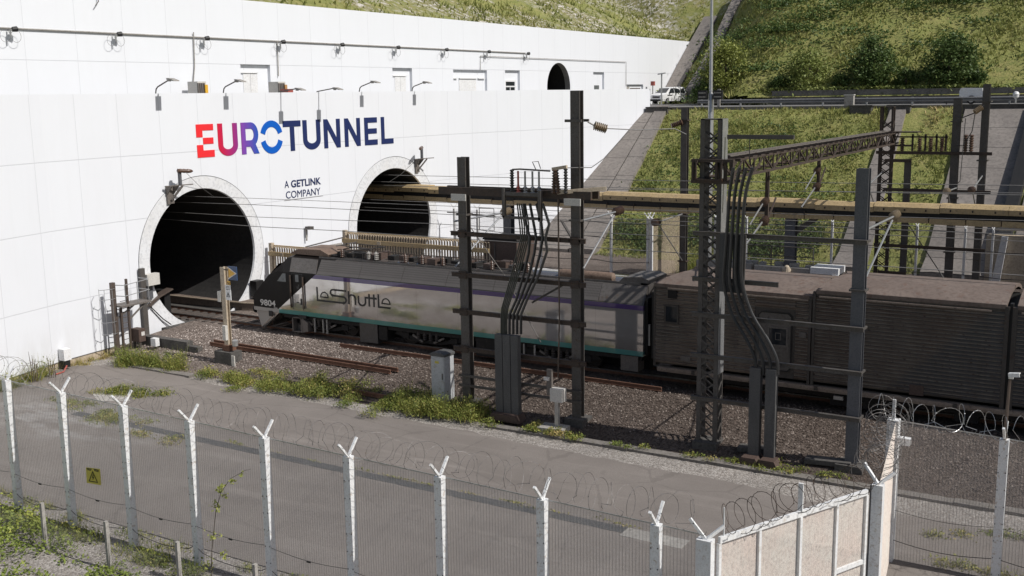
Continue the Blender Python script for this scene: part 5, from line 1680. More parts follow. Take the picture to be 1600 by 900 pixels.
for X in (-13.9, -12.9, -12.2, -11.6, -11.1):
    m1.box(X - .05, X + .05, YF - .3, YF - .2, 8.24, 9.2)
m1.box(-14.0, -11.0, YF - .3, YF - .2, 9.0, 9.08); m1.box(-14.1, -12.9, YF - .45, YF - .2, 8.5, 8.6); m1.box(-14.3, -12.6, YF - .5, YF + .5, 9.28, 9.34); m1.build('switch_frame', 'rust_steel', CFc)
for X in (-13.45, -12.5, -11.9, -11.3, -10.05, -9.75):
    m1 = MB(); insul(m1, (X, YF - .3, 8.24), (0, 0, 1), .75 if X < -11 else .95, .13, 7); m1.build('insulator', 'insulator', CFc, smooth=True)
cantilever(CFc, -10.4, YF - .2, 6.2, 62.0, 6.25, 3.8, 'insulator_tan', .18)
cantilever(CFc, -9.1, YF - .2, 6.9, 61.6, 6.4, 4.1, 'insulator', .18)
cantilever(CFc, -14.5, YF - .2, 7.0, 61.4, 6.5, 4.0, 'insulator', .16)
for X, z in ((-10.62, 9.9), (-9.15, 11.0), (-9.15, 7.75), (-10.62, 5.6), (-10.62, 2.5)):
    m1 = MB(); collar(m1, X, YF, z, .29); m1.build('mast_collar', 'steel', CFc)
m1 = MB(); insul(m1, (-9.3, YF - .4, 10.7), (-.6, -.5, -.5), .5, .16); m1.build('anchor_insulator', 'insulator_tan', CFc, smooth=True)
m1 = MB(); m1.tube([(-9.2, YF - .3, 10.8), (-9.6, YF - .6, 10.4), (-10.2, YF - .6, 10.15), (-10.6, YF - .5, 10.2)], .03, 4); m1.tube([(-9.6, YF - .6, 10.4), (-9.7, YF - .6, 9.4), (-10.1, YF - .6, 8.6), (-10.5, YF - .6, 8.6)], .025, 4)
m1.tube([(-10.1, YF - .5, 10.1), (-10.15, YF - .5, 8.0), (-10.2, YF - .5, 6.6), (-10.8, YF - .6, 6.0)], .02, 4); m1.tube([(-14.2, YF - .3, 5.9), (-12.2, YF - .3, 3.0), (-10.8, YF - .3, 1.0)], .03, 4); m1.build('jumper_wire', 'cable_black', CFc)

MA = thing('catenary_mast', (-26.95, YF, -.4), 'single dark H mast with a bracket reaching back over the tan fence screen', 'mast')
MB().ibeam_z(-26.95, YF, -.5, 10.82, .42, .36).build('mast', 'steel', MA)
cantilever(MA, -26.95, YF - .2, 4.0, 60.8, 3.9, .95, 'insulator', .24)
m1 = MB(); insul(m1, (-27.0, YF - .3, 9.9), (-.75, -.3, -.3), .75, .2); m1.build('anchor_insulator', 'insulator', MA, smooth=True)
for z in (10.0, 4.0, .9):
    m1 = MB(); collar(m1, -26.95, YF, z, .29); m1.build('mast_collar', 'rust_steel', MA)

# beige cased duct along the far track
OD = thing('overhead_duct', (-25, 61.5, 4.5), 'long beige cased cable duct on posts running out of the right tunnel mouth', 'cable duct')
rs = random.Random(3)
x = -57.0
ci, li, md = 0, 0, []
while x < 14:
    w_ = 3.3 + rs.uniform(-.2, .2)
    dz = rs.uniform(-.05, .05)
    m1 = MB(); m1.prism([(61.05, 5.14 + dz), (61.05, 5.42 + dz), (61.25, 5.62 + dz), (61.85, 5.62 + dz), (62.0, 5.42 + dz), (62.0, 5.14 + dz)], lambda a, b, d: (d, a, b), x, x + w_ - .02)
    m1.cur = 1
    for k in range(3):
        m1.box(x + .5 + k * 1.1, x + .58 + k * 1.1, 61.04, 61.06, 5.22 + dz, 5.34 + dz)
    m1.build('cover_panel', ['beige', 'rust_steel'], OD)
    x += w_
x = -57.0
while x < 14:
    w_ = 1.75 + rs.uniform(-.15, .15)
    dz = rs.uniform(-.03, .03)
    m1 = MB(); m1.box(x, x + w_ - .05, 61.12, 61.9, 4.55 + dz, 4.86 + dz); m1.cur = 1; m1.box(x + w_ - .05, x + w_, 61.10, 61.2, 4.75, 4.98)
    m1.build('lower_panel', ['beige', 'rust_steel'], OD)
    x += w_
m1 = MB(); m1.box(-57, 14, 61.2, 61.9, 4.84, 5.16); m1.build('cable_channel', 'black', OD)
for X in (-37.85, -18.65):
    m1 = MB(); m1.ibeam_z(X, 61.5, -.5, 4.56, .6, .5, .04); p = m1.build('support_post', 'steel_blue', OD)
MB().beam((-18.4, 61.5, 3.7), (-17.2, 61.5, 4.6), .3, .2, (0, 1, 0)).build('support_brace', 'steel', OD)

# overhead wires
W1 = [("contact wire entering the left tunnel lowest of all", [PY(252, 342, 41.65), PY(400, 354, 41.65), PY(537, 361, 41.65), Vector((20, 41.65, 5.2))], .03),
      ("wire just above the lowest one into the left tunnel", [PY(262, 331, 41.65), PY(400, 339, 41.65), PY(665, 349, 41.65), Vector((20, 41.65, 6.0))], .026),
      ("third wire up from the left tunnel mouth", [PY(282, 316, 41.65), PY(400, 320, 41.65), PY(700, 335, 41.65), Vector((20, 41.65, 6.5))], .026),
      ("topmost wire leaving the left tunnel mouth", [PY(305, 307, 41.65), PY(400, 310, 41.65), PY(700, 322, 41.65), Vector((20, 41.65, 6.9))], .022)]
for lab, p, r in W1:
    m1 = MB(); m1.tube([p[0] + Vector((-20, 0, 0))] + p, r * .55, 4, False)
    tag(m1.build('overhead_wire', 'dull_wire'), lab, 'wire', 'overhead wires of the near track')
for k, (z0, z1, yy, lab) in enumerate(((6.5, 6.95, 59.0, 'highest wire into the right tunnel mouth'), (6.05, 6.5, 58.7, 'second highest wire into the right tunnel mouth'), (5.75, 6.55, 59.3, 'wire just above the beige duct line at the right tunnel'), (4.75, 5.2, 59.0, 'wire just below the beige duct line'), (4.2, 4.5, 59.0, 'lowest wire of the far track'))):
    m1 = MB(); m1.tube([(-60, yy, z0 - .05), (-44, yy, z0), (-25, yy, (z0 + z1) / 2 - .06), (-6, yy, z1), (20, yy, z1 + .2)], .018, 4, False)
    tag(m1.build('overhead_wire', 'dull_wire'), lab, 'wire', 'overhead wires of the far track')
for p, q, lab in ((PX(288, 267, -44.8), PX(335, 308, -45.9), 'short hanging wire from the left bracket to the topmost wire'), (PX(645, 255, -44.8), PX(607, 285, -46.2), 'short hanging wire from the right bracket into the tunnel')):
    m1 = MB(); mid = (p + q) / 2 + Vector((0, 0, -.12)); m1.tube([p, mid, q], .014, 4)
    tag(m1.build('hanging_wire', 'dull_wire'), lab, 'wire')

# high mast with twin floodlights
HM = thing('light_mast', (-24.6, 64.0, -.4), 'very tall slim silver light mast behind the lattice mast with twin black lamp boxes', 'light mast')
MB().tube([(-24.62, 64.0, -.5), (-24.64, 64.0, 11.6), (-24.66, 64.0, 11.7), (-24.75, 64.0, 24)], [.17, .17, .11, .07], 10).build('pole', 'galv', HM, smooth=True)
for s in (-1, 1):
    m1 = MB(); m1.box(-24.62 + s * .5 - .28, -24.62 + s * .5 + .28, 63.7, 63.95, 11.3, 11.85); p = m1.build('lamp_box', 'black', HM)
    m1 = MB(); m1.box(-24.62 + s * .5 - .22, -24.62 + s * .5 + .22, 63.68, 63.7, 11.66, 11.74); m1.box(-24.62 + s * .5 - .22, -24.62 + s * .5 + .22, 63.68, 63.7, 11.42, 11.5); m1.build('lamp_louvre', 'concrete', p)

# ================================================================== FENCES
def mesh_wires(P0, P1, z0a, z1a, z0b, z1b, pv=.0762, ph=.0127, rv=.0030, rh=.0020):
    """welded mesh between two plan points; bottom/top heights at both ends"""
    P0, P1 = np.array(P0, float), np.array(P1, float)
    L = np.linalg.norm(P1 - P0)
    n = max(2, int(L / pv)); u = (np.arange(n) + .5) / n
    xy = P0[None] + (P1 - P0)[None] * u[:, None]
    zb_, zt_ = z0a + (z0b - z0a) * u, z1a + (z1b - z1a) * u
    P = np.concatenate([xy, zb_[:, None]], 1); Q = np.concatenate([xy, zt_[:, None]], 1)
    m = int((z1a - z0a) / ph); w = (np.arange(m) + .5) / m
    R = np.stack([np.full(m, P0[0]), np.full(m, P0[1]), z0a + (z1a - z0a) * w], 1)
    S = np.stack([np.full(m, P1[0]), np.full(m, P1[1]), z0b + (z1b - z0b) * w], 1)
    v1, f1 = seg_verts(P, Q, rv); v2, f2 = seg_verts(R, S, rh)
    mi = np.concatenate([np.ones(len(f1), np.int32), np.zeros(len(f2), np.int32)])
    return np.concatenate([v1, v2]), np.concatenate([f1, f2 + len(v1)]), mi


def mesh_panel(par, P0, P1, *z, mats=('mesh_wire', 'dull_wire'), **k):
    v, f, mi = mesh_wires(P0, P1, *z, **k)
    o = np_mesh('mesh_panel', v, f, mats[0], par)
    o.data.materials.append(M[mats[1]])
    o.data.polygons.foreach_set('material_index', mi)
    return o


def coil(p, q, r, pitch, wire=.008, seed=1, sag=.06):
    """concertina coil with uneven loops"""
    rs = random.Random(seed)
    p, q = Vector(p), Vector(q)
    L = (q - p).length; d = (q - p).normalized(); s = d.cross(Vector((0, 0, 1))).normalized()
    turns = int(L / pitch); pts = []
    for k in range(turns):
        rr = r * rs.uniform(.82, 1.08); dz = rs.uniform(-.07, .05); tl = rs.uniform(-.5, .5) * pitch * 1.6
        for i in range(18):
            a = 2 * PI * i / 18
            t = (k + i / 18) / turns
            c = p + (q - p) * t + d * (tl * math.cos(a))
            pts.append(c + s * (rr * math.cos(a)) + Vector((0, 0, rr * math.sin(a) + dz - sag * math.sin(PI * ((t * L / 2.73) % 1)))))
    m = MB(); m.tube(pts, wire, 3, False)
    # barbs
    for k in range(0, len(pts), 2):
        t_ = (pts[min(k + 1, len(pts) - 1)] - pts[k]).normalized()
        b = t_.cross(Vector((rs.random(), rs.random(), rs.random()))).normalized() * .02
        m.add([pts[k] - b, pts[k] + t_ * .018, pts[k] + b, pts[k] - t_ * .018], [(0, 1, 2, 3)])
    return m


FY = 19.4
FX = [-35.7, -32.95, -30.23, -27.6, -24.87, -22.18, -19.44, -16.65, -13.93, -11.2, -8.5]
ftop = lambda x: 3.34 - (x + 30.23) * .0142
FF = thing('security_fence', (-20, FY, -.95), 'tall white post and fine mesh security fence along the near side of the service road', 'fence')


def fence_post(par, x, y, zb, zt, w=.20, d=.19, arms=True, axis='y', mat='post_white'):
    m1 = MB(); m1.box(x - w / 2, x + w / 2, y - d / 2, y + d / 2, zb, zt)
    m1.cur = 1
    k = 0
    z = zb + .4
    while z < zt - .1:
        m1.box(x - w / 2 + .012, x - w / 2 + .034, y - d / 2 - .01, y - d / 2, z, z + .025); m1.box(x + w / 2 - .034, x + w / 2 - .012, y - d / 2 - .01, y - d / 2, z + .02, z + .045)
        z += .46
    p = m1.build('post', [mat, 'black'], par)
    if arms:
        for s in (-1, 1):
            a = MB()
            o = Vector((0, s * .34, .40)) if axis == 'y' else Vector((s * .34, 0, .40))
            a.beam((x, y, zt - .02), Vector((x, y, zt - .02)) + o, .055, .06, (1, 0, 0) if axis == 'y' else (0, 1, 0))
            a.build('arm', mat, p)
    return p


for x in FX:
    fence_post(FF, x, FY, -1.1, ftop(x))
xs = FX + [-7.42]
for i, (a, b) in enumerate(zip(xs[:-1], xs[1:])):
    mesh_panel(FF, (a, FY + .10), (b, FY + .10), -1.0, ftop(a) - .06, -1.0, ftop(b) - .06)
m1 = MB()
for a, b in zip(xs[:-1], xs[1:]):
    m1.beam((a + .07, FY + .10, ftop(a) - .05), (b - .07, FY + .10, ftop(b) - .05), .012, .03)
m1.build('top_strip', 'galv', FF)
coil((-36, FY, 3.34 + .50), (-7.5, FY, 3.0 + .45), .36, .30, .0055, 5).build('razor_coil', 'razor', FF)
m1 = MB()
for a, b in zip(xs[:-1], xs[1:]):
    for zz, sg, ln in ((.36, .10, 1), (-.35, .16, 1)):
        n_ = 10
        m1.tube([(a + (b - a) * i / n_, FY - .085, zz - (a + 30) * .012 - sg * math.sin(PI * i / n_) ** 1.0 + (.10 if i in (0, n_) and zz < 0 else 0)) for i in range(n_ + 1)], .011 if zz < 0 else .007, 4, False)
    m1.box((a + b) / 2 - .06, (a + b) / 2 + .06, FY - .10, FY - .07, .36 - .12 - ((a + b) / 2 + 30) * .012, .40 - .12 - ((a + b) / 2 + 30) * .012)
m1.build('detector_cable', 'cable_black', FF)
SG = thing('warning_sign', (-26.4, FY - .05, .65), 'square yellow electrical danger sign with black triangle hung on the mesh fence', 'sign')
MB().prism([(-26.72, .66), (-26.09, .70), (-26.07, 1.20), (-26.70, 1.14)], lambda a, b, d: (a, FY - d, b), .02, .035).build('plate', 'yellow_sign', SG)
m1 = MB()
sm_ = lambda a, b, d: (a, FY - d, b)
m1.ribbon([(-26.60, .74), (-26.22, .765), (-26.40, 1.06)], .028, sm_, .036, .04, True)
m1.prism([(-26.41, .99), (-26.37, .95), (-26.40, .91), (-26.36, .89), (-26.43, .79), (-26.42, .86), (-26.46, .88), (-26.42, .92)], sm_, .036, .0405)
m1.build('hazard_mark', 'ink', SG)
m1 = MB()
for a0, a1, b in ((-26.66, -26.44, 1.125), (-26.64, -26.48, 1.085), (-26.34, -26.12, 1.15), (-26.32, -26.14, 1.11)):
    m1.box(a0, a1, FY - .04, FY - .036, b - .013, b + .013)
m1.build('small_lettering', 'ink', SG)

# stepped return of the fence: framed gate, then a short screen, then the fence again
GA, GB, GC = Vector((-7.28, 19.42, 0)), Vector((-5.22, 23.85, 0)), Vector((-5.88, 28.95, 0))
GF = thing('fence_gate', (-6.3, 21.6, -.95), 'white framed sliding gate with sunlit pinkish mesh panels at the corner of the fence', 'gate')
gd = (GB - GA).normalized(); zt_ = 2.95
gp = lambda t, z: GA + (GB - GA) * t + Vector((0, 0, z))
m1 = MB(); m1.beam(gp(0.035, zt_ - .06), gp(.965, zt_ - .06), .07, .13); m1.beam(gp(0.03, -.75), gp(.97, -.75), .07, .14)
for t, w_ in ((.035, .08), (.27, .07), (.52, .10), (.76, .07), (.962, .08)):
    m1.beam(gp(t, -.68), gp(t, zt_ - .13), w_, .07, gd)
m1.beam(gp(.765, 1.25), gp(.96, 1.25), .06, .10)
m1.build('gate_frame', 'white_paint', GF)
for a, b in ((.04, .265), (.275, .515), (.525, .755), (.765, .957)):
    p, q = gp(a, 0), gp(b, 0)
    mesh_panel(GF, (p.x - .03, p.y), (q.x - .03, q.y), -.68, zt_ - .12, -.68, zt_ - .12, rh=.0042, rv=.0035, mats=('tan_mesh', 'tan_mesh'))
m1 = MB(); p = gp(.52, zt_); m1.box(p.x - .05, p.x + .05, p.y - .03, p.y + .03, zt_, zt_ + .62); p = gp(0.06, zt_); m1.box(p.x - .012, p.x + .012, p.y - .012, p.y + .012, zt_, zt_ + .6)
m1.build('coil_support', 'white_paint', GF)
coil(gp(0.05, zt_ + .36), gp(.97, zt_ + .36), .33, .27, .0075, 9, 0).build('razor_coil', 'rust_steel', GF)
RF = thing('security_fence', (3, 28.95, -.95), 'tall mesh security fence beyond the gate on the right, with bright razor coil on top', 'fence')
m1 = MB(); m1.box(-7.60, -7.28, FY - .1, FY + .12, -1.1, 2.93); m1.build('corner_post', 'post_white', FF)
m1 = MB(); m1.beam((-7.42, FY, 2.92), (-7.75, FY - .05, 3.32), .06, .06); m1.beam((-7.42, FY, 2.92), (-7.12, FY + .2, 3.2), .06, .06); m1.build('arm', 'post_white', FF)
m1 = MB(); m1.box(GB.x - .02, GB.x + .22, GB.y + .05, GB.y + .27, -1.1, 3.0); m1.build('gate_post', 'post_white', RF)
m1 = MB(); m1.box(GB.x - .06, GB.x - .03, GB.y + .07, GB.y + .2, -1.1, 2.98); m1.build('slide_guide', 'steel_blue', RF)
m1 = MB(); m1.beam((GB.x + .1, GB.y + .15, 3.0), (GB.x - .25, GB.y + .25, 3.42), .06, .06); m1.beam((GB.x + .1, GB.y + .15, 3.0), (GB.x + .42, GB.y + .3, 3.28), .06, .06); m1.build('arm', 'post_white', RF)
mesh_panel(RF, (GB.x + .1, GB.y + .3), (GC.x + .1, GC.y - .1), -.95, 3.0, -.95, 3.05, rh=.0034, rv=.003, mats=('tan_mesh', 'tan_mesh'))
coil((GB.x + .08, GB.y + .2, 3.42), (GC.x + .1, GC.y, 3.5), .38, .20, .006, 14, .1).build('razor_coil', 'razor', RF)
coil((GB.x - .25, GB.y + .5, 3.2), (GC.x - .3, GC.y + .1, 3.5), .32, .32, .006, 15, .1).build('razor_coil', 'razor', RF)
m1 = MB(); m1.box(GC.x - .12, GC.x + .18, GC.y - .14, GC.y + .14, -1.1, 3.08); m1.build('corner_post', 'post_white', RF)
m1 = MB(); m1.box(GC.x - .02, GC.x + .06, GC.y - .03, GC.y + .03, 3.08, 3.62); m1.build('arm', 'post_white', RF)
rx_ = [GC.x + .03, -3.13, -.4, 2.35, 5.1, 7.85]
for x in rx_[1:]:
    fence_post(RF, x, 28.95, -1.1, 3.05 - (x + 5.9) * .035, .22, .2)
for a, b in zip(rx_[:-1], rx_[1:]):
    mesh_panel(RF, (a, 29.06), (b, 29.06), -1.0, 3.02 - (a + 5.9) * .035, -1.0, 3.02 - (b + 5.9) * .035)
m1 = MB(); m1.beam((rx_[0], 29.06, 3.03), (8, 29.06, 2.54), .012, .03); m1.build('top_strip', 'galv', RF)
coil((-6.3, 28.95, 3.42), (8, 28.95, 2.95), .36, .34, .007, 21).build('razor_coil', 'galv', RF)
m1 = MB()
for a, b in zip(rx_[:-1], rx_[1:]):
    m1.tube([(a + (b - a) * i / 10, 28.86, -.25 - .14 * math.sin(PI * i / 10)) for i in range(11)], .010, 4, False); m1.tube([(a + (b - a) * i / 10, 28.86, .6 - .12 * math.sin(PI * i / 10)) for i in range(11)], .006, 4, False)
m1.build('detector_cable', 'cable_black', RF)
t = thing('fence_lamp', (-5.5, 28.9, 2.5), 'small white boxy lamp fixed to the corner fence post', 'lamp')
m1 = MB(); m1.box(-5.7, -5.38, 28.7, 28.9, 2.47, 2.66); m1.build('housing', 'white_paint', t)
MB().box(-5.38, -5.36, 28.72, 28.88, 2.49, 2.64).build('lens', 'galv', t)
t = thing('security_camera', (-3.05, 28.92, 2.95), 'white security camera on a brown pole above the right fence', 'camera')
MB().tube([(-3.13, 28.92, 2.9), (-3.1, 28.92, 4.45), (-3.08, 28.92, 4.6)], [.045, .035, .02], 8).build('pole', 'copper', t)
m1 = MB(); m1.beam((-3.12, 28.85, 4.66), (-2.86, 28.80, 4.70), .11, .10); m1.box(-3.13, -3.02, 28.88, 28.96, 4.55, 4.66); m1.build('camera_body', 'white_paint', t)
MB().box(-2.86, -2.84, 28.77, 28.83, 4.66, 4.73).build('lens', 'black', t)

# low chain link fence outside
CL = thing('chain_link_fence', (-24, 18, -1.1), 'low dark chain link fence on thin concrete posts among the brambles', 'fence')
cx_ = [-32.5, -29.7, -26.95, -24.17, -21.36, -18.6, -15.8]
for x in cx_:
    MB().box(x - .045, x + .045, 17.95, 18.05, -1.3, .46).build('post', 'concrete', CL)
for a, b in zip(cx_[:-1], cx_[1:]):
    P, Q = [], []
    hgt, stp = 1.0, .075
    k = np.arange(a - hgt, b, stp)
    for x in k:
        for s in (1, -1):
            x0, x1 = (x, x + hgt) if s > 0 else (x + hgt, x)
            z0, z1 = -1.08, -1.08 + hgt
            lo, hi = min(x0, x1), max(x0, x1)
            c0, c1 = max(lo, a), min(hi, b)
            if c1 - c0 < .02:
                continue
            t0, t1 = (c0 - x0) / (x1 - x0), (c1 - x0) / (x1 - x0)
            P.append((c0, 18 + .01 * s, z0 + (z1 - z0) * t0)); Q.append((c1, 18 + .01 * s, z0 + (z1 - z0) * t1))
    v, f = seg_verts(P, Q, .0022)
    np_mesh('chain_mesh', v, f, 'dull_wire', CL)

# far fence behind the train
BF = thing('security_fence', (-25, 66, -.3), 'far white post and mesh security fence between the train and the grassy bank', 'fence')
def bpost(x, y, zb, zt, w=.13):
    m1 = MB(); m1.box(x - w / 2, x + w / 2, y - .07, y + .07, zb, zt)
    m1.beam((x, y, zt), (x - .16, y - .2, zt + .35), .05, .05); m1.beam((x, y, zt), (x + .1, y + .25, zt + .35), .05, .05)
    m1.build('post', 'post_white', BF)
bl = [-44.2, -42.2, -39.6, -37.0, -34.3, -31.6, -28.95]
for x in bl:
    bpost(x, 64.3, -.4, 3.75, .15)
for a, b in zip(bl[:-1], bl[1:]):
    mesh_panel(BF, (a, 64.38), (b, 64.38), -.2, 3.7, -.2, 3.7, pv=.0762, ph=.05, rv=.0024, rh=.0042, mats=('dull_wire', 'dull_wire'))
bpost(-28.7, 64.3, -.4, 3.75, .2); bpost(-28.0, 67.8, -.4, 3.6, .26)
mesh_panel(BF, (-28.8, 64.4), (-28.1, 67.7), -.2, 3.7, -.2, 3.6, rv=.004, rh=.0042, mats=('concrete_tan', 'concrete_tan'))
br_ = [-28.0] + [PY(px, 425, 68.3).x for px in (1165, 1298, 1430, 1505, 1548)] + [-6.6, -4.0]
br_.insert(1, (br_[0] + br_[1]) / 2)
for x in br_[1:]:
    bpost(x, 68.3, -.4, 3.55)
for a, b in zip(br_[:-1], br_[1:]):
    mesh_panel(BF, (a, 68.38), (b, 68.38), -.2, 3.5, -.2, 3.5, pv=.0762, ph=.05, rv=.0024, rh=.0042, mats=('dull_wire', 'dull_wire'))
m1 = MB()
for (x0, y0), (x1, y1) in (((-44, 64.2), (-28.8, 64.2)), ((-28, 68.2), (-4, 68.2))):
    for z0 in (.75, 2.3, 3.3):
        m1.tube([(x0 + (x1 - x0) * i / 12, y0 + (y1 - y0) * i / 12, z0 + .08 * math.sin(i * 1.7)) for i in range(13)], .022, 4, False)
m1.build('strand_wire', 'cable_black', BF)

# ================================================================== THINGS ALONG THE NEAR SIDE
t = thing('relay_cabinet', (-25.05, 35.35, -.6), 'pale grey steel trackside cabinet with a lid standing in the weeds', 'cabinet')
m1 = MB(); m1.box(-25.40, -24.74, 35.0, 35.68, -.7, 1.30); m1.build('housing', 'grey_cabinet', t)
m1 = MB(); m1.prism([(-25.44, 1.3), (-24.70, 1.3), (-24.70, 1.39), (-24.9, 1.45), (-25.24, 1.45), (-25.44, 1.39)], lambda a, b, d: (a, d, b), 34.96, 35.72); m1.build('lid', 'duct_grey', t)
d_ = MB(); d_.box(-25.36, -24.78, 34.985, 35.0, -.5, 1.25); do = d_.build('door', 'grey_cabinet', t)
MB().box(-24.86, -24.82, 34.965, 34.985, .35, .6).build('handle', 'steel', do)
MB().box(-25.2, -25.0, 34.98, 34.985, 1.0, 1.1).build('name_plate', 'yellow_sign', do)

t = thing('signal_post', (-37.9, 35.7, -.4), 'tan steel post on a concrete block carrying a blue and yellow marker and small signs', 'signal post')
MB().ibeam_z(-37.75, 35.7, .25, 4.02, .26, .24, .03).build('post', 'beige_rail', t)
MB().box(-37.95, -37.5, 35.5, 35.95, -.0, .28).build('base_plate', 'rust_rail', t)
MB().box(-38.3, -37.2, 35.3, 36.0, -.9, .0).build('footing', 'concrete_dark', t)
MB().box(-37.15, -36.95, 35.25, 35.3, -.6, -.1).build('foot_plate', 'pale_box', t)
bp = PY(363.5, 427, 35.5)
m1 = MB(); m1.box(bp.x - .28, bp.x + .28, 35.48, 35.52, bp.z - .32, bp.z + .32); mk = m1.build('marker_plate', 'sign_blue', t)
fm_ = lambda a, b, d: (bp.x + a, 35.48 - d, bp.z + b)
MB().prism([(-.25, .24), (.2, 0), (-.25, -.24)], fm_, .002, .008).build('marker_triangle', 'sign_yellow', mk)
MB().ribbon([(-.27, .27), (.24, 0), (-.27, -.27)], .045, fm_, .009, .013).build('marker_edge', 'pale_ink', mk)
MB().box(bp.x - .6, bp.x + .0, 35.53, 35.57, bp.z + .1, bp.z + .15).build('marker_arm', 'rust_steel', t)
q = PY(357.5, 443, 35.5); MB().box(q.x - .1, q.x + .1, 35.48, 35.5, q.z - .12, q.z + .12).build('letter_plate', 'sign_yellow', t)
text_mesh("H", 'plate_lettering', lambda a, b, d: (q.x + a, 35.48 - d, q.z + b), -.06, .06, -.08, .08, .001, .006, 'ink', t, .02)
q2 = PY(357, 457, 35.5); s2 = MB().box(q2.x - .17, q2.x + .17, 35.47, 35.5, q2.z - .36, q2.z + .36).build('notice_plate', 'white_paint', t)
m1 = MB(); f2_ = lambda a, b, d: (q2.x + a, 35.47 - d, q2.z + b); m1.ribbon([(-.1, -.2), (.1, -.2), (0, .0)], .03, f2_, .001, .005, True); m1.box(q2.x - .015, q2.x + .015, 35.463, 35.469, q2.z - .16, q2.z - .07)
for b in (.28, .22, .15):
    m1.box(q2.x - .12, q2.x + .12, 35.465, 35.469, q2.z + b - .012, q2.z + b + .012)
m1.build('notice_mark', 'ink', s2)
MB().box(-38.12, -37.92, 35.55, 35.85, 2.35, 2.85).build('junction_box', 'pale_box', t)
MB().box(-37.78, -37.58, 35.4, 35.56, .55, 1.25).build('lower_box', 'pale_box', t)
m1 = MB(); m1.lathe((-37.2, 35.6, .25), (0, 0, 1), [(.05, 0), (.14, .05), (.15, .3), (.05, .36)], 10); m1.build('track_sensor', 'galv', t)

m1 = MB(); m1.box(-44.6, -40.9, 35.95, 36.35, -1.0, .0); m1.box(-40.9, -40.2, 36.0, 36.3, -1.0, -.2)
tag(m1.build('retaining_block', 'concrete_dark'), 'low dark concrete block beside the track at the left tunnel mouth', 'concrete block')
t = thing('access_platform', (-44.6, 35.6, -.9), 'brown steel ladder and small railed platform against the white wall left of the tunnel', 'platform')
AX = -44.55
m1 = MB(); m1.box(AX - .1, AX + .1, 34.62, 34.82, -.9, 2.9); m1.build('main_post', 'copper', t)
m1 = MB(); m1.box(AX + .15, AX + .25, 35.35, 35.45, -.9, 3.0); m1.box(AX + .15, AX + .25, 34.9, 35.0, -.9, 1.6); m1.build('ladder_stile', 'copper', t)
m1 = MB()
for k in range(10):
    m1.cyl((AX + .2, 34.95, -.6 + .28 * k), (AX + .2, 35.4, -.6 + .28 * k), .018, 6)
m1.build('ladder_rung', 'copper', t)
m1 = MB(); m1.box(AX - .35, AX + .55, 34.75, 36.6, 1.66, 1.74); m1.beam((AX, 34.75, 1.0), (AX + .4, 35.6, 1.65), .07, .07); m1.beam((AX + .2, 35.4, .9), (AX + .4, 36.3, 1.65), .07, .07); m1.build('deck', 'step_grey', t)
m1 = MB()
for z in (2.2, 2.75):
    m1.tube([(AX - .3, 34.8, z), (AX + .5, 35.0, z), (AX + .5, 36.55, z + .1), (AX - .3, 36.55, z + .1)], .022, 6)
for y in (35.05, 35.8, 36.5):
    m1.cyl((AX + .5, y, 1.74), (AX + .5, y, 2.8), .022, 6)
m1.build('guard_rail', 'steel_pale', t)
m1 = MB()
for z in (.35, .95, 2.1, 2.6):
    m1.tube([(AX + .1, 34.75, z), (AX + .3, 34.45, z + .03), (AX + .15, 34.1, z + .03), (AX - .15, 34.02, z), (AX - .4, 34.2, z)], .016, 5)
for a in ((AX + .3, 34.45), (AX + .15, 34.1), (AX - .15, 34.02)):
    m1.cyl((a[0], a[1], .35), (a[0], a[1], 2.62), .012, 5)
m1.build('safety_hoop', 'steel_pale', t)
m1 = MB(); m1.box(-45.42, -45.25, 37.05, 37.35, -.6, 3.2)
tag(m1.build('wall_channel', 'steel'), 'tall dark upright steel channel on the wall beside the ladder platform', 'channel')
t = thing('wall_box', (-45.3, 37.7, 2.3), 'pale box fixed to the left rim of the near tunnel mouth', 'junction box')
MB().box(-45.45, -45.1, 37.35, 38.15, 2.25, 2.85).build('housing', 'pale_box', t); MB().box(-45.46, -45.4, 37.5, 37.9, 1.5, 2.24).build('back_plate', 'steel_blue', t)
m1 = MB(); m1.tube([(-45.42, 37.2, 3.2), (-45.4, 37.3, 2.0), (-45.4, 37.75, 1.0), (-45.38, 38.4, .3), (-45.36, 38.9, -.1)], .03, 5)
tag(m1.build('wall_cable', 'cable_black'), 'dark cable running down the rim of the left tunnel mouth', 'cable')
t = thing('trackside_box', (-43.9, 36.0, -.5), 'rusty brown box on legs at the foot of the white wall by the tunnel', 'box')
MB().box(-44.35, -43.75, 35.45, 35.85, -.2, .45).build('housing', 'brown_box', t); MB().box(-44.3, -44.2, 35.5, 35.6, -.9, -.2).build('leg', 'steel', t); MB().box(-43.9, -43.8, 35.5, 35.6, -.9, -.2).build('leg', 'steel', t)
MB().box(-43.745, -43.74, 35.6, 35.8, .1, .3).build('label_plate', 'pale_ink', t)
t = thing('trackside_box', (-43.0, 35.8, -.5), 'small white box on a stake in front of the dark concrete block', 'box')
MB().box(-43.1, -42.75, 35.6, 35.85, -.35, .05).build('housing', 'white_paint', t); MB().box(-42.97, -42.9, 35.7, 35.77, -.95, -.35).build('stake', 'steel', t)
t = thing('wall_outlet', (-44.6, 32.0, -.9), 'white outlet box with a red hose at the foot of the white wall', 'outlet box')
MB().box(-45.0, -44.6, 31.7, 32.1, -.45, .1).build('housing', 'white_paint', t); MB().box(-44.95, -44.65, 31.75, 32.05, -.8, -.45).build('base', 'black', t)
m1 = MB(); m1.tube([(-44.6, 31.8, -.7), (-44.3, 31.4, -.86), (-44.2, 30.9, -.86)], .04, 6); m1.build('hose', 'red_paint', t)
m1 = MB(); m1.box(-46.4, -45.56, 38.75, 39.15, -.3, 1.75)
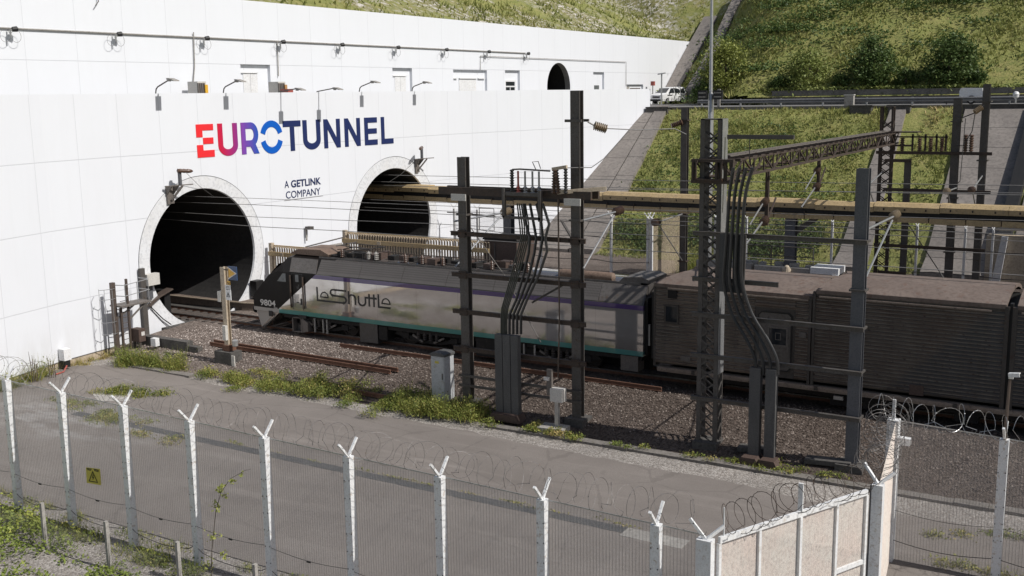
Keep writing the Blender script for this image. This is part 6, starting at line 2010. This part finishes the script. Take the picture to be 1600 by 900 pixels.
tag(m1.build('tunnel_cabinet', 'black'), 'tall black cabinet just inside the left tunnel mouth at its left side', 'cabinet')
m1 = MB(); m1.prism([(37.55, 1.2), (38.3, 1.62), (39.1, 1.85), (39.2, 1.78), (38.3, 1.5), (37.55, 1.1)], lambda a, b, d: (d, a, b), -45.75, -45.3)
tag(m1.build('tunnel_awning', 'copper'), 'bent brown steel sheet above the black tunnel cabinet', 'steel sheet')
m1 = MB(); m1.box(-45.4, -44.9, 44.9, 45.5, .42, 1.35); tag(m1.build('tunnel_cabinet', 'black'), 'low black cabinet on the walkway at the right side of the left tunnel mouth', 'cabinet')

# beige barriers between the two mouths


def barrier(x0, x1, y, zt, pitch, lab, zb=-.2):
    t = thing('palisade_barrier', ((x0 + x1) / 2, y, zb), lab, 'barrier')
    m1 = MB()
    for x in np.arange(x0 + .05, x1, pitch):
        m1.box(x, x + pitch * .42, y - .03, y + .03, zb, zt - .06)
        m1.beam((x + pitch * .2, y - .03, zt - .1), (x + pitch * .2, y - .14, zt - .02), pitch * .4, .03)
    m1.build('picket_panel', 'beige_rail', t)
    MB().box(x0, x1, y + .03, y + .12, zt - .12, zt).build('top_rail', 'beige', t)
    MB().box(x0 - .1, x1, y - .2, y - .04, zt - .62, zt - .38).build('heavy_rail', 'beige', t)
    MB().box(x0 - .1, x0 + .12, y - .12, y + .12, zb, zt + .12).build('end_post', 'beige_rail', t)
    MB().box(x0 + 2.6 if x1 - x0 > 4 else x0 + .9, (x0 + 2.85) if x1 - x0 > 4 else x0 + 1.1, y - .24, y - .2, zt - .6, zt - .4).build('latch', 'beige_rail', t)
    return t


barrier(-45.1, -42.3, 46.5, 3.28, .19, 'short beige palisade barrier at the right rim of the left tunnel mouth')
barrier(-42.4, -32.0, 50.0, 3.78, .19, 'long beige palisade barrier in front of the right tunnel mouth')
t = thing('walkway_screen', (-42.5, 48.2, -.2), 'grey solid screen with a handrail linking the two beige barriers', 'screen')
MB().box(-42.55, -42.48, 46.7, 49.8, -.2, 3.15).build('panel', 'concrete', t); m1 = MB(); m1.tube([(-42.5, 46.6, 3.3), (-42.5, 49.9, 3.45)], .04, 6); m1.build('handrail', 'steel', t)
t = thing('equipment_cabin', (-31.3, 50.8, -.2), 'dark brown metal equipment cabin standing between the tracks', 'cabin')
MB().box(-32.4, -30.3, 50.0, 51.9, -.3, 3.9).build('housing', 'brown_box', t); MB().prism([(-32.5, 3.9), (-30.2, 3.9), (-30.3, 4.02), (-32.4, 4.02)], lambda a, b, d: (a, d, b), 49.92, 51.98).build('roof', 'under', t)
MB().box(-31.75, -31.68, 49.96, 50.0, 1.0, 3.7).build('door_edge', 'steel', t); MB().box(-30.3, -30.26, 50.4, 51.6, 1.5, 3.6).build('side_panel', 'copper', t)
m1 = MB(); m1.box(-32.2, -26.5, 48.6, 49.2, -.3, 2.45); tag(m1.build('low_unit', 'steel_blue'), 'long low slate grey unit in front of the brown cabin', 'equipment unit')
t = thing('anchor_post', (-39.3, 62.4, -.2), 'slim dark post with a small bracket right of the right tunnel mouth', 'post')
MB().box(-41.9, -41.7, 62.3, 62.5, -.3, 4.5).build('post', 'steel', t); m1 = MB(); m1.tube([(-43.5, 62.4, 3.7), (-39.5, 62.4, 3.6)], .04, 5); m1.tube([(-40.8, 62.4, 4.1), (-40.8, 62.4, 2.6), (-39.6, 62.4, 2.6), (-39.6, 62.4, 4.1), (-40.8, 62.4, 4.1)], .03, 5); m1.build('bracket', 'steel', t)
t = thing('drain_basin', (-20, 61, -.2), 'grey concrete basin blocks with a handrail beyond the wagon roof', 'concrete basin')
MB().box(-20.55, -17.25, 60.75, 61.15, -.4, 1.72).build('basin_wall', 'concrete', t); MB().box(-24.2, -20.75, 60.85, 61.3, -.4, 1.78).build('basin_wall', 'concrete', t)
m1 = MB(); m1.box(-17.15, -15.7, 60.6, 62.0, -.4, 1.5); m1.build('end_block', 'concrete_dark', t); m1 = MB(); m1.box(-17.2, -15.62, 60.55, 62.05, 1.5, 1.86); m1.box(-15.95, -15.6, 60.5, 60.6, -.4, 1.5); m1.build('end_cap', 'white_paint', t)
m1 = MB()
for i, x in enumerate(np.arange(-24, -17.5, .9)):
    m1.box(x, x + random.uniform(.3, .8), 61.2, 61.6, 1.5, 1.78 + random.uniform(0, .18))
m1.build('loose_cover', 'concrete', t)
m1 = MB()
for z in (2.35, 2.9):
    m1.cyl((-22.0, 60.9, z), (-17.12, 60.9, z), .035, 6)
for x in (-22.0, -19.6, -17.15):
    m1.cyl((x, 60.9, 1.6), (x, 60.9, 2.92), .035, 6)
m1.build('handrail', 'steel', t)
m1 = MB(); m1.lathe((-18.6, 60.6, 1.35), (.2, -.4, 1), [(.05, 0), (.22, .05), (.26, .3), (.12, .55), (.05, .6)], 10); m1.build('valve', 'beige_rail', t)
t = thing('headwall', (-6, 72.6, -.4), 'tan concrete headwall with white pier and pipe rail below the wide paving', 'headwall')
MB().box(-9.6, -1.0, 72.2, 73.2, -.5, 2.7).build('wall_block', 'concrete_tan', t); m1 = MB(); m1.prism([(-9.2, -.5), (-8.7, -.5), (-8.35, 2.72), (-8.7, 2.72)], lambda a, b, d: (a, d, b), 71.9, 72.2); m1.build('pier', 'ring_white', t)
m1 = MB(); m1.lathe((-9.3, 72.4, 3.25), (1, 0, 0), [(.05, 0), (.2, .02), (.2, 7), (.05, 7.02)], 12); m1.build('pipe_rail', 'galv', t)

# ================================================================== UPPER ROAD
UR = 10.42
M['rail_grey'] = worn('rail_grey', (0.20, 0.20, 0.205), (0.26, 0.26, 0.26), 0.5, 0.3, scale=2, bump=0.03)
t = thing('guard_rail', (-15, 92.3, UR), 'long grey steel crash barrier along the upper road', 'guard rail')
m1 = MB(); prof = [(0, 10.74), (-.07, 10.80), (-.07, 10.86), (0, 10.91), (-.07, 10.96), (-.07, 11.02), (0, 11.08), (.01, 11.08), (.01, 10.74)]
m1.prism(prof, lambda a, b, d: (d, 92.3 + a, b), -36.8, 20); m1.build('rail', 'rail_grey', t)
for x in np.arange(-36.5, 20, 3.6):
    MB().box(x, x + .12, 92.32, 92.45, UR - .1, 11.12).build('post', 'galv', t)
M['wall_grey'] = worn('wall_grey', (0.13, 0.122, 0.112), (0.21, 0.198, 0.182), 0.9, scale=0.9, speck=(0.07, 0.075, 0.05), bump=0.2, streak=True)
t = thing('roadside_wall', (-12, 103.2, UR), 'stained grey concrete wall along the back of the upper road', 'wall')
MB().box(-33.5, -10.2, 103.0, 103.5, UR - .2, 11.70).build('wall_face', 'wall_grey', t); MB().box(-33.6, -10.1, 102.97, 103.55, 11.70, 11.76).build('coping', 'wall_grey', t)
t = thing('utility_box', (-23.3, 91.85, UR), 'pale upright utility box beside the guard rail', 'utility box')
MB().box(-23.7, -22.95, 91.65, 92.1, UR - .2, 11.3).build('housing', 'concrete', t); MB().box(-23.74, -22.91, 91.6, 92.15, 11.3, 11.38).build('lid', 'pale_box', t)
for x0, x1, z0, lab in ((-22.9, -21.2, 9.7, 'small dark concrete chamber atop the bank below the utility box'), (-14.3, -9.5, 9.2, 'wide dark concrete headwall at the top of the wide paving'), (-40.9, -38.9, 9.5, 'small dark headwall beside the white wall end'), (-19.9, -18.2, 9.7, 'small dark sill at the top of the narrow paving strip')):
    m1 = MB(); m1.box(x0, x1, 90.4, 91.15, z0, 10.42); m1.box(x0 - .1, x1 + .1, 90.35, 91.18, 10.42, 10.52)
    tag(m1.build('bank_headwall', 'concrete_dark'), lab, 'headwall')
t = thing('box_trailer', (-14.8, 98, UR), 'small white box trailer with one dark wheel parked on the upper road', 'trailer')
m1 = MB(); m1.prism([(-15.7, 10.85), (-13.9, 10.85), (-13.85, 11.0), (-13.95, 11.72), (-15.6, 11.76), (-15.72, 11.5)], lambda a, b, d: (a, d, b), 97.3, 98.7); m1.build('body', 'white_paint', t)
m1 = MB(); m1.lathe((-14.75, 97.26, 10.78), (0, -1, 0), [(.2, -.12), (.34, -.1), (.36, .0), (.34, .08), (.22, .09)], 16); w = m1.build('wheel', 'rubber', t, smooth=True)
m1 = MB(); m1.lathe((-14.75, 97.16, 10.78), (0, -1, 0), [(.02, 0), (.2, .0), (.2, .03), (.05, .05)], 12); m1.build('rim', 'galv', w)
m1 = MB(); m1.beam((-15.7, 98, 10.85), (-16.9, 98, 10.8), .08, .08); m1.cyl((-16.8, 98, UR), (-16.8, 98, 10.8), .05, 6); m1.build('drawbar', 'steel', t)
t = thing('security_camera', (-10.7, 91.9, UR), 'white dome camera on a short post by the guard rail at the far right', 'camera')
MB().cyl((-10.75, 91.85, UR - .2), (-10.75, 91.85, 10.95), .06, 8).build('post', 'galv', t)
m1 = MB(); m1.lathe((-10.75, 91.85, 10.9), (0, 0, 1), [(.08, 0), (.2, .1), (.24, .35), (.16, .5), (.03, .55)], 12); m1.build('dome', 'white_paint', t, smooth=True)
t = thing('street_lamp', (-39.3, 91.4, UR), 'small grey street lamp on a thin post beside the end of the white wall', 'lamp')
MB().tube([(-39.95, 91.5, UR - .3), (-39.95, 91.5, 13.4)], .07, 8).build('post', 'galv', t); m1 = MB(); m1.prism([(-.35, 0), (.32, .1), (.34, .18), (-.3, .12)], lambda a, b, d: (-39.95 + a, 91.5 + d, 13.35 + b), -.15, .15); m1.build('lamp_head', 'galv', t)
t = thing('marker_lamp', (-53.2, 118.9, 12.2), 'tiny red warning lamp on a thin stand near the end of the upper wall', 'lamp')
MB().cyl((-53.2, 119.3, 10.4), (-53.2, 119.3, 12.9), .05, 6).build('stand', 'steel', t); m1 = MB(); m1.box(-53.4, -53.0, 119.1, 119.5, 12.6, 13.1); m1.build('lamp_head', 'red_paint', t)
t = thing('road_post', (-34.6, 92.0, UR), 'thin pale grey post by the guard rail just right of the lamp boxes', 'post')
m1 = MB(); m1.box(-34.85, -34.6, 92.0, 92.15, UR - .2, 12.0); m1.build('post', 'concrete', t); m1 = MB(); m1.box(-35.6, -34.85, 92.02, 92.12, 10.9, 11.6); m1.build('frame', 'steel', t)


def van(x, y, z, rz):
    t = thing('parked_van', (x, y, z), 'small white passenger van with dark windows parked at the end of the upper road', 'van')
    t.rotation_euler.z = rz
    t['_w'] = (0, 0, 0)
    L2, W2 = 2.2, .92
    # stations: x, half width low, belt z, roof z, roof half width
    ST_ = [(2.22, .78, .80, .80, .62), (2.12, .88, .98, .98, .74), (1.75, .92, 1.06, 1.08, .80), (1.30, .92, 1.10, 1.20, .78), (.62, .92, 1.12, 1.74, .70), (.2, .92, 1.12, 1.84, .70), (-1.2, .92, 1.12, 1.86, .71), (-1.95, .91, 1.12, 1.82, .70), (-2.18, .90, 1.10, 1.10 + .2, .80), (-2.2, .88, .9, .92, .8)]
    m1 = MB(); vs = []
    for X, w, zb_, zr, wr in ST_:
        vs += [(X, -w * .96, .28), (X, -w, .55), (X, -w, zb_), (X, -wr, zr - .05), (X, -wr * .8, zr), (X, wr * .8, zr), (X, wr, zr - .05), (X, w, zb_), (X, w, .55), (X, w * .96, .28)]
    k = 10; fs = []
    for i in range(len(ST_) - 1):
        for j in range(k):
            fs.append((i * k + j, i * k + (j + 1) % k, (i + 1) * k + (j + 1) % k, (i + 1) * k + j))
    fs += [tuple(range(k)), tuple((len(ST_) - 1) * k + j for j in range(k))[::-1]]
    m1.add(vs, fs); m1.build('body', 'white_paint', t, smooth=True)
    m1 = MB(); m1.add([(1.28, -.73, 1.24), (1.28, .73, 1.24), (.66, .64, 1.70), (.66, -.64, 1.70)], [(0, 1, 2, 3)])
    for i, v in enumerate(m1.v):
        m1.v[i] = (v[0] + .03, v[1], v[2] + .025)
    m1.build('windscreen', 'glass', t)
    for s in (-1, 1):
        for a, b, c, d in ((1.05, .05, .55, .05), (-.02, -1.02, -.02, -1.0), (-1.1, -1.9, -1.1, -1.82)):
            m1 = MB(); m1.add([(a, s * .925, 1.17), (b, s * .925, 1.17), (d, s * .735, 1.70), (c, s * .735, 1.70)], [(0, 1, 2, 3)]); m1.build('side_window', 'glass', t)
        m1 = MB(); m1.box(2.02, 2.17, s * .62 - .17, s * .62 + .17, .80, .95); m1.build('headlight', 'galv', t)
        m1 = MB(); m1.box(.85, 1.0, s * .95 - .08, s * .95 + .12 * s, 1.14, 1.3); m1.build('mirror', 'ink', t)
        m1 = MB(); m1.box(.45, 1.35, s * .922 - .004, s * .922 + .004, .86, .98); m1.build('side_stripe', 'ink', t)
        m1 = MB(); m1.box(-2.12, -2.0, s * .86 - .05, s * .86 + .05, .8, 1.15); m1.build('tail_light', 'red_paint', t)
        for X in (1.35, -1.4):
            m1 = MB(); m1.lathe((X, s * .84, .32), (0, s, 0), [(.2, -.12), (.32, -.1), (.33, .03), (.3, .09), (.21, .1)], 18); w = m1.build('wheel', 'rubber', t, smooth=True)
            m1 = MB(); m1.lathe((X, s * .93, .32), (0, s, 0), [(.02, .03), (.2, .02), (.21, 0)], 14); m1.build('rim', 'galv', w)
    m1 = MB(); m1.box(2.16, 2.25, -.5, .5, .64, .84); m1.build('front_grille', 'ink', t)
    m1 = MB(); m1.box(2.14, 2.24, -.85, .85, .28, .5); m1.build('bumper', 'rubber', t)
    return t


van(-50.0, 116.5, UR + .12, math.radians(-105))

# ================================================================== TREES AND PLANTS


def tree(x, y, z0, h, w, mat, n, label, name='bushy_tree', grp=None, leaf=.15, trunk=True, seed=0):
    t = thing(name, (x, y, z0), label, 'tree' if trunk else 'bush', grp)
    rs = np.random.default_rng(seed + 100)
    m1 = MB()
    m1.tube([(x, y, z0 - .2), (x + .05, y, z0 + h * .3), (x - .05, y, z0 + h * .6), (x, y, z0 + h * .88)], [.04 * w, .032 * w, .02 * w, .006 * w], 7)
    for k in range(9):
        a = k * 2.4; zz = z0 + h * (.12 + .07 * k); r_ = w * .42 * (1 - .06 * k)
        m1.tube([(x, y, zz), (x + r_ * .5 * math.cos(a), y + r_ * .5 * math.sin(a), zz + h * .10), (x + r_ * math.cos(a), y + r_ * math.sin(a), zz + h * .22)], [.014 * w, .009 * w, .004 * w], 5)
    m1.build('trunk', 'bark', t)
    K = 70 if trunk else 26
    u = rs.normal(size=(K, 3)); u /= np.linalg.norm(u, axis=1, keepdims=True)
    rad = rs.uniform(.35, 1.0, (K, 1)) ** .6
    c = u * rad * np.array([w * .42, w * .42, h * .43])
    c[:, :2] *= (1.12 - .45 * np.clip((c[:, 2:3] / (h * .43)), -.3, 1))
    c += np.array([x, y, z0 + h * .50])
    rr = rs.uniform(.09, .19, K) * w
    per = np.maximum(8, (n * rr ** 2 / np.sum(rr ** 2))).astype(int)
    cen, tin = [], []
    for i in range(K):
        q = rs.normal(size=(per[i], 3)) * rr[i] * np.array([.75, .75, .6])
        cen.append(c[i] + q); tin.append(rs.normal(.42, .12) + rs.normal(0, .13, per[i]))
    # stray sprigs for an uneven outline
    m_ = n // 9
    u = rs.normal(size=(m_, 3)); u /= np.linalg.norm(u, axis=1, keepdims=True)
    cen.append(np.array([x, y, z0 + h * .5]) + u * np.array([w * .52, w * .52, h * .5]) * rs.uniform(.8, 1.08, (m_, 1))); tin.append(rs.normal(.55, .15, m_))
    cen = np.concatenate(cen); tin = np.concatenate(tin)
    k = cen[:, 2] > z0 + .05; cen, tin = cen[k], tin[k]
    v, f = leaf_verts(cen, rs.uniform(.6, 1.25, len(cen)) * leaf)
    np_mesh('crown', v, f, mat, t, tint=np.clip(tin, 0, 1))
    return t


gh = 'trees in a row behind the upper road'
tree(-39.4, 106.3, 10.9, 6.1, 4.6, 'leaf_yellow', 5200, 'yellow green bushy tree beside the paved ditch right of the white wall', grp=gh, seed=1)
tree(-30.6, 105.3, 11.3, 4.9, 3.9, 'leaf_mid', 3600, 'thin pale green tree behind the road wall, first right of the tall light mast', grp=gh, seed=2)
tree(-24.6, 105.2, 11.3, 5.5, 3.6, 'leaf_dark', 5200, 'dense dark green tree behind the road wall, middle of the three', grp=gh, seed=3)
tree(-17.9, 105.3, 11.3, 5.6, 4.3, 'leaf_dark', 6000, 'broad dark green tree behind the road wall, nearest to the white trailer', grp=gh, seed=4)
for i, (x, y, h, w, lab) in enumerate(((-41.2, 104.7, 2.3, 2.2, 'dark low bush between the white van and the yellow green tree'), (-33.1, 104.6, 2.0, 1.7, 'small round dark bush left of the thin pale green tree'), (-27.4, 104.6, 2.0, 1.6, 'small round dark bush left of the dense dark tree'), (-21.5, 104.6, 2.4, 2.0, 'small dark bush left of the broad dark tree'), (-15.4, 104.7, 2.0, 1.7, 'small dark bush behind the white trailer'))):
    tree(x, y, 10.9 if i == 0 else 11.4, h, w, 'leaf_dark', 1100, lab, 'round_bush', None, .13, False, 20 + i)
# hedge and ivy
n = 9000
hx = np.concatenate([RNG.uniform(-50.5, -35, n // 2), RNG.uniform(-36, -27, n // 3), RNG.uniform(-34, -10, n // 4)])
hy = np.concatenate([np.interp(hx[:n // 2], [-50.5, -44, -35], [125.0, 116.5, 105.0]) + RNG.normal(0, .7, n // 2), 104.0 + RNG.normal(0, .4, n // 3), 103.6 + RNG.normal(0, .25, n // 4)])
hz_ = np.concatenate([10.4 + 1.9 * RNG.random(n // 2) ** .8 * (.7 + .5 * fbm(hx[:n // 2] * .6, hx[:n // 2] * 0, 61)), 10.6 + 1.3 * RNG.random(n // 3), 11.55 + .5 * RNG.random(n // 4)])
q_ = np.stack([RNG.uniform(-53.4, -49.5, 1600), 122.0 + RNG.normal(0, .5, 1600), 10.4 + 1.9 * RNG.random(1600) ** .8], 1)
hx, hy, hz_ = np.concatenate([hx, q_[:, 0]]), np.concatenate([hy, q_[:, 1]]), np.concatenate([hz_, q_[:, 2]])
v, f = leaf_verts(np.stack([hx, hy, hz_], 1), RNG.uniform(.1, .2, len(hx)))
tag(np_mesh('hedge', v, f, 'leaf_mid', tint=np.clip(RNG.normal(.3, .2, len(hx)) + (hz_ - 10.4) * .12, 0, 1)), 'green hedge and ivy along the back of the upper road and behind the van', 'hedge', kind='stuff')


def weeds(pts, spread, nb, nl, h, mat='weed', seed=0, tb=.0):
    """clumps of blades and leaves round plan points (x, y, z)"""
    rs = np.random.default_rng(seed)
    P = np.array(pts, float)
    idx = rs.integers(0, len(P), nb)
    off = rs.normal(0, 1, (nb, 2)) * np.array(spread)
    b = P[idx].copy(); b[:, :2] += off
    ch = rs.uniform(.3, 1.55, len(P))
    hh = h * ch[idx] * rs.uniform(.35, 1.1, nb) * np.exp(-.5 * (off[:, 0] / spread[0]) ** 2 * .6)
    v1, f1 = blade_verts(b, hh, rs.uniform(.006, .015, nb), .42)
    idx = rs.integers(0, len(P), nl)
    off = rs.normal(0, 1, (nl, 2)) * np.array(spread)
    c = P[idx].copy(); c[:, :2] += off
    c[:, 2] += h * .75 * ch[idx] * rs.random(nl) * np.exp(-.5 * (off[:, 0] / spread[0]) ** 2 * .6)
    v2, f2 = leaf_verts(c, rs.uniform(.022, .06, nl), .3)
    tint_p = rs.normal(.45 + tb, .17, len(P))
    t2 = np.clip(tint_p[idx] + rs.normal(0, .14, nl) + .0 * c[:, 2], 0, 1)
    return (v1, f1, np.clip(rs.normal(.55 + tb, .2, nb), 0, 1)), (v2, f2, t2)


WB, WL = [], []


def addw(*a, **k):
    b, l = weeds(*a, **k); WB.append(b); WL.append(l)


rs = np.random.default_rng(5)


def line(x0, y0, x1, y1, n, z, j=.25):
    u = rs.random(n)
    return np.stack([x0 + (x1 - x0) * u + rs.normal(0, j, n), y0 + (y1 - y0) * u + rs.normal(0, j, n), np.full(n, z)], 1)


def patchy(x0, y0, x1, y1, n, z, j, seed):
    """clump centres only where a slow noise is high, so gravel shows between them"""
    q = line(x0, y0, x1, y1, int(n * 2), z, j)
    d = fbm(q[:, 0] * 1.1, q[:, 1] * 1.1, seed) + RNG.uniform(0, .22, len(q))
    return q[np.argsort(-d)[:n]]


addw(patchy(-43.4, 34.3, -39.2, 34.3, 30, -.9, .42, 81), (.2, .2), 2000, 6500, .8, seed=1)
addw(patchy(-37.6, 34.0, -30.5, 34.2, 36, -.82, .45, 82), (.22, .2), 1500, 6500, .5, seed=2, tb=.08)
addw(patchy(-31.5, 34.5, -25.6, 34.3, 40, -.8, .5, 83), (.22, .22), 1700, 8500, .66, seed=3, tb=.03)
addw(patchy(-27.5, 34.6, -22.4, 34.2, 34, -.8, .42, 84), (.24, .24), 1900, 7000, .8, seed=4, tb=.05)
addw(patchy(-36.5, 35.0, -27.0, 35.3, 26, -.62, .25, 85), (.25, .18), 700, 1300, .24, seed=5, tb=.3)
addw(patchy(-22, 33.7, -8, 34.5, 30, -.78, .2, 86), (.14, .12), 700, 1500, .16, seed=6, tb=.05)
addw(line(-20.5, 34.1, -19.0, 33.9, 8, -.75, .15), (.15, .15), 400, 1100, .26, seed=7, tb=.1)
addw(patchy(-40.2, 29.6, -37.2, 30.9, 16, -.9, .35, 87), (.22, .2), 1100, 2300, .36, seed=8, tb=.05)
addw(patchy(-40.5, 28.2, -31.0, 26.8, 34, -.9, .3, 88), (.28, .16), 1500, 1900, .20, seed=9, tb=.22)
addw(line(-44.1, 27.8, -44.5, 30.6, 12, -.95, .2), (.16, .2), 1400, 1900, .95, seed=10, tb=.1)
addw(line(-45.0, 32.6, -45.2, 35.0, 8, -.95, .12), (.12, .16), 700, 350, .4, seed=11, tb=.45)
addw(patchy(-33, 19.95, -8, 19.95, 50, -.95, .12, 89), (.25, .1), 1500, 1300, .24, seed=12, tb=.1)
addw(patchy(-32, 19.0, -16, 18.9, 44, -.97, .15, 90), (.3, .15), 2000, 3000, .42, seed=13)
addw(patchy(-5.5, 29.35, 3, 29.3, 30, -.95, .15, 91), (.22, .12), 1500, 1900, .40, seed=14, tb=.12)
addw(line(-5.2, 31.2, -3, 32.4, 5, -.92, .25), (.2, .15), 250, 450, .25, seed=15)
addw(line(-30, 27.6, -12, 27.6, 26, -.9, .06), (.25, .04), 500, 250, .09, seed=16, tb=.3)
addw(line(-28.5, 69.5, -26, 66.3, 14, -.3, .3), (.4, .4), 1000, 1800, 1.6, seed=17)
for nm, L, mt, lab in (('weeds', WB, 'weed', 'thin grassy weeds along kerb, fence feet and road edges'), ('weeds', WL, 'weed', 'leafy green and yellow weeds along the track edge and road patches')):
    vs, fs, ts, o = [], [], [], 0
    for v, f, t_ in L:
        vs.append(v); fs.append(f + o); ts.append(t_); o += len(v)
    tag(np_mesh(nm, np.concatenate(vs), np.concatenate(fs), mt, tint=np.concatenate(ts)), lab, 'weeds', kind='stuff')

# bramble bank at the bottom left
n = 90000
bx_ = RNG.uniform(-36, -15, n); by_ = RNG.uniform(11.0, 18.9, n)
den = fbm(bx_ * .55, by_ * .55, 71); den2 = fbm(bx_ * 2.2, by_ * 2.2, 72)
# dense mass towards the left, broken clumps to the right
lim = .30 + .035 * np.clip(bx_ + 27.5, -6, 14) + .10 * np.clip(by_ - 17.4, 0, 1.4)
mass = np.clip((den * .7 + den2 * .3 - lim) * 5, 0, 1)
k = RNG.random(n) < mass; bx_, by_, mass, den2 = bx_[k], by_[k], mass[k], den2[k]
bz_ = -1.05 + (.15 + .95 * np.clip((-22 - bx_) / 8, .1, 1)) * mass * (.35 + .9 * den2) * RNG.random(len(bx_)) ** .55
v, f = leaf_verts(np.stack([bx_, by_, bz_], 1), RNG.uniform(.025, .06, len(bx_)), .6, .7)
tag(np_mesh('brambles', v, f, 'bramble', tint=np.clip(.12 + (bz_ + 1.05) * .55 + .35 * (den2 - .4) + RNG.normal(0, .13, len(bx_)), 0, 1)), 'bright green brambles over the gravel at the bottom left', 'brambles', kind='stuff')
t = thing('climbing_stem', (-20.4, 18.6, -1.0), 'tall thin wild stem with a few leaf tufts in front of the mesh fence', 'plant')
sp = [PY(a, b, 18.6) for a, b in ((330, 905), (331, 860), (337, 800), (345, 770), (360, 748), (383, 735), (392, 733))]
MB().tube(sp, [.014, .012, .010, .008, .006, .005, .003], 5).build('stem', 'bark', t)
cc = []
for a, b, r_, m_ in ((343, 765, .10, 26), (338, 790, .12, 34), (332, 838, .13, 40), (352, 775, .08, 18), (363, 752, .09, 20), (378, 742, .07, 14), (345, 762, .08, 18), (350, 868, .12, 24), (326, 880, .14, 34)):
    p = PY(a, b, 18.6); cc.append(np.array(p)[None] + np.random.default_rng(a).normal(0, r_ * .6, (m_, 3)))
cc = np.concatenate(cc)
v, f = leaf_verts(cc, np.random.default_rng(2).uniform(.03, .06, len(cc)), .6, .6)
np_mesh('foliage', v, f, 'leaf_yellow', t, tint=np.random.default_rng(3).uniform(.3, 1, len(cc)))
for a, b, h, lab in ((52, 610, 1.5, 'dark reddish dock stalk at the foot of the white wall'), (80, 610, 1.1, 'dry brown stalk right of the reddish dock stalk')):
    p = PX(a, b, -44.0); m1 = MB()
    for k in range(4):
        m1.tube([(p.x + .05 * k, p.y + .06 * k, -.95), (p.x + .07 * k, p.y + .05 * k, -.95 + h * .6), (p.x + .1 * k - .1, p.y + .1 * k, -.95 + h * (1 - .12 * k))], [.012, .02, .006], 5)
    tag(m1.build('dock_stalk', 'brown_box' if a == 52 else 'dry'), lab, 'plant')
